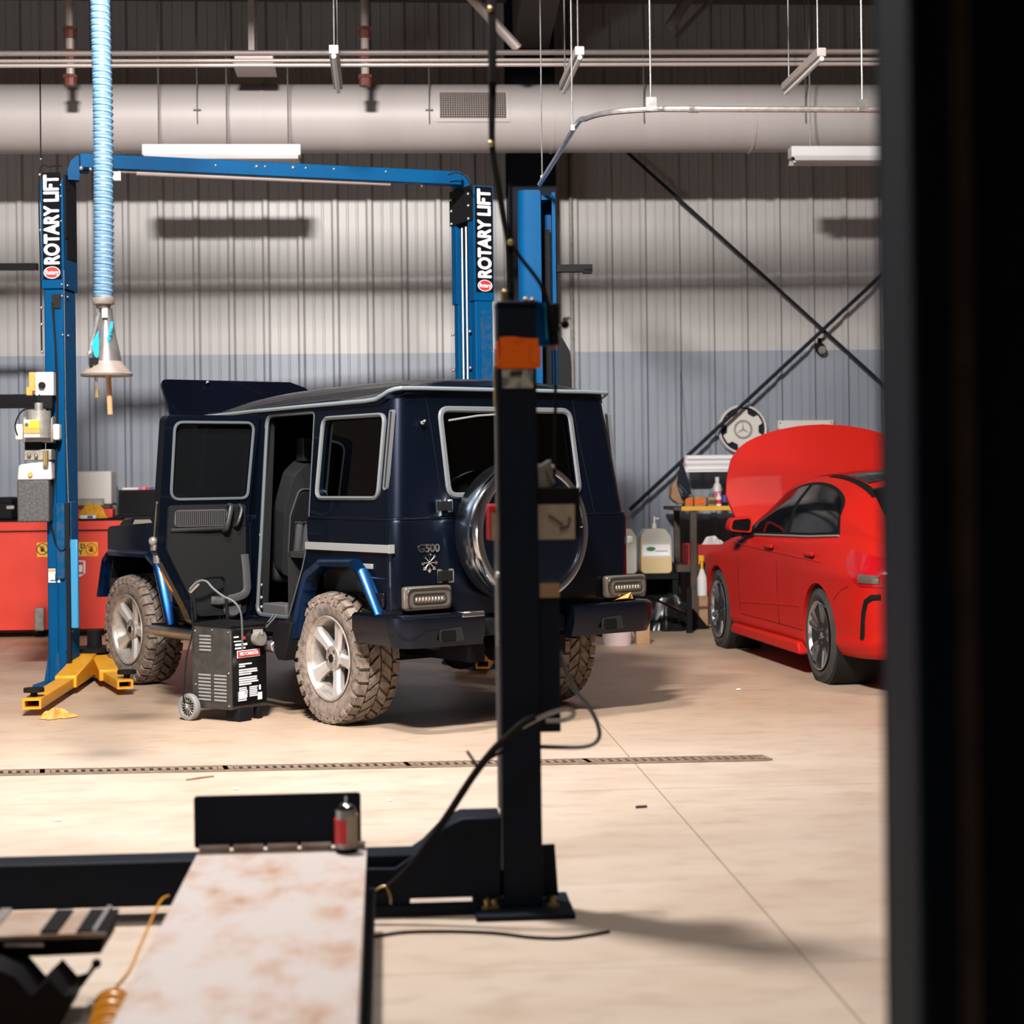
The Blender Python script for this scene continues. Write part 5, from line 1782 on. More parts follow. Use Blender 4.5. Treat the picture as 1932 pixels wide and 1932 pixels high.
def side_y(x, z):
    p = sec_pts(x, 4)
    best = None
    for i in range(8, len(p) - 1):
        z0, z1 = p[i][1], p[i + 1][1]
        if (z0 - z) * (z1 - z) <= 0 and abs(z1 - z0) > 1e-6:
            t = (z - z0) / (z1 - z0)
            return lerp(p[i][0], p[i + 1][0], t)
    return p[-8][0]


def top_z(x, y):
    p = sec_pts(x, 4)
    for i in range(len(p) - 1, 8, -1):
        y0, y1 = p[i][0], p[i - 1][0]
        if y0 <= y <= y1:
            return lerp(p[i][1], p[i - 1][1], (y - y0) / max(1e-6, y1 - y0))
    return p[-10][1]


xs_ = []
x = -1.0
while x < 3.62:
    xs_.append(x)
    x += .03 if x < -.8 else .07
xs_.append(3.62)
mb = MB()
rows_ = []
for x in xs_:
    p = sec_pts(x)
    full = [(y, z) for y, z in p] + [(-y, z) for y, z in reversed(p[1:-1])]
    rows_.append([(x, y, z) for y, z in full])
k = len(rows_[0])
vs = [p for r in rows_ for p in r]
fs = []
for i in range(len(rows_) - 1):
    for j in range(k):
        j2 = (j + 1) % k
        fs.append((i * k + j, i * k + j2, (i + 1) * k + j2, (i + 1) * k + j))
h_ = k // 2
for base_ in (0, (len(rows_) - 1) * k):
    for j in range(h_):
        a, b, c, d_ = base_ + j, base_ + j + 1, base_ + (k - j - 1) % k, base_ + (k - j) % k
        if len({a, b, c, d_}) == 4:
            fs.append((a, b, c, d_))
        elif len({a, b, c}) == 3:
            fs.append((a, b, c))
mb.add(vs, fs)
rb_ = obj('body', mb, 'red_paint', red, ang=60)
cuts = []
for xc, R in ((0, .365), (2.70, .365)):
    for s in (1, -1):
        pts = circ(xc, .335, R, 48)
        pts = [(a, b) if b > .335 else (xc + (a - xc) * 1.0, .05 if b < .2 else b) for a, b in pts]
        cuts.append(tmp(MB().prism(circ(xc, .335, R, 48), [], s * .56, s * 1.1, SXZ), red))
        cuts.append(tmp(MB().box((xc, s * .83, .18), (R * 1.98, .54, .34)), red))
# engine bay opening under the bonnet
cuts.append(tmp(MB().box((2.85, 0, 1.02), (1.1, 1.36, .5)), red))
boolean(rb_, cuts)
shade(rb_.data, 45)
for sl_, xa in (('arch', 0), ('arch', 2.7)):
    for s in (1, -1):
        obj('wheel_housing', MB().lathe([(.363, .0), (.363, .30), (.001, .30)], 40, Matrix.Translation((xa, s * .86, .335)) @ Matrix.Rotation(PI / 2 * s, 4, 'X')), 'dark_hole', red)
eb_ = obj('engine_bay', MB().box((2.8, 0, .62), (1.0, 1.2, .3)).box((2.75, .1, .80), (.6, .7, .1)), 'black', red, bevel=.03)

# side windows: black surround, two panes, bright strip
top_x = [-.16, -.10, .02, .18, .38, .62, .90, 1.20, 1.50, 1.80, 2.02]
top_zs = [1.05, 1.15, 1.25, 1.32, 1.37, 1.398, 1.402, 1.37, 1.285, 1.145, 1.005]


def dlo(s, x0, x1, inset, off, nx=40, nz=10, cutx=None):
    def f(u, v):
        x = lerp(x0, x1, u)
        zl = cat(SXS, S_zbelt, x) + .022 + inset
        zt = cat(top_x, top_zs, x) - inset
        z = lerp(zl, max(zl + .002, zt), v)
        if cutx:
            x = x + (z - 1.0) * cutx
        y = side_y(x, z)
        return (x, s * (y + off), z)
    return MB().grid(f, nx, nz)


for s in (1, -1):
    o = obj('window_surround', dlo(s, -.16, 2.02, 0, .004), 'black', red, ang=80)
    obj('rear_side_window', dlo(s, -.10, .86, .022, .007), 'tint_black', o, ang=80)
    obj('front_side_window', dlo(s, .95, 1.86, .020, .007), 'tint_black', o, ang=80)
    obj('window_strip', MB().path([(x, s * (side_y(x, cat(SXS, S_zbelt, x) + .02) + .008), cat(SXS, S_zbelt, x) + .018) for x in [lerp(-.16, 1.95, i / 30) for i in range(31)]], .008, 6), 'trim_strip', o)
# door and panel seams
sm = MB()
for s in (1, -1):
    for line_ in ([(1.0, z) for z in (.99, .8, .6, .42, .33)], [(2.03, .95), (2.05, .8), (2.06, .6), (2.04, .36)],
                  [(lerp(2.04, .38, i / 10), .335 + .0 * i) for i in range(11)],
                  [(-.62, .71), (-.50, .68), (-.40, .635), (-.345, .60)]):
        sm.path([(x, s * (side_y(x, z) + .0005), z) for x, z in line_], .0024, 4)
obj('panel_seam', sm, 'black', red)
cr = MB()
for s in (1, -1):
    cr.path([(x, s * (side_y(x, .90 - .10 * (1.9 - x) * .25) - .004), .90 - .10 * (1.9 - x) * .25) for x in [lerp(2.3, -.1, i / 24) for i in range(25)]], .011, 6)
    cr.path([(x, s * (side_y(x, .44 + .07 * (1 - x / 2)) - .005), .44 + .09 * (1 - x / 2)) for x in [lerp(2.0, .42, i / 20) for i in range(21)]], .012, 6)
obj('body_crease', cr, 'red_paint', red, ang=80)
sk = MB()
for s in (1, -1):
    sk.prism([(.42, .155), (2.28, .165), (2.22, .245), (.46, .25)], [], s * .80, s * .900, SXZ)
obj('side_skirt', sk, 'red_paint', red, bevel=.02)
for s in (1, -1):
    for x, z in ((1.12, .905), (.12, .885)):
        y = side_y(x, z)
        h = obj('door_handle', MB().box((x + .04, s * (y + .022), z + .012), (.21, .022, .030)), 'red_paint', red, bevel=.01)
        obj('handle_recess', MB().ball((x + .03, s * (y - .002), z - .01), .05, 8, (1.1, .2, .55)), 'black', h)
    mi = obj('door_mirror', MB().prism(fillet([(-.03, 1.00), (-.04, 1.135), (.135, 1.12), (.165, 1.02)], [.03, .04, .05, .04], 4), [], 1.74, 1.86, lambda a, b, c: (c, s * (.885 + a), b)), 'red_paint', red, bevel=.03, seg=3)
    obj('mirror_glass', MB().prism(fillet([(-.01, 1.015), (-.022, 1.118), (.12, 1.105), (.144, 1.032)], .025, 4), [], 1.733, 1.739, lambda a, b, c: (c, s * (.885 + a), b)), 'black_glossy', mi)
    obj('mirror_foot', MB().box((1.82, s * .86, .985), (.07, .12, .04)), 'black', mi, bevel=.01)
    obj('corner_trim', MB().grid(lambda u, v: (lerp(1.90, 2.14, u), s * (side_y(lerp(1.90, 2.14, u), lerp(.96, .84, u) + v * .05) + .004), lerp(.965, .845, u) + v * .05), 8, 3), 'black', red)
# roof: black panel and gap strips, rear window
obj('roof_panel', MB().grid(lambda u, v: (lerp(.12, 1.45, u), lerp(-.46, .46, v), top_z(lerp(.12, 1.45, u), abs(lerp(-.46, .46, v))) + .005), 20, 20), 'tint_black', red, ang=80)
for s in (1, -1):
    st = MB().grid(lambda u, v: (lerp(-.16, .80, u), s * (lerp(.475, .535, v)), top_z(lerp(-.16, .80, u), lerp(.475, .535, v)) + .005), 20, 4)
    obj('roof_strip', st, 'black', red, ang=80)
obj('rear_window', MB().grid(lambda u, v: (lerp(-.58, -.02, u), lerp(-.50, .50, v) * lerp(1.14, .98, u), top_z(lerp(-.58, -.02, u), abs(lerp(-.50, .50, v) * lerp(1.14, .98, u))) + .006), 16, 20), 'tint_black', red, ang=80)
obj('windscreen', MB().grid(lambda u, v: (lerp(1.55, 2.16, u), lerp(-.52, .52, v) * lerp(1.0, 1.18, u), top_z(lerp(1.55, 2.16, u), abs(lerp(-.52, .52, v) * lerp(1.0, 1.18, u))) + .006), 16, 20), 'tint_black', red, ang=80)
# tail lamps
for s in (1, -1):
    def lamp(u, v, off=.006):
        x = lerp(-.50, -.955, u)
        zt = lerp(.955, .90, u); zb = lerp(.875, .72, min(1, u * 1.6))
        z = lerp(zb, zt, v)
        return (x - off * .5, s * (side_y(x, z) + off), z)
    tl = obj('tail_lamp', MB().grid(lamp, 14, 8), 'red_lens', red, ang=80)
    obj('reversing_lens', MB().grid(lambda u, v: lamp(lerp(.62, .95, u), lerp(.12, .42, v), .012), 6, 4), 'lens_clear', tl, ang=80)
    vt = MB().path([(x, s * (side_y(x, z) + .002), z) for x, z in ((-.93, .655), (-.88, .65), (-.835, .62), (-.81, .55), (-.79, .45), (-.775, .37))], .021, 8, flat=(1, .4))
    obj('bumper_vent', vt, 'black', red)
obj('rear_diffuser', MB().hexa([(-.98, -.62, .24), (-.72, -.74, .22), (-.72, .74, .22), (-.98, .62, .24), (-.99, -.62, .36), (-.75, -.76, .32), (-.75, .76, .32), (-.99, .62, .36)]), 'black', red, bevel=.03)


# bonnet standing open
def bonnet(u, v):
    y = lerp(-.90, .90, v)
    q = abs(y) / .90
    zt = cat([0, .25, .55, .80, .93, 1.0], [1.885, 1.87, 1.815, 1.72, 1.60, 1.42], q)
    zb = cat([0, .5, .80, .93, 1.0], [.99, .99, 1.0, 1.10, 1.30], q)
    z = lerp(zb, zt, u)
    x = 2.22 + (z - 1.0) * .42 - .02 * math.sin(PI * min(1, (z - .95))) - .05 * (1 - q * q)
    rid = .0 * math.exp(-((q - .50 - .1 * u) / .05) ** 2)
    return (x - rid, y * (1 - .02 * u), z)


bo = obj('bonnet', MB().slab(bonnet, 24, 60, (.03, 0, -.012)), 'red_paint', red, ang=60)
obj('bonnet_strut', MB().cyl((2.9, .7, .9), (2.50, .72, 1.5), .012, 8), 'black_metal', bo)
obj('wiper', MB().path([(2.10, .55, 1.03), (2.14, .1, 1.06), (2.12, -.3, 1.05)], .012, 6), 'black', red)

rows2 = []


def wheel_r(xc, s):
    R = .335
    Mx = Matrix.Translation((xc, .775 * s, R - .004))
    o = obj('wheel', tr(Mx, tire_mesh(R, .225, .238, 0, [], .003)), 'tire', red, ang=40)
    gro = MB()
    for yy in (-.06, -.02, .02, .06):
        gro.lathe([(R - .002, yy - .005), (R + .0006, yy - .005), (R + .0006, yy + .005), (R - .002, yy + .005)], 64, Mx @ Matrix.Rotation(-PI / 2, 4, 'X'), closed=True)
    obj('tread_groove', gro, 'dark_hole', o)
    F = Mx @ Matrix.Rotation(-PI / 2 * s, 4, 'X')
    ro = obj('rim', MB().lathe([(.232, .098), (.240, .106), (.243, .112), (.234, .114), (.226, .106), (.218, .06), (.208, -.09), (.2, -.09), (.21, .06)], 48, F, closed=True), 'alloy_polished', o, ang=50)
    obj('barrel', MB().lathe([(.001, -.02), (.214, -.02), (.214, -.06), (.001, -.06)], 40, F), 'dark_hole', o)
    sk, ed = MB(), MB()
    for k in range(5):
        a = 2 * PI * k / 5 + PI / 2 + (.16 if xc > 1 else .42)
        for da in (-.17, .17):
            for dst, wd, top in ((sk, .021, 0), (ed, .009, .003)):
                A0 = Vector((.05 * math.cos(a + da * .8), .05 * math.sin(a + da * .8), .075 + top))
                A1 = Vector((.228 * math.cos(a + da), .228 * math.sin(a + da), .104 + top))
                t = (A1 - A0).normalized(); n = Vector((-t.y, t.x, 0)).normalized()
                dpt = Vector((0, 0, -.035 if top == 0 else -.004))
                dst.add([F @ q for q in (A0 - n * wd + dpt, A1 - n * wd + dpt, A1 + n * wd + dpt, A0 + n * wd + dpt, A0 - n * wd, A1 - n * wd, A1 + n * wd, A0 + n * wd)],
                        [(3, 2, 1, 0), (4, 5, 6, 7), (0, 1, 5, 4), (1, 2, 6, 5), (2, 3, 7, 6), (3, 0, 4, 7)])
    obj('spoke', sk, 'alloy_dark', o, ang=25)
    obj('spoke_edge', ed, 'alloy_polished', o, ang=25)
    obj('hub', MB().lathe([(.001, .080), (.03, .080), (.036, .076), (.062, .074), (.068, .03)], 28, F), 'alloy_dark', o)
    nt_ = MB()
    for k in range(5):
        a = 2 * PI * k / 5 + .5
        nt_.cyl(F @ Vector((.05 * math.cos(a), .05 * math.sin(a), .07)), F @ Vector((.05 * math.cos(a), .05 * math.sin(a), .088)), .009, 6)
    obj('lug_nut', nt_, 'chrome', o)
    obj('hub_cap', MB().lathe([(.001, .088), (.024, .087), (.028, .08)], 20, F), 'chrome', o)


for xc in (0, 2.70):
    for s in (1, -1):
        wheel_r(xc, s)

# ------------------------------------------------------------------ four-post lift in the foreground
YP = 6.05
fp = thing('four_post_lift', 'black four-post lift with rusty runway in the foreground', 'car lift', (.44, YP, 0))
a, b = P(944, 1000, YP), P(1017, 1000, YP)
pc, pw = (a.x + b.x) / 2 - .002, (b.x - a.x)
zt = P(980, 575, YP).z
mb = MB()
pd = .14
# C-section open to the left-back: web plus flanges
mb.box((pc, YP + .006, zt / 2), (pw, .012, zt)).box((pc + pw / 2 - .006, YP + pd / 2, zt / 2), (.012, pd, zt)).box((pc - pw / 2 + .006, YP + pd / 2, zt / 2), (.012, pd, zt))
mb.box((pc, YP + pd - .006, zt / 2), (pw, .012, zt)).box((pc, YP + pd / 2, zt - .006), (pw, pd, .012))
po = obj('post', mb, 'navy', fp, w=True, bevel=.004)
mb = MB().box((pc - pw / 2 - .005, YP + .03, zt * .50), (.010, .018, zt * .86)).box((pc - pw / 2 - .010, YP + .05, zt * .42), (.010, .016, zt * .5))
obj('edge_strip', mb, 'trim_strip', po, w=True, bevel=.002)
obj('edge_strip', MB().box((pc - pw / 2 - .009, YP + .02, 1.78), (.008, .02, .14)), 'brass', po, w=True, bevel=.002)
mb = MB().cyl((pc - pw / 2 - .006, YP + .02, .9), (pc - pw / 2 - .006, YP + .02, 1.14), .008, 8).ball((pc - pw / 2 - .006, YP + .02, 1.14), .011, 6)
obj('latch_rod', mb, 'galv', po, w=True)


def patch(x0, y0, x1, y1, k=.0015, Y=YP):
    a, b = P(x0, y0, Y), P(x1, y1, Y)
    return MB().box(((a.x + b.x) / 2, Y - k, (a.z + b.z) / 2), (abs(b.x - a.x), .003, abs(a.z - b.z)))


a, b = P(946, 636, YP), P(1018, 695, YP)
og = MB().prism([(a.x - .010, b.z), (b.x + .004, b.z), (b.x + .006, lerp(b.z, a.z, .65)), (b.x - .004, lerp(b.z, a.z, .72)), (b.x - .004, a.z - .006), (lerp(a.x, b.x, .6), a.z - .004), (lerp(a.x, b.x, .3), a.z + .002), (a.x - .006, a.z)], [], -.004, -.001, lambda p, q, c: (p, YP + c, q))
o_ = obj('warning_label', og, 'orange_tape', fp, w=True)
obj('label_fold', MB().box((a.x - .0125, YP + .012, (a.z + b.z) / 2 - .004), (.004, .03, (a.z - b.z) * .86)), 'orange_tape', o_, w=True)
o_ = obj('rating_label', patch(947, 697, 1006, 732), 'label_worn', fp, w=True)
obj('label_print', patch(963, 701, 985, 709, .004), 'black_print', o_, w=True)
cp = obj('post_cap', MB().box((pc + .005, YP + pd / 2, zt + .006), (pw + .01, pd + .01, .012)), 'navy', fp, w=True, bevel=.003)
nuts = MB()
for (x_, y_, r_) in ((952, 552, .012), (952, 562, .010), (992, 566, .011), (1004, 566, .009)):
    p = P(x_, y_, YP + .05)
    nuts.cyl((p.x, p.y, zt + .01), (p.x, p.y, p.z), r_, 8).ball((p.x, p.y, p.z), r_ * .9, 6)
obj('anchor_nut', nuts, 'brass', cp, w=True)
obj('cable_stud', MB().cyl((P(966, 560, YP + .06).x, YP + .06, zt), (P(966, 560, YP + .06).x, YP + .06, zt + .42), .006, 8).cyl((P(952, 500, YP + .06).x, YP + .06, zt), (P(952, 500, YP + .06).x, YP + .06, zt + .05), .014, 8), 'black_metal', cp, w=True)

# air regulator hung at the post's right side
rg_ = obj('air_regulator', MB().box(P(1042, 600, YP + .1), (.045, .045, .10)).cyl(P(1043, 625, YP + .1), P(1045, 652, YP + .1), .018, 12), 'black_metal', fp, w=True, bevel=.006)
obj('filter_bowl', MB().cyl(P(1044, 640, YP + .1), P(1046, 660, YP + .1), .017, 12, .010), 'wood', rg_, w=True)
obj('regulator_gauge', MB().cyl(P(1066, 612, YP + .12), P(1066, 612, YP + .07), .016, 14).box(P(1068, 601, YP + .1), (.028, .02, .008)).cyl(P(1050, 611, YP + .1), P(1062, 611, YP + .1), .006, 6), 'galv', rg_, w=True)
obj('gauge_face', MB().cyl(P(1066, 613, YP + .068), P(1066, 613, YP + .064), .013, 14), 'black', rg_, w=True)
obj('regulator_bracket', MB().box(P(1023, 612, YP + .1), (.045, .03, .15)), 'lift_blue', rg_, w=True)
obj('sight_tube', MB().cyl(P(1028, 572, YP + .08), P(1031, 640, YP + .08), .0045, 6), 'pale_blue', rg_, w=True)
obj('air_line', MB().path(smooth_path([P(1047, 655, YP + .1), P(1048, 760, YP + .1), P(1046, 900, YP + .1), P(1050, 940, YP + .08)], 6), .0065, 6), 'rubber', fp, w=True)

# locking-release boxes on the post
bx = MB().box(((P(1017, 920, YP).x + P(1097, 920, YP).x) / 2, YP + .10, (P(1050, 920, YP).z + P(1050, 1016, YP).z) / 2), (P(1097, 920, YP).x - P(1017, 920, YP).x, .12, P(1050, 920, YP).z - P(1050, 1016, YP).z))
kb = obj('control_box', bx, 'black', fp, w=True, bevel=.004)
lab = patch(1012, 952, 1085, 1017, 0, YP + .034)
l_ = obj('paper_label', lab, 'tan_label', fp, w=True)
obj('arrow_print', MB().path([P(1035, 972, YP + .03), P(1062, 990, YP + .03)], .003, 5).path([P(1075, 975, YP + .03), P(1073, 992, YP + .03), P(1056, 999, YP + .03)], .0032, 5), 'black_print', l_, w=True)
sd_ = MB().box(P(928, 985, YP + .05), (.030, .05, .118))
r_ = obj('red_tag', sd_, 'red_print', fp, w=True, bevel=.003)
obj('tag_paper', patch(927, 968, 943, 1019, 0, YP + .02), 'tan_label', r_, w=True)
obj('box_top_clutter', MB().prism([(P(1017, 890, YP).x, P(1017, 920, YP).z), (P(1017, 882, YP).x, P(1017, 882, YP).z), (P(1042, 868, YP).x, P(1042, 866, YP).z), (P(1048, 868, YP).x, P(1048, 915, YP).z), (P(1048, 868, YP).x, P(1048, 920, YP).z)], [], .06, .14, lambda p, q, c: (p, YP + c, q)), 'cast_grey', kb, w=True, bevel=.004)
obj('box_hook', MB().cyl(P(1032, 886, YP + .055), P(1046, 912, YP + .055), .005, 6).ball(P(1043, 880, YP + .055), .007, 6), 'galv', kb, w=True)
obj('lock_guard', MB().box(((P(1018, 1100, YP).x + P(1056, 1100, YP).x) / 2, YP + .07, (P(1040, 1100, YP).z + P(1040, 1383, YP).z) / 2), (P(1056, 1100, YP).x - P(1018, 1100, YP).x, .10, P(1040, 1100, YP).z - P(1040, 1383, YP).z)), 'navy', fp, w=True, bevel=.003)
obj('guard_sticker', patch(1018, 1101, 1056, 1127, 0, YP + .017), 'tan_box', fp, w=True)

# crossmember, its raised housing, foot plate
z0, z1 = .022, P(300, 1622, YP).z
xr_ = pc - pw / 2
mb = MB().box(((-3.6 + xr_) / 2, YP + .10, (z0 + .02 + z1) / 2), (xr_ + 3.6, .14, z1 - z0 - .04))
xm = obj('crossmember', mb, 'navy', fp, w=True, bevel=.008)
hz = lambda x_, y_: (P(x_, y_, YP).x, P(x_, y_, YP).z)
hp_ = [hz(690, 1735), hz(690, 1640), hz(745, 1640), hz(800, 1602), hz(838, 1562), hz(872, 1545), hz(946, 1543), hz(946, 1694), hz(775, 1694), hz(772, 1735)]
hp_ = [(x_, max(z_, .012)) for x_, z_ in hp_]
obj('pulley_housing', MB().prism(hp_, [], .01, .19, lambda p, q, c: (p, YP + c, q)), 'navy', xm, w=True, bevel=.006)
obj('beam_edge_highlight', MB().box((-1.1, YP + .035, z1 - .019), (2.0, .008, .008)), 'galv', xm, w=True)  # bright strip standing in for the highlight along the crossmember's top
obj('lower_rail', MB().box((pc - .5, YP + .02, .022), (1.1, .05, .03)), 'navy', xm, w=True)
gu = MB().prism([hz(1017, 1605), hz(1051, 1603), hz(1058, 1700), hz(1017, 1705)], [], .08, .10, lambda p, q, c: (p, YP + c, max(q, .012)))
obj('gusset', gu, 'navy', fp, w=True)
bpz = MB().box((pc + .0, YP + .06, .010), (pw + .20, pd + .18, .018))
bp_ = obj('base_plate', bpz, 'navy', fp, w=True, bevel=.003)
ab = MB()
for (x_, y_) in ((-.10, -.0), (.10, -.0), (-.10, .12), (.10, .10), (-.125, .0)):
    ab.cyl((pc + x_, YP + y_, .018), (pc + x_, YP + y_, .05), .010, 6).cyl((pc + x_, YP + y_, .018), (pc + x_, YP + y_, .03), .02, 8)
obj('anchor_bolt', ab, 'brass', bp_, w=True)
obj('housing_tag', MB().path([P(842, 1568, YP + .2), P(870, 1540, YP + .2), P(900, 1534, YP + .2), P(912, 1542, YP + .2)], .014, 6, flat=(.4, 1)), 'wood', xm, w=True)

# runway
zr = .264
c0, c1, c2, c3 = FL(364, 1606, zr), FL(682, 1604, zr), FL(224, 1932, zr), FL(691, 1932, zr)
xl, xrr = (c0.x + c2.x) / 2, (c1.x + c3.x) / 2
yf = 5.9
mb = MB().box(((xl + xrr) / 2, (yf + 1.2) / 2, zr - .006), (xrr - xl, yf - 1.2, .012))
rw = obj('runway', mb, 'rust', fp, w=True, bevel=.003)
mb = MB()
for x_ in (xl + .006, xrr - .006):
    mb.box((x_, (yf + 1.2) / 2, zr - .075), (.012, yf - 1.2, .14))
mb.box(((xl + xrr) / 2, yf - .006, zr - .075), (xrr - xl, .012, .14)).box((xrr + .006, (yf + 1.2) / 2, zr - .135), (.04, yf - 1.2, .012))
obj('runway_side', mb, 'black_metal', rw, w=True)
ysp = yf + .012
zs0, zs1 = zr + .0, P(520, 1499, ysp).z
sp_ = rect(P(366, 1550, ysp).x, zs0 + .012, P(681, 1550, ysp).x, zs1, .012)
st_ = obj('wheel_stop', MB().prism(sp_, [], 0, .012, lambda p, q, c: (p, ysp + c, q)), 'navy', fp, w=True, bevel=.002)
hg_ = MB()
for i in range(5):
    hg_.cyl((lerp(xl, xrr, i / 5) + .006, ysp - .006, zr + .012), (lerp(xl, xrr, (i + 1) / 5) - .006, ysp - .006, zr + .012), .012, 10)
obj('hinge_barrel', hg_, 'rust_plate', st_, w=True)

# inner rail with the rolling jack at the lower left
jk = thing('rolling_jack', 'black rolling bridge jack with a rusty top plate left of the runway', 'jack', (-1.05, 5.1, 0))
t0_, t1_ = FL(0, 1716, .25), FL(203, 1716, .25)
t2_, t3_ = FL(0, 1768, .25), FL(200, 1760, .25)
obj('top_plate', MB().hexa([(-1.9, t2_.y, .238), (t3_.x, t3_.y, .238), (t1_.x, t1_.y, .238), (-1.9, t0_.y, .238), (-1.9, t2_.y, .25), (t3_.x, t3_.y, .25), (t1_.x, t1_.y, .25), (-1.9, t0_.y, .25)]), 'rust_plate', jk, w=True)
pl2 = MB().box((t3_.x - .03, (t3_.y + t1_.y) / 2, .256), (.012, t1_.y - t3_.y, .012)).box((t3_.x - .32, (t3_.y + t1_.y) / 2, .256), (.03, t1_.y - t3_.y, .012))
obj('plate_edge', pl2, 'galv', jk, w=True)
fr_ = FL(0, 1768, .25)
pz = lambda x_, y_: (P(x_, y_, 4.95).x, P(x_, y_, 4.95).z)
body = [(-1.9, .238), pz(75, 1768), pz(76, 1757), pz(108, 1757), pz(110, 1766), pz(142, 1766), pz(144, 1756), pz(200, 1756), pz(190, 1799), pz(80, 1804), (-1.9, P(0, 1806, 4.95).z)]
obj('jack_frame', MB().prism(body, [], 0, .25, lambda p, q, c: (p, 4.95 + c, q)), 'black_metal', jk, w=True)
obj('frame_glint', MB().cyl(P(8, 1784, 4.94), P(82, 1783, 4.94), .005, 6), 'galv', jk, w=True)
low = [(-1.9, P(0, 1806, 4.9).z), (P(0, 1800, 4.9).x, P(0, 1806, 4.9).z), pz(50, 1815), pz(80, 1850), pz(112, 1818), pz(140, 1850), pz(158, 1845), pz(140, 1890), pz(115, 1960), (P(115, 1960, 4.9).x, .02), (-1.9, .02)]
obj('jack_body', MB().prism(low, [], 0, .2, lambda p, q, c: (p, 4.80 + c, max(q, .02))), 'black_metal', jk, w=True)
obj('jack_lever', MB().ball(P(182, 1818, 4.9), .013, 8).cyl(P(182, 1818, 4.9), P(150, 1862, 4.9), .006, 6), 'black_metal', jk, w=True)
obj('jack_wheel', MB().cyl((-1.3, 4.9, .05), (-1.2, 4.9, .05), .05, 16), 'black_metal', jk, w=True)
# orange coiled air hose
co = thing('coiled_air_hose', 'orange coiled air hose lying beside the rusty runway', 'hose', FL(200, 1900, .02))
a_, b_ = FL(214, 1864, .12), FL(182, 2010, .12)
pts = []
n_ = 340
ux_ = (b_ - a_).normalized()
side = Vector((ux_.y, -ux_.x, 0))
for i in range(n_):
    t = i / (n_ - 1)
    an = 2 * PI * t * 17
    pts.append(lerp(a_, b_, t) + side * math.cos(an) * .045 + Vector((0, 0, 1)) * math.sin(an) * .045 + Vector((0, 0, -.05)))
obj('coil', MB().path(pts, .0095, 7), 'orange_hose', co, w=True)
obj('end_fitting', MB().cyl(pts[0] + Vector((-.02, .0, .0)), pts[0] + Vector((.05, .02, .0)), .022, 12), 'cast_grey', co, w=True)
obj('lead', MB().path(smooth_path([pts[0], FL(240, 1838, .15), FL(262, 1790, .16), FL(300, 1705, .17), FL(318, 1690, .17)], 8), .0042, 6), 'orange_hose', co, w=True)

# spray can on the runway end
cb = FL(656, 1588, zr)
cn = thing('spray_can', 'aerosol can with red label standing at the runway end', 'spray can', (cb.x + .0, ysp - .062, zr + .0015))
r = .0335
obj('can_body', MB().lathe([(.001, 0), (r - .002, 0), (r, .004), (r, .135), (r - .002, .138), (.001, .138)], 28), 'cast_grey', cn)
obj('label', MB().lathe([(r + .0006, .030), (r + .0006, .108)], 28, Matrix.Translation((-.004, 0, 0))), 'red_print', cn)
obj('label_side', MB().lathe([(r + .0012, .020), (r + .0012, .122)], 28, Matrix.Translation((.0035, .001, 0))), 'tan_label', cn)
obj('dome', MB().lathe([(r - .001, .138), (r - .004, .145), (.02, .155), (.014, .158), (.001, .158)], 24), 'chrome', cn)
obj('valve', MB().cyl((0, 0, .156), (0, 0, .178), .0035, 8), 'white_plastic', cn)
obj('can_base', MB().lathe([(.001, -.0), (r + .002, 0), (r + .002, .012), (r, .014)], 24), 'black_metal', cn)

# near blue column at the right edge
DC = 2.45
q = D_(1664, 1000, DC)
nc = thing('lift_column', 'dark blue lift column standing close at the right picture edge', 'car lift', (q.x + .15, q.y, 0))
NC = Matrix.Translation((q.x, q.y, 0)) @ Matrix.Rotation(-CAM_YAW, 4, 'Z') @ Matrix.Translation((0, -.20, 0))
mb = MB().box((.026, .10, 1.9), (.052, .20, 3.8)).box((.17, .21, 1.9), (.34, .02, 3.8)).box((.315, .10, 1.9), (.05, .20, 3.8))
col_ = obj('column', tr(NC, mb), 'navy_near', nc, w=True, bevel=.008)
mb = MB().box((.068, .09, 1.9), (.028, .14, 3.7))
obj('slide_edge', tr(NC, mb), 'brown_steel', nc, w=True)
mb = MB().box((.18, .12, 1.8), (.20, .13, 3.4))
obj('carriage', tr(NC, mb), 'navy_near', nc, w=True)
obj('base_plate', tr(NC, MB().box((.17, .1, .012), (.5, .45, .024))), 'navy_near', nc, w=True)

# ------------------------------------------------------------------ hoses and cables round the post
ah = thing('air_hose_bundle', 'dark hoses dropping from the ceiling to the black post top', 'hose', P(960, 520, 6.1))
for pts, r in (([(920, -60), (925, 0), (927, 150), (928, 270), (936, 330), (948, 400), (958, 455), (963, 520), (966, 560)], .010),
               ([(928, -60), (931, 0), (932, 150), (930, 270), (940, 340), (952, 410), (962, 458)], .008),
               ([(962, 458), (985, 490), (1005, 515), (1022, 540), (1034, 572), (1040, 590)], .007)):
    obj('hose', MB().path(smooth_path([P(x_, y_, YP + .06 + (.4 if y_ < 0 else 0)) + (Vector((0, 0, 2.5)) if y_ < 0 else Vector((0, 0, 0))) for x_, y_ in pts], 8), r, 8), 'rubber', ah, w=True)
cl_ = MB()
for x_, y_ in ((925, 17), (926, 271), (963, 457)):
    cl_.ball(P(x_, y_, YP + .045), .011, 6)
obj('hose_clip', cl_, 'brass', ah, w=True)
c1_ = thing('power_cable', 'thick black cable sagging from the post down over the crossmember', 'cable', P(800, 1600, 5.95))
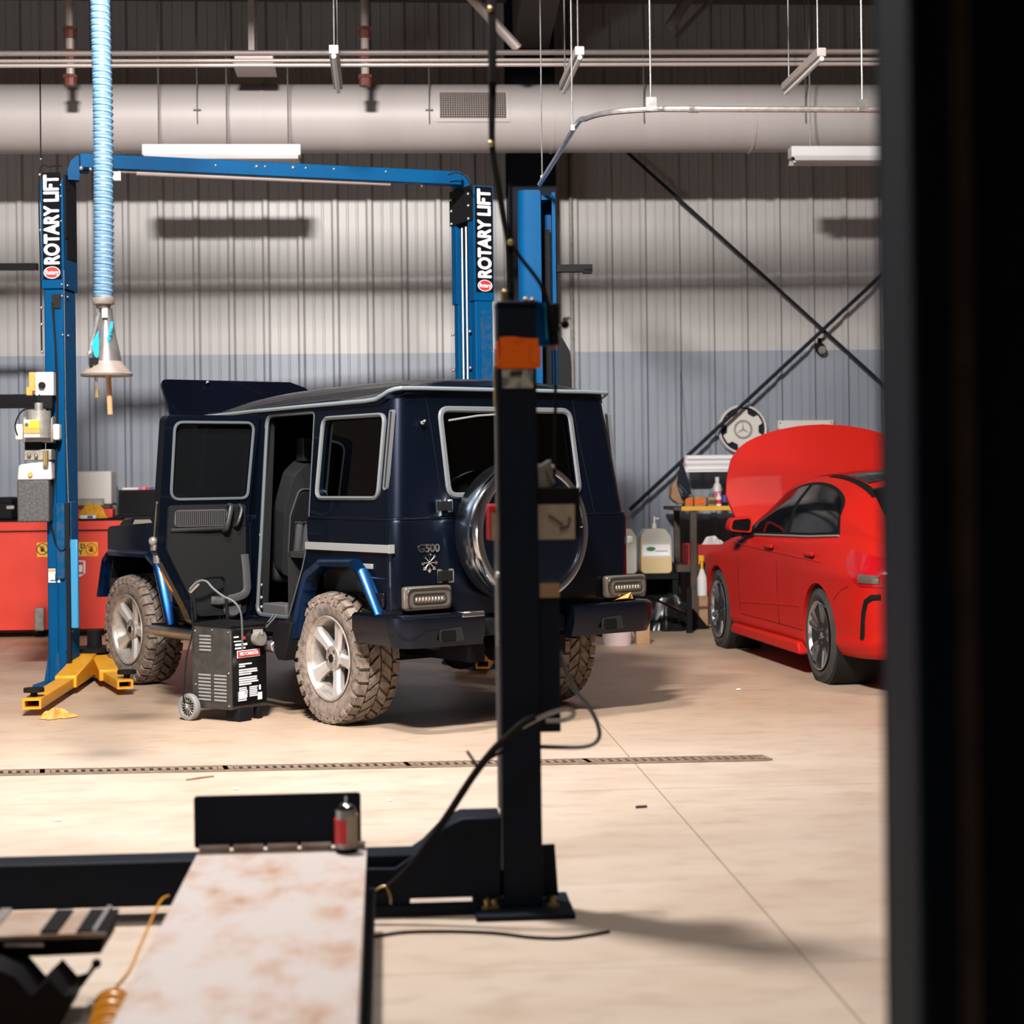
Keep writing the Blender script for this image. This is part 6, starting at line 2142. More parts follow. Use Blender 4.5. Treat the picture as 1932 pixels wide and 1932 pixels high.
obj('cable', MB().path(smooth_path([P(x_, y_, 5.98) for x_, y_ in ((1010, 1352), (985, 1366), (960, 1388), (930, 1416), (890, 1468), (840, 1545), (800, 1602), (770, 1640), (735, 1672), (700, 1690), (640, 1705))], 6), .0125, 8), 'rubber', c1_, w=True)
obj('branch', MB().path(smooth_path([P(x_, y_, 5.98) for x_, y_ in ((963, 1416), (940, 1422), (920, 1434), (905, 1448))], 5), .006, 6).path([P(900, 1446, 5.98), P(890, 1430, 5.98), P(881, 1417, 5.98)], .005, 6), 'rubber', c1_, w=True)
obj('loose_tail', MB().path(smooth_path([P(x_, y_, 5.97) for x_, y_ in ((700, 1686), (725, 1672), (736, 1690), (737, 1706))], 4), .004, 6), 'brass', c1_, w=True)
c2_ = thing('cable_loop', 'pale looped cable tied round the black post at knee height', 'cable', P(1050, 1350, 6.0))
obj('loop', MB().path(smooth_path([P(x_, y_, 6.0 + d_) for x_, y_, d_ in ((985, 1372, 0), (1010, 1358, 0), (1040, 1345, .0), (1068, 1338, 0), (1082, 1343, .01), (1080, 1352, .03), (1062, 1359, .05), (1030, 1360, .06))], 6), .008, 8), 'cast_grey', c2_, w=True)
c3_ = thing('control_cable', 'thin grey cable curving out right of the black post and back', 'cable', P(1110, 1400, 6.15))
obj('cable', MB().path(smooth_path([P(x_, y_, YP + .1) for x_, y_ in ((1018, 1409), (1060, 1410), (1100, 1409), (1122, 1402), (1131, 1388), (1128, 1368), (1118, 1345), (1105, 1325), (1090, 1308), (1078, 1290), (1066, 1262), (1056, 1230))], 6), .0075, 8), 'trim_grey', c3_, w=True)
c4_ = thing('floor_cable', 'thin black cable lying in a long curve across the bare floor', 'cable', FL(1000, 1770))
obj('cable', MB().path(smooth_path([FL(x_, y_, .006) for x_, y_ in ((700, 1768), (760, 1759), (840, 1757), (930, 1760), (1000, 1768), (1060, 1770), (1110, 1764), (1150, 1757))], 8), .005, 6), 'rubber', c4_, w=True)

# ------------------------------------------------------------------ battery charger cart
ca = FL(437, 1346)
cw = thing('battery_charger', 'charcoal wheeled battery charger cart parked by the open rear door', 'charger', (ca.x, ca.y, 0))
DCH = 10.85
k_ = DCH / FPX
gz = .06
e = D_(437, 1183, DCH)
ht = e.z
A_ang = R_(180 - 38)       # direction of the louvred side, from the near corner
B_ang = R_(48)             # direction of the labelled front
ca = FL(437, 1364)
n0 = Vector((ca.x, ca.y, 0))
ua, ub = Vector((math.cos(A_ang), math.sin(A_ang), 0)), Vector((math.cos(B_ang), math.sin(B_ang), 0))
LA, LB = .325, .30


def cpt(a, b, z, o=0.0):     # a along the side, b along the front
    return n0 + ua * a + ub * b + Vector((0, 0, z)) + (-(ua + ub) * o)


zb, ztop = .075, ht
mb = MB().hexa([cpt(0, 0, zb), cpt(LA, 0, zb), cpt(LA, LB, zb), cpt(0, LB, zb), cpt(0, 0, ztop - .01), cpt(LA, 0, ztop), cpt(LA, LB, ztop), cpt(0, LB, ztop - .01)])
bd_ = obj('case', mb, 'charger', cw, w=True, bevel=.006)
mb = MB().hexa([cpt(-.01, -.01, ztop - .01), cpt(LA + .01, -.01, ztop), cpt(LA + .01, LB + .01, ztop), cpt(-.01, LB + .01, ztop - .01), cpt(-.01, -.01, ztop), cpt(LA + .01, -.01, ztop + .01), cpt(LA + .01, LB + .01, ztop + .01), cpt(-.01, LB + .01, ztop)])
obj('lid', mb, 'black_metal', bd_, w=True)
for (a0, a1, z0_, n_) in ((.16, .255, ztop - .155, 5), (.035, .135, .13, 8), (.165, .265, .13, 8)):
    lv = fpl_side = MB()
    lv.hexa([cpt(a0 - .008, -.0015, z0_ - .012), cpt(a1 + .008, -.0015, z0_ - .012), cpt(a1 + .008, .001, z0_ - .012), cpt(a0 - .008, .001, z0_ - .012)]
            + [cpt(p, q, z0_ + n_ * .0215 - .010) for p, q in ((a0 - .008, -.0015), (a1 + .008, -.0015), (a1 + .008, .001), (a0 - .008, .001))])
    lp_ = obj('louvre_panel', lv, 'charger', bd_, w=True)
    lv = MB()
    for i in range(n_):
        z = z0_ + i * .0215
        lv.path([cpt(a0, -.003, z), cpt(a1, -.003, z)], .0062, 6, flat=(1, .6))
    obj('louvre', lv, 'trim_strip', bd_, w=True)
sc_ = MB()
for a_, z in ((.015, ztop - .04), (.29, ztop - .04), (.015, .10), (.29, .10), (.015, .30), (.29, .22), (.15, ztop - .03)):
    sc_.ball(cpt(a_, -.003, z), .006, 6)
obj('screw', sc_, 'galv', bd_, w=True)


def fpl(b0, b1, z0, z1, off=.002):
    p = [cpt(-off, b0, z0), cpt(-off, b1, z0), cpt(-off - .002, b1, z0), cpt(-off - .002, b0, z0)]
    q = [v + Vector((0, 0, z1 - z0)) for v in p]
    return MB().hexa(p + q)


fpn = obj('label_panel', fpl(.012, LB - .008, .10, ztop - .03), 'black_glossy', cw, w=True)
o_ = obj('brand_plate', fpl(.045, .235, ztop - .20, ztop - .155, .006), 'white_print', fpn, w=True)
obj('brand_field', fpl(.050, .230, ztop - .195, ztop - .16, .009), 'red_print', fpn, w=True)
text('MOTOMASTER', .030, 'white_print', fpn, cpt(-.013, .14, ztop - .1775), ub, (0, 0, 1), bold=.0004, sx=.78)
rnd = random.Random(3)
pr_ = MB()
z = ztop - .235
for grp in ((.06, .17, 2), (.06, .22, 3), (.06, .22, 4)):
    for i in range(grp[2]):
        b1 = grp[1] - (.06 if i == grp[2] - 1 else rnd.random() * .02)
        v = fpl(grp[0], b1, z - .009, z, .006)
        pr_.add(v.v, v.f)
        z -= .0135
    z -= .008
for i in range(6):
    for b0 in (.06, .145):
        v = fpl(b0, b0 + .06 + rnd.random() * .01, z - .007, z, .006)
        pr_.add(v.v, v.f)
    z -= .011
for i in range(5):
    v = fpl(.05, .12 - .02 * (i > 2), .125 + .012 * i, .132 + .012 * i, .006); pr_.add(v.v, v.f)
for (b0, b1, z0, z1) in ((.215, .25, .12, .165), (.225, .24, .18, .21), (.02, .09, ztop - .10, ztop - .094), (.03, .13, ztop - .125, ztop - .112), (.03, .115, ztop - .145, ztop - .135), (.02, .06, ztop - .075, ztop - .066)):
    v = fpl(b0, b1, z0, z1, .006); pr_.add(v.v, v.f)
obj('panel_print', pr_, 'white_print', fpn, w=True)
obj('red_mark', fpl(.085, .115, ztop - .09, ztop - .07, .006), 'red_print', fpn, w=True)
obj('clamp_socket', MB().cyl(cpt(-.0, .21, ztop - .09), cpt(-.05, .21, ztop - .09), .045, 18).box(cpt(-.02, .21, ztop - .05), (.06, .05, .03)), 'cast_grey', bd_, w=True)
hd_ = MB().path(smooth_path([cpt(LA - .02, .02, ztop), cpt(LA - .0, .02, ztop + .18), cpt(LA + .01, .02, ztop + .245), cpt(LA - .02, .06, ztop + .275), cpt(LA - .02, .20, ztop + .28), cpt(LA - .0, LB - .02, ztop + .24), cpt(LA - .02, LB - .02, ztop)], 6), .010, 8)
obj('handle', hd_, 'black_metal', cw, w=True)
gp = MB().cyl(D_(358, 1117, DCH), D_(375, 1100, DCH), .013, 10)
obj('handle_grip', gp, 'galv', cw, w=True)
cb_ = MB().path(smooth_path([D_(x_, y_, DCH - .02 + dd) for x_, y_, dd in ((358, 1112, 0), (372, 1098, 0), (388, 1096, -.02), (402, 1110, -.05), (420, 1124, -.08), (442, 1136, -.1), (454, 1155, -.1), (457, 1190, -.06), (457, 1225, -.02))], 7), .0065, 7)
obj('charger_cable', cb_, 'trim_grey', cw, w=True)
cb_ = MB().path(smooth_path([D_(x_, y_, DCH + .15) for x_, y_ in ((360, 1130), (363, 1190), (352, 1240), (348, 1290), (346, 1318), (352, 1326), (365, 1328))], 7), .005, 6)
obj('mains_lead', cb_, 'rubber', cw, w=True)
# wheels
for nm, b_ in (('wheel', -.035), ('wheel', LB + .03)):
    c_ = cpt(LA - .01, b_, 0) + Vector((0, 0, .082))
    ax = ub
    Mx = Matrix.Translation(c_) @ (-ub).to_track_quat('Z', 'Y').to_matrix().to_4x4()
    o = obj(nm, MB().lathe([(.058, -.02), (.08, -.02), (.083, -.01), (.083, .012), (.078, .02), (.06, .02), (.056, .012)], 32, Mx, closed=True), 'trim_strip', cw, w=True)
    sp = MB()
    for k in range(16):
        a = 2 * PI * k / 16
        sp.cyl(Mx @ Vector((.012 * math.cos(a), .012 * math.sin(a), .014)), Mx @ Vector((.060 * math.cos(a), .060 * math.sin(a), .010)), .0032, 5)
    obj('spoke', sp, 'cast_grey', o, w=True)
    obj('wheel_disc', MB().lathe([(.001, .002), (.058, .002), (.058, -.01), (.001, -.01)], 24, Mx), 'black', o, w=True)
    obj('hub', MB().ball(Mx @ Vector((0, 0, .018)), .012, 8), 'galv', o, w=True)
obj('front_foot', MB().box(cpt(.04, .10, .0385), (.10, .12, .075), rz=B_ang).box(cpt(.02, .24, .0385), (.04, .04, .075), rz=B_ang), 'black', cw, w=True, bevel=.006)

# ------------------------------------------------------------------ crumpled orange rag and floor bits
def rag(name, label, c, rx, ry, h, m, seed, cat_='rag', n=26):
    t = thing(name, label, cat_, c)
    rn = random.Random(seed)
    ph = [rn.random() * 6 for _ in range(8)]

    def f(u, v):
        a = 2 * PI * u
        rr = v * (1 + .18 * math.sin(3 * a + ph[0]) + .12 * math.sin(7 * a + ph[1]) + .06 * math.sin(13 * a + ph[4]))
        z = h * (1 - v ** 2.2) * (.6 + .35 * math.sin(5 * a + ph[2] + v * 4) + .25 * math.sin(11 * a + ph[3]) * v) + .004
        return (rx * rr * math.cos(a), ry * rr * math.sin(a), max(.002, z))
    obj('cloth', MB().grid(f, 72, 14), m, t, ang=50)
    return t


rag('rag', 'crumpled orange shop rag on the floor under the yellow arm tip', FL(106, 1354), .105, .10, .06, 'orange_cloth', 4)
for i, (x_, y_, s_, lb) in enumerate([(110, 1549, .02, 'white scrap on the bare floor at left, largest of the white bits'), (1393, 1302 + 0, .018, 'white scrap on the floor behind the red car wheel'),
                                      (735, 1512, .012, 'small white fleck on the floor above the sagging cable'), (445, 1490, .012, 'pale sliver of litter near the drain, above the wheel stop')]):
    rag('scrap', lb, FL(x_, y_), s_, s_ * .8, .008, 'rag_white', 20 + i, 'scrap')
tag(obj('wood_splinter', MB().box(FL(1210, 1522, .006), (.05, .012, .010), rz=.2), 'brown_steel'), 'small brown splinter on the open floor right of the post', 'scrap')
tag(obj('wood_splinter', MB().path([FL(352, 1471, .005), FL(378, 1467, .006), FL(403, 1464, .005)], .005, 5), 'tan_box'), 'thin tan sliver on the floor just below the drain', 'scrap')

# ------------------------------------------------------------------ red tool bench at the left with its clutter
YC = 17.35
x0c, x1c = -4.6, P(312, 1080, YC).x + .25
ztc, zbc = P(150, 982, YC).z, P(150, 1187, YC).z
tc = thing('tool_cabinet', 'wide red tool cabinet against the back wall behind the left lift column', 'cabinet', ((x0c + x1c) / 2, YC + .35, 0))
cb = obj('carcass', MB().box(((x0c + x1c) / 2, YC + .36, (ztc + zbc) / 2), (x1c - x0c, .68, ztc - zbc)), 'red_tool', tc, w=True, bevel=.008)
zj = P(150, 1001, YC).z
obj('drawer_gap', MB().box(((x0c + x1c) / 2, YC + .015, zj), (x1c - x0c - .02, .008, .014)), 'dark_hole', tc, w=True)
obj('worktop', MB().box((lerp(x0c, x1c, .5), YC + .35, ztc + .006), (x1c - x0c + .02, .70, .012)), 'black', tc, w=True, bevel=.003)
pn_ = obj('door_panel', MB().box(((x0c + x1c) / 2, YC + .012, (zj - .02 + zbc) / 2), (x1c - x0c - .03, .012, zj - .02 - zbc)), 'red_tool', tc, w=True, bevel=.004)
cas = MB()
for x_ in (-4.3, -3.3, x1c - .3):
    cas.box((x_, YC + .15, (zbc) / 2 + .02), (.06, .12, zbc - .03)).cyl((x_ - .025, YC + .12, .055), (x_ + .025, YC + .12, .055), .055, 14)
    cas.cyl((x_ - .025, YC + .6, .055), (x_ + .025, YC + .6, .055), .055, 14)
obj('caster', cas, 'black_metal', tc, w=True)
cc = obj('corner_bumper', MB().box(P(75, 1168, YC - .03), (.09, .06, .22)), 'cast_grey', tc, w=True, bevel=.01)


def cpatch(x0, y0, x1, y1, k, Y=YC):
    a, b = P(x0, y0, Y), P(x1, y1, Y)
    return MB().box(((a.x + b.x) / 2, Y - k, (a.z + b.z) / 2), (abs(b.x - a.x), .003, abs(a.z - b.z)))


yl_ = obj('warning_label', cpatch(70, 1024, 185, 1049, .002), 'yellow_label', tc, w=True)
for x_, nm in ((172, 0), (80, 1)):
    c_ = P(x_, 1036, YC - .006)
    obj('symbol_ring', MB().path([c_ + Vector((.052 * math.cos(a), 0, .052 * math.sin(a))) for a in [2 * PI * i / 28 for i in range(28)]], .005, 5, closed=True)
        .path([c_ + Vector((-.036, 0, .036)), c_ + Vector((.036, 0, -.036))], .004, 5), 'orange_tape' if nm == 0 else 'black_print', yl_, w=True)
    obj('symbol_hand', MB().ball(c_ + Vector((0, .002, -.008)), .020, 8, (1, .15, 1)).box(c_ + Vector((-.012, .002, .018)), (.007, .004, .022)).box(c_ + Vector((0, .002, .022)), (.007, .004, .022)).box(c_ + Vector((.012, .002, .018)), (.007, .004, .02)), 'black_print', yl_, w=True)
text('D', .062, 'black_print', yl_, P(156, 1031, YC - .006), (1, 0, 0), (0, 0, 1), bold=.002)
text('Y', .062, 'black_print', yl_, P(152, 1042.5, YC - .006), (1, 0, 0), (0, 0, 1), bold=.002)
l2 = obj('shield_label', MB().prism([(P(150, 1056, YC).x - .1, P(150, 1056, YC).z), (P(161, 1057, YC).x, P(161, 1058, YC).z), (P(161, 1080, YC).x, P(161, 1081, YC).z), (P(152, 1088, YC).x, P(152, 1088, YC).z), (P(150, 1056, YC).x - .1, P(150, 1088, YC).z)], [], .002, .005, lambda p, q, c: (p, YC - c, q)), 'white_print', tc, w=True)
obj('label_field', cpatch(140, 1060, 158, 1083, .006), 'red_print', l2, w=True)
obj('label_centre', cpatch(140, 1066, 156, 1079, .009), 'white_print', l2, w=True)

pr0, pr1 = P(148, 956, YC + .4), P(207, 896, YC + .4)
pt = thing('printer', 'white desktop printer on the red tool cabinet', 'printer', ((pr0.x + pr1.x) / 2 - .03, YC + .55, ztc + .012))
hh_ = pr1.z - ztc - .02
obj('printer_body', MB().box((0, 0, hh_ / 2 + .09), (.40, .34, hh_ - .09)).box((.17, -.02, .06), (.06, .36, .12)), 'white_plastic', pt, bevel=.012)
obj('paper_tray', MB().box((-.04, -.19, .13), (.34, .06, .12)), 'cast_grey', pt, bevel=.006)
obj('tray_slot', MB().box((-.06, -.225, .10), (.26, .012, .05)), 'black', pt, bevel=.004)
obj('status_light', MB().ball((.0, -.175, hh_ - .03), .008, 6), 'white_print', pt)
tb = thing('tool_tray', 'shallow red and black tray in front of the white printer', 'tray', (P(172, 960, YC).x, YC + .235, ztc + .012))
obj('tray', MB().box((0, 0, .05), (.36, .16, .09)), 'red_tool', tb, bevel=.01)
obj('tray_lid', MB().box((-.01, 0, .11), (.34, .15, .035)), 'brown_steel', tb, bevel=.014)
rag('cloth', 'yellow cloth lying on the red cabinet next to the laptop', (P(172, 982, YC - .0).x, YC + .085, ztc + .014), .125, .045, .15, 'yellow_cloth', 9, 'cloth')
bt_ = thing('rag_packet', 'white and blue packet under the yellow cloth', 'packet', (P(166, 978, YC).x, YC + .016, ztc + .014))
obj('packet', MB().box((0, 0, .018), (.15, .03, .036)), 'rag_white', bt_, bevel=.008)
obj('packet_print', MB().box((.02, -.016, .018), (.05, .002, .026)), 'blue_print', bt_)
lp = thing('laptop', 'open black laptop standing on the red cabinet', 'laptop', (P(262, 980, YC).x, YC + .22, ztc + .012))
obj('keyboard_base', MB().box((0, -.04, .014), (.50, .30, .028)), 'black', lp, bevel=.006)
sc2 = P(212, 927, YC + .35).z - ztc
obj('screen', MB().hexa([(-.245, .10, .02), (.245, .10, .02), (.245, .125, .02), (-.245, .125, .02), (-.245, .16, sc2), (.245, .16, sc2), (.245, .18, sc2), (-.245, .18, sc2)]), 'black', lp, bevel=.006)
obj('display', MB().hexa([(-.225, .098, .05), (.225, .098, .05), (.225, .104, .05), (-.225, .104, .05), (-.225, .149, sc2 - .02), (.225, .149, sc2 - .02), (.225, .156, sc2 - .02), (-.225, .156, sc2 - .02)]), 'black_glossy', lp)
bx_ = thing('catalogue', 'white paper catalogue with a coloured edge behind the laptop', 'catalogue', (P(265, 925, YC + .5).x, YC + .56, ztc + .012))
zt_ = P(270, 922, YC + .5).z - ztc
obj('cover', MB().box((0, 0, zt_ / 2), (.36, .05, zt_)), 'rag_white', bx_)
for i, (x_, m_) in enumerate(((.0, 'pink_print'), (.06, 'red_print'), (.11, 'blue_print'), (.16, 'yellow_label'))):
    obj('edge_tab', MB().box((x_, -.027, zt_ - .015), (.05, .004, .035)), m_, bx_)
for (x_, y0_, y1_, w_, lb) in ((-42, 898, 982, .30, 'dark case at the far left end of the red cabinet'), (14, 940, 983, .16, 'small black box beside the dark case on the red cabinet')):
    p = P(x_, y1_, YC + .3)
    t = thing('equipment_case', lb, 'case', (p.x, YC + .3, ztc + .012))
    hgt = P(x_, y0_, YC + .3).z - ztc
    obj('case_body', MB().box((0, 0, hgt / 2), (w_, .3, hgt)), 'black', t, bevel=.02)
    obj('case_lid', MB().box((0, -.01, hgt * .78), (w_ + .01, .31, .012)), 'black_metal', t)
    obj('case_label', MB().box((.06, -.152, hgt * .55), (.07, .004, .03)), 'cast_grey', t)

# ------------------------------------------------------------------ workbench at the right
YB = 17.55
wbx0, wbx1 = P(1273, 1000, YB).x, P(1273, 1000, YB).x + 1.5
bn = thing('workbench', 'brown steel workbench with a yellow-edged shelf behind the red car', 'workbench', ((wbx0 + wbx1) / 2, YB + .35, 0))
zs_ = P(1330, 959, YB).z
obj('top_shelf', MB().box(((wbx0 + wbx1) / 2, YB + .36, zs_), (wbx1 - wbx0, .70, .035)), 'brown_steel', bn, w=True)
obj('shelf_edge', MB().box(((wbx0 + wbx1) / 2 + .03, YB + .002, zs_), (wbx1 - wbx0 - .08, .012, .042)), 'yellow_edge', bn, w=True)
for x_ in (P(1310, 1060, YB).x, wbx1 - .1):
    obj('leg', MB().box((x_, YB + .05, zs_ / 2 - .01), (.062, .06, zs_ - .02)), 'brown_steel', bn, w=True)
for x_ in (P(1282, 1060, YB + .4).x, wbx1 - .05):
    obj('leg', MB().box((x_, YB + .55, zs_ / 2 - .01), (.055, .06, zs_ - .02)), 'brown_steel', bn, w=True)
zm = P(1340, 1072, YB).z
obj('lower_shelf', MB().box(((wbx0 + wbx1) / 2, YB + .36, zm), (wbx1 - wbx0 - .05, .62, .07)), 'brown_steel', bn, w=True)
zl_ = P(1340, 1163, YB).z
obj('bottom_shelf', MB().box(((wbx0 + wbx1) / 2, YB + .36, max(.06, zl_)), (wbx1 - wbx0 - .1, .60, .03)), 'tan_box', bn, w=True)
zq = zs_ + .018
# things on the bench top
lmp = thing('shop_light', 'white double-tube shop light leaning over the workbench', 'lamp', P(1335, 875, 18.05))
a_, b_ = P(1291, 875, 18.05), P(1291, 875, 18.05) + Vector((.95, 0, -.0))
mbp = [(.12, .06), (.11, .09), (-.04, .09), (-.12, .06), (-.125, -.01), (.0, -.02), (.1, .0)]
obj('reflector', MB().prism([(0, -.085), (-.05, -.085), (-.03, -.03), (-.05, 0), (-.03, .03), (-.05, .085), (0, .085), (.03, .03), (.03, -.03)], [], 0, .95, lambda p, q, c: (a_.x + c, a_.y + p, a_.z + q)), 'white_enamel', lmp, w=True)
for q_ in (-.055, .055):
    obj('fluorescent_tube', MB().cyl((a_.x + .03, a_.y - .045, a_.z + q_), (a_.x + .92, a_.y - .045, a_.z + q_), .016, 10), 'tube_glass', lmp, w=True)
obj('mount_bracket', MB().box((a_.x + .3, a_.y + .22, a_.z), (.04, .42, .05)).box((a_.x + .75, a_.y + .22, a_.z), (.04, .42, .05)), 'galv', lmp, w=True)
fl_ = thing('banner', 'dark hanging pennant at the left end of the workbench', 'pennant', P(1294, 905, YB - .02))
fp_ = [(x_, y_) for x_, y_ in ((1285, 866), (1290, 880), (1300, 908), (1305, 932), (1286, 941), (1277, 915), (1281, 888))]
pts = [(P(x_, y_, YB - .02).x, P(x_, y_, YB - .02).z) for x_, y_ in fp_]
pn2 = obj('pennant_cloth', MB().prism(pts, [], 0, .012, lambda p, q, c: (p, YB - .02 + c, q)), 'frame_steel', fl_, w=True)
q4 = [P(x_, y_, YB - .028) for x_, y_ in ((1279, 917), (1282, 914), (1296, 930), (1287, 936))]
obj('patch_border', MB().path(q4, .004, 5, closed=True), 'trim_grey', pn2, w=True)
obj('patch_print', MB().path([P(1282, 920, YB - .028), P(1288, 931, YB - .028)], .008, 5), 'trim_grey', pn2, w=True)
obj('pennant_cord', MB().cyl(P(1285, 868, YB - .015), P(1284, 700, YW - .04), .003, 5), 'black', fl_, w=True)
pbg = thing('paper_bag', 'crumpled brown paper bag behind the pennant on the bench end', 'bag', (P(1270, 950, YB + .1).x, YB + .14, zq))
pp_ = [(P(x_, y_, YB + .1).x, P(x_, y_, YB + .1).z) for x_, y_ in ((1276, 951), (1264, 940), (1266, 915), (1276, 906), (1286, 925), (1290, 951))]
obj('bag', MB().prism(pp_, [], .03, .2, lambda p, q, c: (p, YB + c, q)), 'tan_box', pbg, w=True, bevel=.02)


def box_thing(name, label, cat_, x0, y0, x1, y1, Y, dep, m, zbase=None, group=None, bevel=.004, stripe=None):
    a, b = P(x0, y0, Y), P(x1, y1, Y)
    z0 = b.z if zbase is None else zbase
    t = thing(name, label, cat_, ((a.x + b.x) / 2, Y + dep / 2, z0), 0, group)
    w_, h_ = b.x - a.x, max(.02, a.z - z0)
    o = obj(name + '_body', MB().box((0, 0, h_ / 2), (w_, dep, h_)), m, t, bevel=bevel)
    if stripe:
        obj('label_band', MB().box((0, -dep / 2 - .002, h_ * .45), (w_ * .9, .004, h_ * .45)), stripe, t)
    return t


box_thing('parts_box', 'orange-banded parts carton left of the other two on the bench shelf', 'carton', 1293, 936, 1308, 955, YB + .03, .2, 'tan_box', zq, 'parts cartons on the bench', stripe='orange_tape')
box_thing('parts_box', 'middle orange-banded parts carton on the bench shelf', 'carton', 1310, 935, 1331, 955, YB + .03, .2, 'tan_box', zq, 'parts cartons on the bench', stripe='orange_tape')
box_thing('parts_box', 'square brown parts carton under the small green cap on the bench', 'carton', 1336, 938, 1356, 955, YB + .08, .12, 'tan_box', zq, 'parts cartons on the bench', stripe='brown_steel')


def bottle(label, px_, ytop, Y, zbase, r, m, capm, bandm=None, name='bottle', group='bottles on the workbench'):
    top = P(px_, ytop, Y)
    h = top.z - zbase
    t = thing(name, label, 'bottle', (top.x, Y, zbase), 0, group)
    obj('bottle_body', MB().lathe([(.001, 0), (r, 0), (r, h * .66), (r * .8, h * .74), (r * .4, h * .82), (r * .4, h * .86)], 20), m, t, ang=40)
    obj('cap', MB().lathe([(r * .5, h * .85), (r * .5, h), (.001, h)], 16), capm, t)
    if bandm:
        obj('label_band', MB().lathe([(r + .001, h * .18), (r + .001, h * .5)], 20), bandm, t)
    return t


bottle('tall clear bottle with a pink label on the bench shelf', 1353, 900, YB + .30, zq, .042, 'jug', 'white_plastic', 'pink_print')
bottle('short white bottle in front of the tall pink-labelled one', 1356, 930, YB + .035, zq, .026, 'rag_white', 'white_plastic', 'red_print')
bottle('black spray bottle nearest the red bonnet on the bench shelf', 1367, 913, YB + .06, zq, .030, 'black', 'black', 'blue_print')
bottle('white and green bottle half hidden by the red bonnet', 1376, 922, YB + .20, zq, .03, 'rag_white', 'white_plastic', 'green')
t = thing('small_cap', 'small green cap on the square brown carton', 'cap', (P(1342, 935, YB + .1).x, YB + .12, zq + .0925))
obj('cap_body', MB().cyl((0, 0, 0), (0, 0, .03), .022, 14), 'green', t)
obj('cap_knob', MB().cyl((0, 0, .03), (0, 0, .042), .010, 10), 'green', t)
# lower shelf: red box with white rags
zq2 = zm + .036
rbx = thing('red_crate', 'open red box of white rags on the lower bench shelf', 'crate', (P(1340, 1050, YB + .1).x, YB + .30, zq2))
hgt = P(1340, 1027, YB + .15).z - zq2
obj('crate_shell', MB().prism(rect(-.22, -.18, .22, .18, .02), [rect(-.205, -.165, .205, .165, .015)], 0, hgt, lambda a, b, c: (a, b, c)).box((0, 0, .008), (.42, .34, .014)), 'red_plastic', rbx)
rag('rag', 'heap of white rags filling the open red box on the bench', (P(1340, 1030, YB + .2).x + .04, YB + .30, zq2 + hgt - .05), .15, .13, .13, 'rag_white', 12)
for px_, lb in ((1325, 'white spray bottle with yellow trigger, left of the pair under the bench'), (1346, 'white spray bottle with yellow trigger, partly hidden by the red car')):
    top = P(px_, 1048, YB - .10)
    zb_ = .0
    p = P(px_, 1125, YB - .10)
    zb_ = P(px_, 1124, YB - .1).z
    t = thing('spray_bottle', lb, 'bottle', (top.x, YB + .03 - .10, zb_), 0, 'trigger spray bottles by the bench')
    h = top.z - zb_
    obj('bottle_body', MB().lathe([(.001, 0), (.045, 0), (.047, .01), (.047, h * .42), (.044, h * .46), (.022, h * .62), (.018, h * .66)], 24), 'rag_white', t, ang=50)
    obj('trigger', MB().cyl((0, 0, h * .66), (0, 0, h * .86), .014, 10).box((-.008, -.0, h * .93), (.05, .03, h * .14)).box((-.028, 0, h * .84), (.012, .016, h * .12)), 'yellow_label', t, bevel=.003)
    obj('label_band', MB().lathe([(.0478, h * .06), (.0478, h * .36)], 24), 'white_enamel', t)
    obj('shelf_bracket', MB().box((0, .0, -.045), (.16, .16, .088)), 'tan_box', t) if False else None
    cbx = thing('carton', 'brown carton under the spray bottle, ' + ('left of the pair' if px_ == 1325 else 'half behind the red car wheel'), 'carton', (top.x, YB - .07, 0), 0, 'cartons under the spray bottles')
    obj('carton_body', MB().box((0, 0, zb_ / 2), (.088, .14, zb_ - .002)), 'tan_box', cbx, bevel=.004)
    obj('tape', MB().box((0, -.071, zb_ * .6), (.11, .003, .03)), 'brown_steel', cbx)

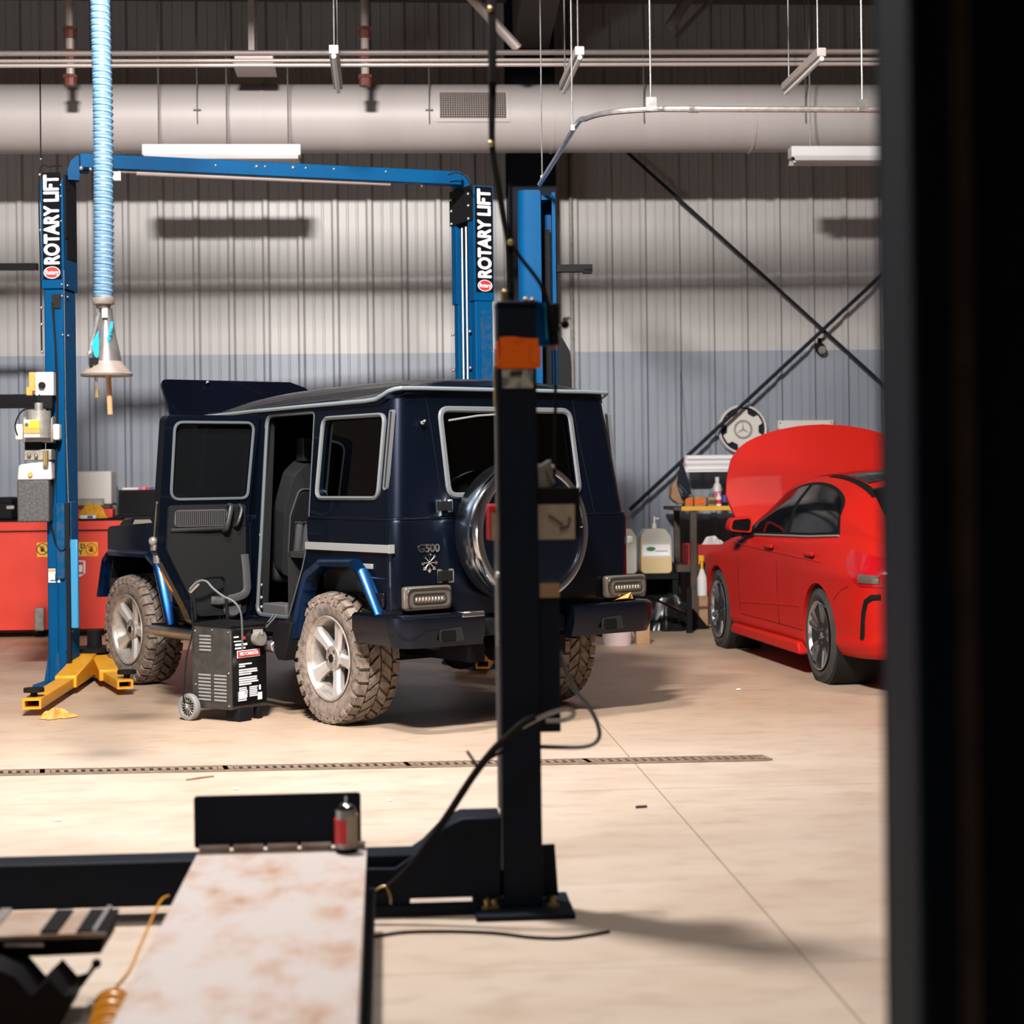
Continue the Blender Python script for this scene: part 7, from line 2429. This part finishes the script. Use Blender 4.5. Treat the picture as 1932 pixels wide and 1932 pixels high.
# low black stand with two jugs
YJ = 17.25
zj = P(1235, 1082, YJ).z
sx0, sx1 = P(1180, 1085, YJ).x, P(1280, 1085, YJ).x
sd2 = thing('low_stand', 'low black stand holding two white jugs beside the workbench', 'stand', ((sx0 + sx1) / 2, YJ + .2, 0))
obj('stand_top', MB().box(((sx0 + sx1) / 2 - .3, YJ + .2, zj - .03), (sx1 - sx0 + .6, .42, .055)), 'black', sd2, w=True, bevel=.004)
for x_ in (sx0 - .5, sx1 - .03):
    for y_ in (YJ + .03, YJ + .37):
        obj('leg', MB().box((x_, y_, (zj - .058) / 2), (.05, .05, zj - .058)), 'black', sd2, w=True)
obj('back_board', MB().box(((sx0 + sx1) / 2 - .3, YJ + .39, zj / 2), (sx1 - sx0 + .5, .02, zj - .1)), 'black', sd2, w=True)
for px_, w_, m_, lb in ((1241, .29, 'jug_yellow', 'white jug of yellow fluid on the low black stand'), (1180, .24, 'jug', 'clear white jug half hidden by the dark off-roader')):
    p = P(px_, 1080, YJ + .02)
    h = P(px_, 998, YJ + .02).z - zj
    t = thing('fluid_jug', lb, 'jug', (p.x, YJ + .20, zj - .002), 0, 'fluid jugs on the stand')
    out = fillet([(-w_ / 2, 0), (w_ / 2, 0), (w_ / 2, h * .82), (w_ * .30, h), (-w_ * .36, h), (-w_ / 2, h * .86)], [.04, .04, .07, .04, .04, .05], 5)
    jb = obj('jug_body', MB().prism(out, [], -.11, .11, lambda a, b, c: (a, c, b)), 'jug', t, bevel=.02, seg=3, ang=50)
    if m_ == 'jug_yellow':
        obj('fluid', MB().prism(fillet([(-w_ / 2 - .002, .0), (w_ / 2 + .002, .0), (w_ / 2 + .002, h * .36), (-w_ / 2 - .002, h * .36)], [.04, .04, .01, .01], 4), [], -.112, .112, lambda a, b, c: (a, c, b)), 'jug_yellow', jb, bevel=.02, seg=3)
        lb_ = obj('paper_label', MB().box((.0, -.114, h * .52), (w_ * .92, .004, h * .26)), 'white_print', t)
        obj('label_logo', MB().prism(circ(-.055, h * .55, .045, 20, .022), [], -.120, -.117, lambda a, b, c: (a, c, b)), 'green', lb_)
        obj('label_line', MB().box((.05, -.118, h * .50), (.12, .003, .008)), 'cast_grey', lb_)
        obj('edge_tint', MB().path([(-w_ / 2 + .002, -.10, h * .05), (-w_ / 2 + .002, -.10, h * .8)], .008, 6).path([(w_ / 2 - .002, -.10, h * .05), (w_ / 2 - .002, -.10, h * .75)], .008, 6), 'yellow_label', jb)
        obj('pump', MB().cyl((0, 0, h - .01), (0, 0, h + .05), .022, 12).cyl((0, 0, h + .05), (0, 0, h + .12), .008, 8).box((.02, 0, h + .1), (.05, .015, .012)), 'jug', t)
    else:
        obj('cap', MB().cyl((0, 0, h - .01), (0, 0, h + .03), .03, 14), 'white_plastic', t)
# black bin bags in front of the stand
for c_, rx, ry, h_, sd_, lb in ((FL(1268, 1188), .30, .17, .34, 31, 'shiny black bin bag slumped under the low stand'), (FL(1196, 1198) + Vector((-.12, -.05, 0)), .20, .16, .30, 33, 'black bin bag behind the off-roader bumper end')):
    rag('bin_bag', lb, c_, rx, ry, h_, 'plastic_bag', sd_, 'bin bag')
pa = thing('plastic_sheet', 'glossy black strip leaning over the bin bags', 'strip', FL(1240, 1185))
obj('strip', MB().hexa([P(x_, y_, Y) for x_, y_, Y in ((1205, 1124, 16.4), (1238, 1134, 16.4), (1300, 1165, 16.6), (1280, 1150, 16.6), (1206, 1119, 16.4), (1238, 1129, 16.4), (1300, 1160, 16.6), (1280, 1146, 16.6))]), 'black_glossy', pa, w=True)
obj('strip_foot', MB().box((P(1300, 1163, 16.6).x, 16.6, .21), (.05, .05, .42)), 'black', pa, w=True)
# bucket peeping out under the bumper
bc = FL(1168, 1219)
bk = thing('bucket', 'pale pink bucket on the floor under the off-roader rear bumper', 'bucket', (bc.x, bc.y + .12, 0))
hb_ = .20
obj('pail', MB().lathe([(.001, 0), (.12, 0), (.14, hb_), (.144, hb_), (.144, hb_ + .012), (.13, hb_ + .012), (.115, .012), (.001, .012)], 28), 'pink_bucket', bk, ang=40)
obj('bail', MB().path([(.142 * math.cos(a), .142 * math.sin(a), hb_ - .03 - .05 * math.sin(a)) for a in [PI * i / 16 - PI for i in range(17)]], .004, 6), 'galv', bk)
bx2 = thing('carton', 'small brown carton beside the pale pink bucket', 'carton', (bc.x + .225, bc.y + .16, 0))
obj('carton_body', MB().box((0, 0, .09), (.12, .12, .18)), 'tan_box', bx2, bevel=.004)
obj('flap', MB().box((0, -.03, .182), (.12, .05, .004)), 'tan_box', bx2)
for x_, y_, m_, lb in ((1322, 1157, 'orange_plastic', 'orange plastic wedge on the floor beside the bench leg'), (1314, 1172, 'yellow_label', 'small yellow bottle cap by the black bags')):
    p = FL(x_ - 12 + (26 if x_ > 1318 else 12), y_ + 20)
    t = thing('plastic_part', lb, 'part', (p.x, 17.2, 0))
    obj('wedge', MB().prism([(-.07, 0), (.07, 0), (.06, .05), (-.02, .04)], [], -.04, .04, lambda a, b, c: (a, c, b)), m_, t)
    obj('wedge_base', MB().box((0, 0, .006), (.15, .09, .012)), 'black', t)

# ------------------------------------------------------------------ wall decorations
wc_ = P(1402, 810, YW - .09)
hc = thing('wheel_cover_sign', 'big white wheel cover with a three-pointed star hung on the wall', 'wheel cover', (wc_.x, YW - .035, wc_.z))
Rr = (P(1448, 810, YW - .09).x - P(1355, 810, YW - .09).x) / 2
F = Matrix.Rotation(PI / 2, 4, 'X')
obj('outer_ring', MB().lathe([(Rr * .90, .0), (Rr, .0), (Rr, .035), (Rr * .96, .05), (Rr * .90, .045)], 56, F, closed=True), 'white_plastic', hc, ang=50)
obj('dish', MB().lathe([(.001, .006), (Rr * .92, .006), (Rr * .92, .0), (.001, .0)], 48, F), 'frame_steel', hc)
star = []
for k in range(6):
    a0 = 2 * PI * k / 6 + PI / 2
    for da, rr in ((-.30, .62), (-.24, .80), (.24, .80), (.30, .62)):
        star.append((Rr * rr * 1.05 * math.cos(a0 + da), Rr * rr * 1.05 * math.sin(a0 + da)))
obj('cover_face', MB().prism(fillet(star, .02, 3), [], .010, .048, lambda a, b, c: F @ Vector((a, b, c))), 'white_plastic', hc, bevel=.008)
em = obj('emblem_ring', MB().lathe([(Rr * .30, .048), (Rr * .38, .048), (Rr * .38, .058), (Rr * .30, .058)], 36, F, closed=True), 'cast_grey', hc)
st3 = []
for k in range(6):
    a0 = PI / 2 + k * PI / 3
    rr = Rr * (.30 if k % 2 == 0 else .045)
    st3.append((rr * math.cos(a0), rr * math.sin(a0)))
obj('emblem_star', MB().prism(st3, [], .046, .054, lambda a, b, c: F @ Vector((a, b, c))), 'cast_grey', em)
a_, b_ = P(1468, 798, YW - .08), P(1573, 798, YW - .08)
wl2 = thing('wall_light', 'white strip light box mounted on the wall above the red bonnet', 'lamp', ((a_.x + b_.x) / 2, YW - .04, a_.z))
obj('housing', MB().box((0, 0, -.02), (b_.x - a_.x, .07, .09)), 'white_plastic', wl2, bevel=.006)
sc3 = MB()
for s in (-1, 1):
    sc3.ball((s * (b_.x - a_.x) * .46, -.036, -.0), .010, 6)
obj('screw', sc3, 'cast_grey', wl2)
sk_ = P(1550, 655, YW - .12)
spk = thing('wall_speaker', 'small black round speaker hung where the brace rods cross', 'speaker', (sk_.x, YW - .02, sk_.z))
obj('speaker_cup', MB().lathe([(.001, .0), (.055, .0), (.055, .04), (.045, .10), (.001, .10)], 20, Matrix.Translation((0, -.03, 0)) @ Matrix.Rotation(PI / 2 + .3, 4, 'X')), 'black', spk)
obj('speaker_mount', MB().box((0, -.01, .02), (.03, .05, .16)), 'black', spk)
obj('speaker_cone', MB().lathe([(.001, .095), (.042, .102)], 16, Matrix.Translation((0, -.03, 0)) @ Matrix.Rotation(PI / 2 + .3, 4, 'X')), 'cast_grey', spk)
# thin black line hanging down the left of the picture
a_, b_ = P(72, -20, 13.6), P(77, 300, 13.6)
hl = thing('hanging_line', 'thin black line hanging from the roof at the left above the sign column', 'line', a_)
obj('line', MB().path([a_ + (a_ - b_) * 1.4, a_, (a_ + b_) / 2 + Vector((.004, 0, 0)), b_], .0055, 6), 'rubber', hl, w=True)
obj('line_hook', MB().ball(b_, .009, 6), 'galv', hl, w=True)
# conduit on the wall right of the near column
a_ = P(1076, 300, YW - .06)
tag(obj('wall_conduit', MB().cyl((a_.x, YW - .055, .3), (a_.x, YW - .055, 7.0), .021, 8), 'cast_grey'), 'thin vertical conduit pipe on the wall right of the building column', 'conduit')
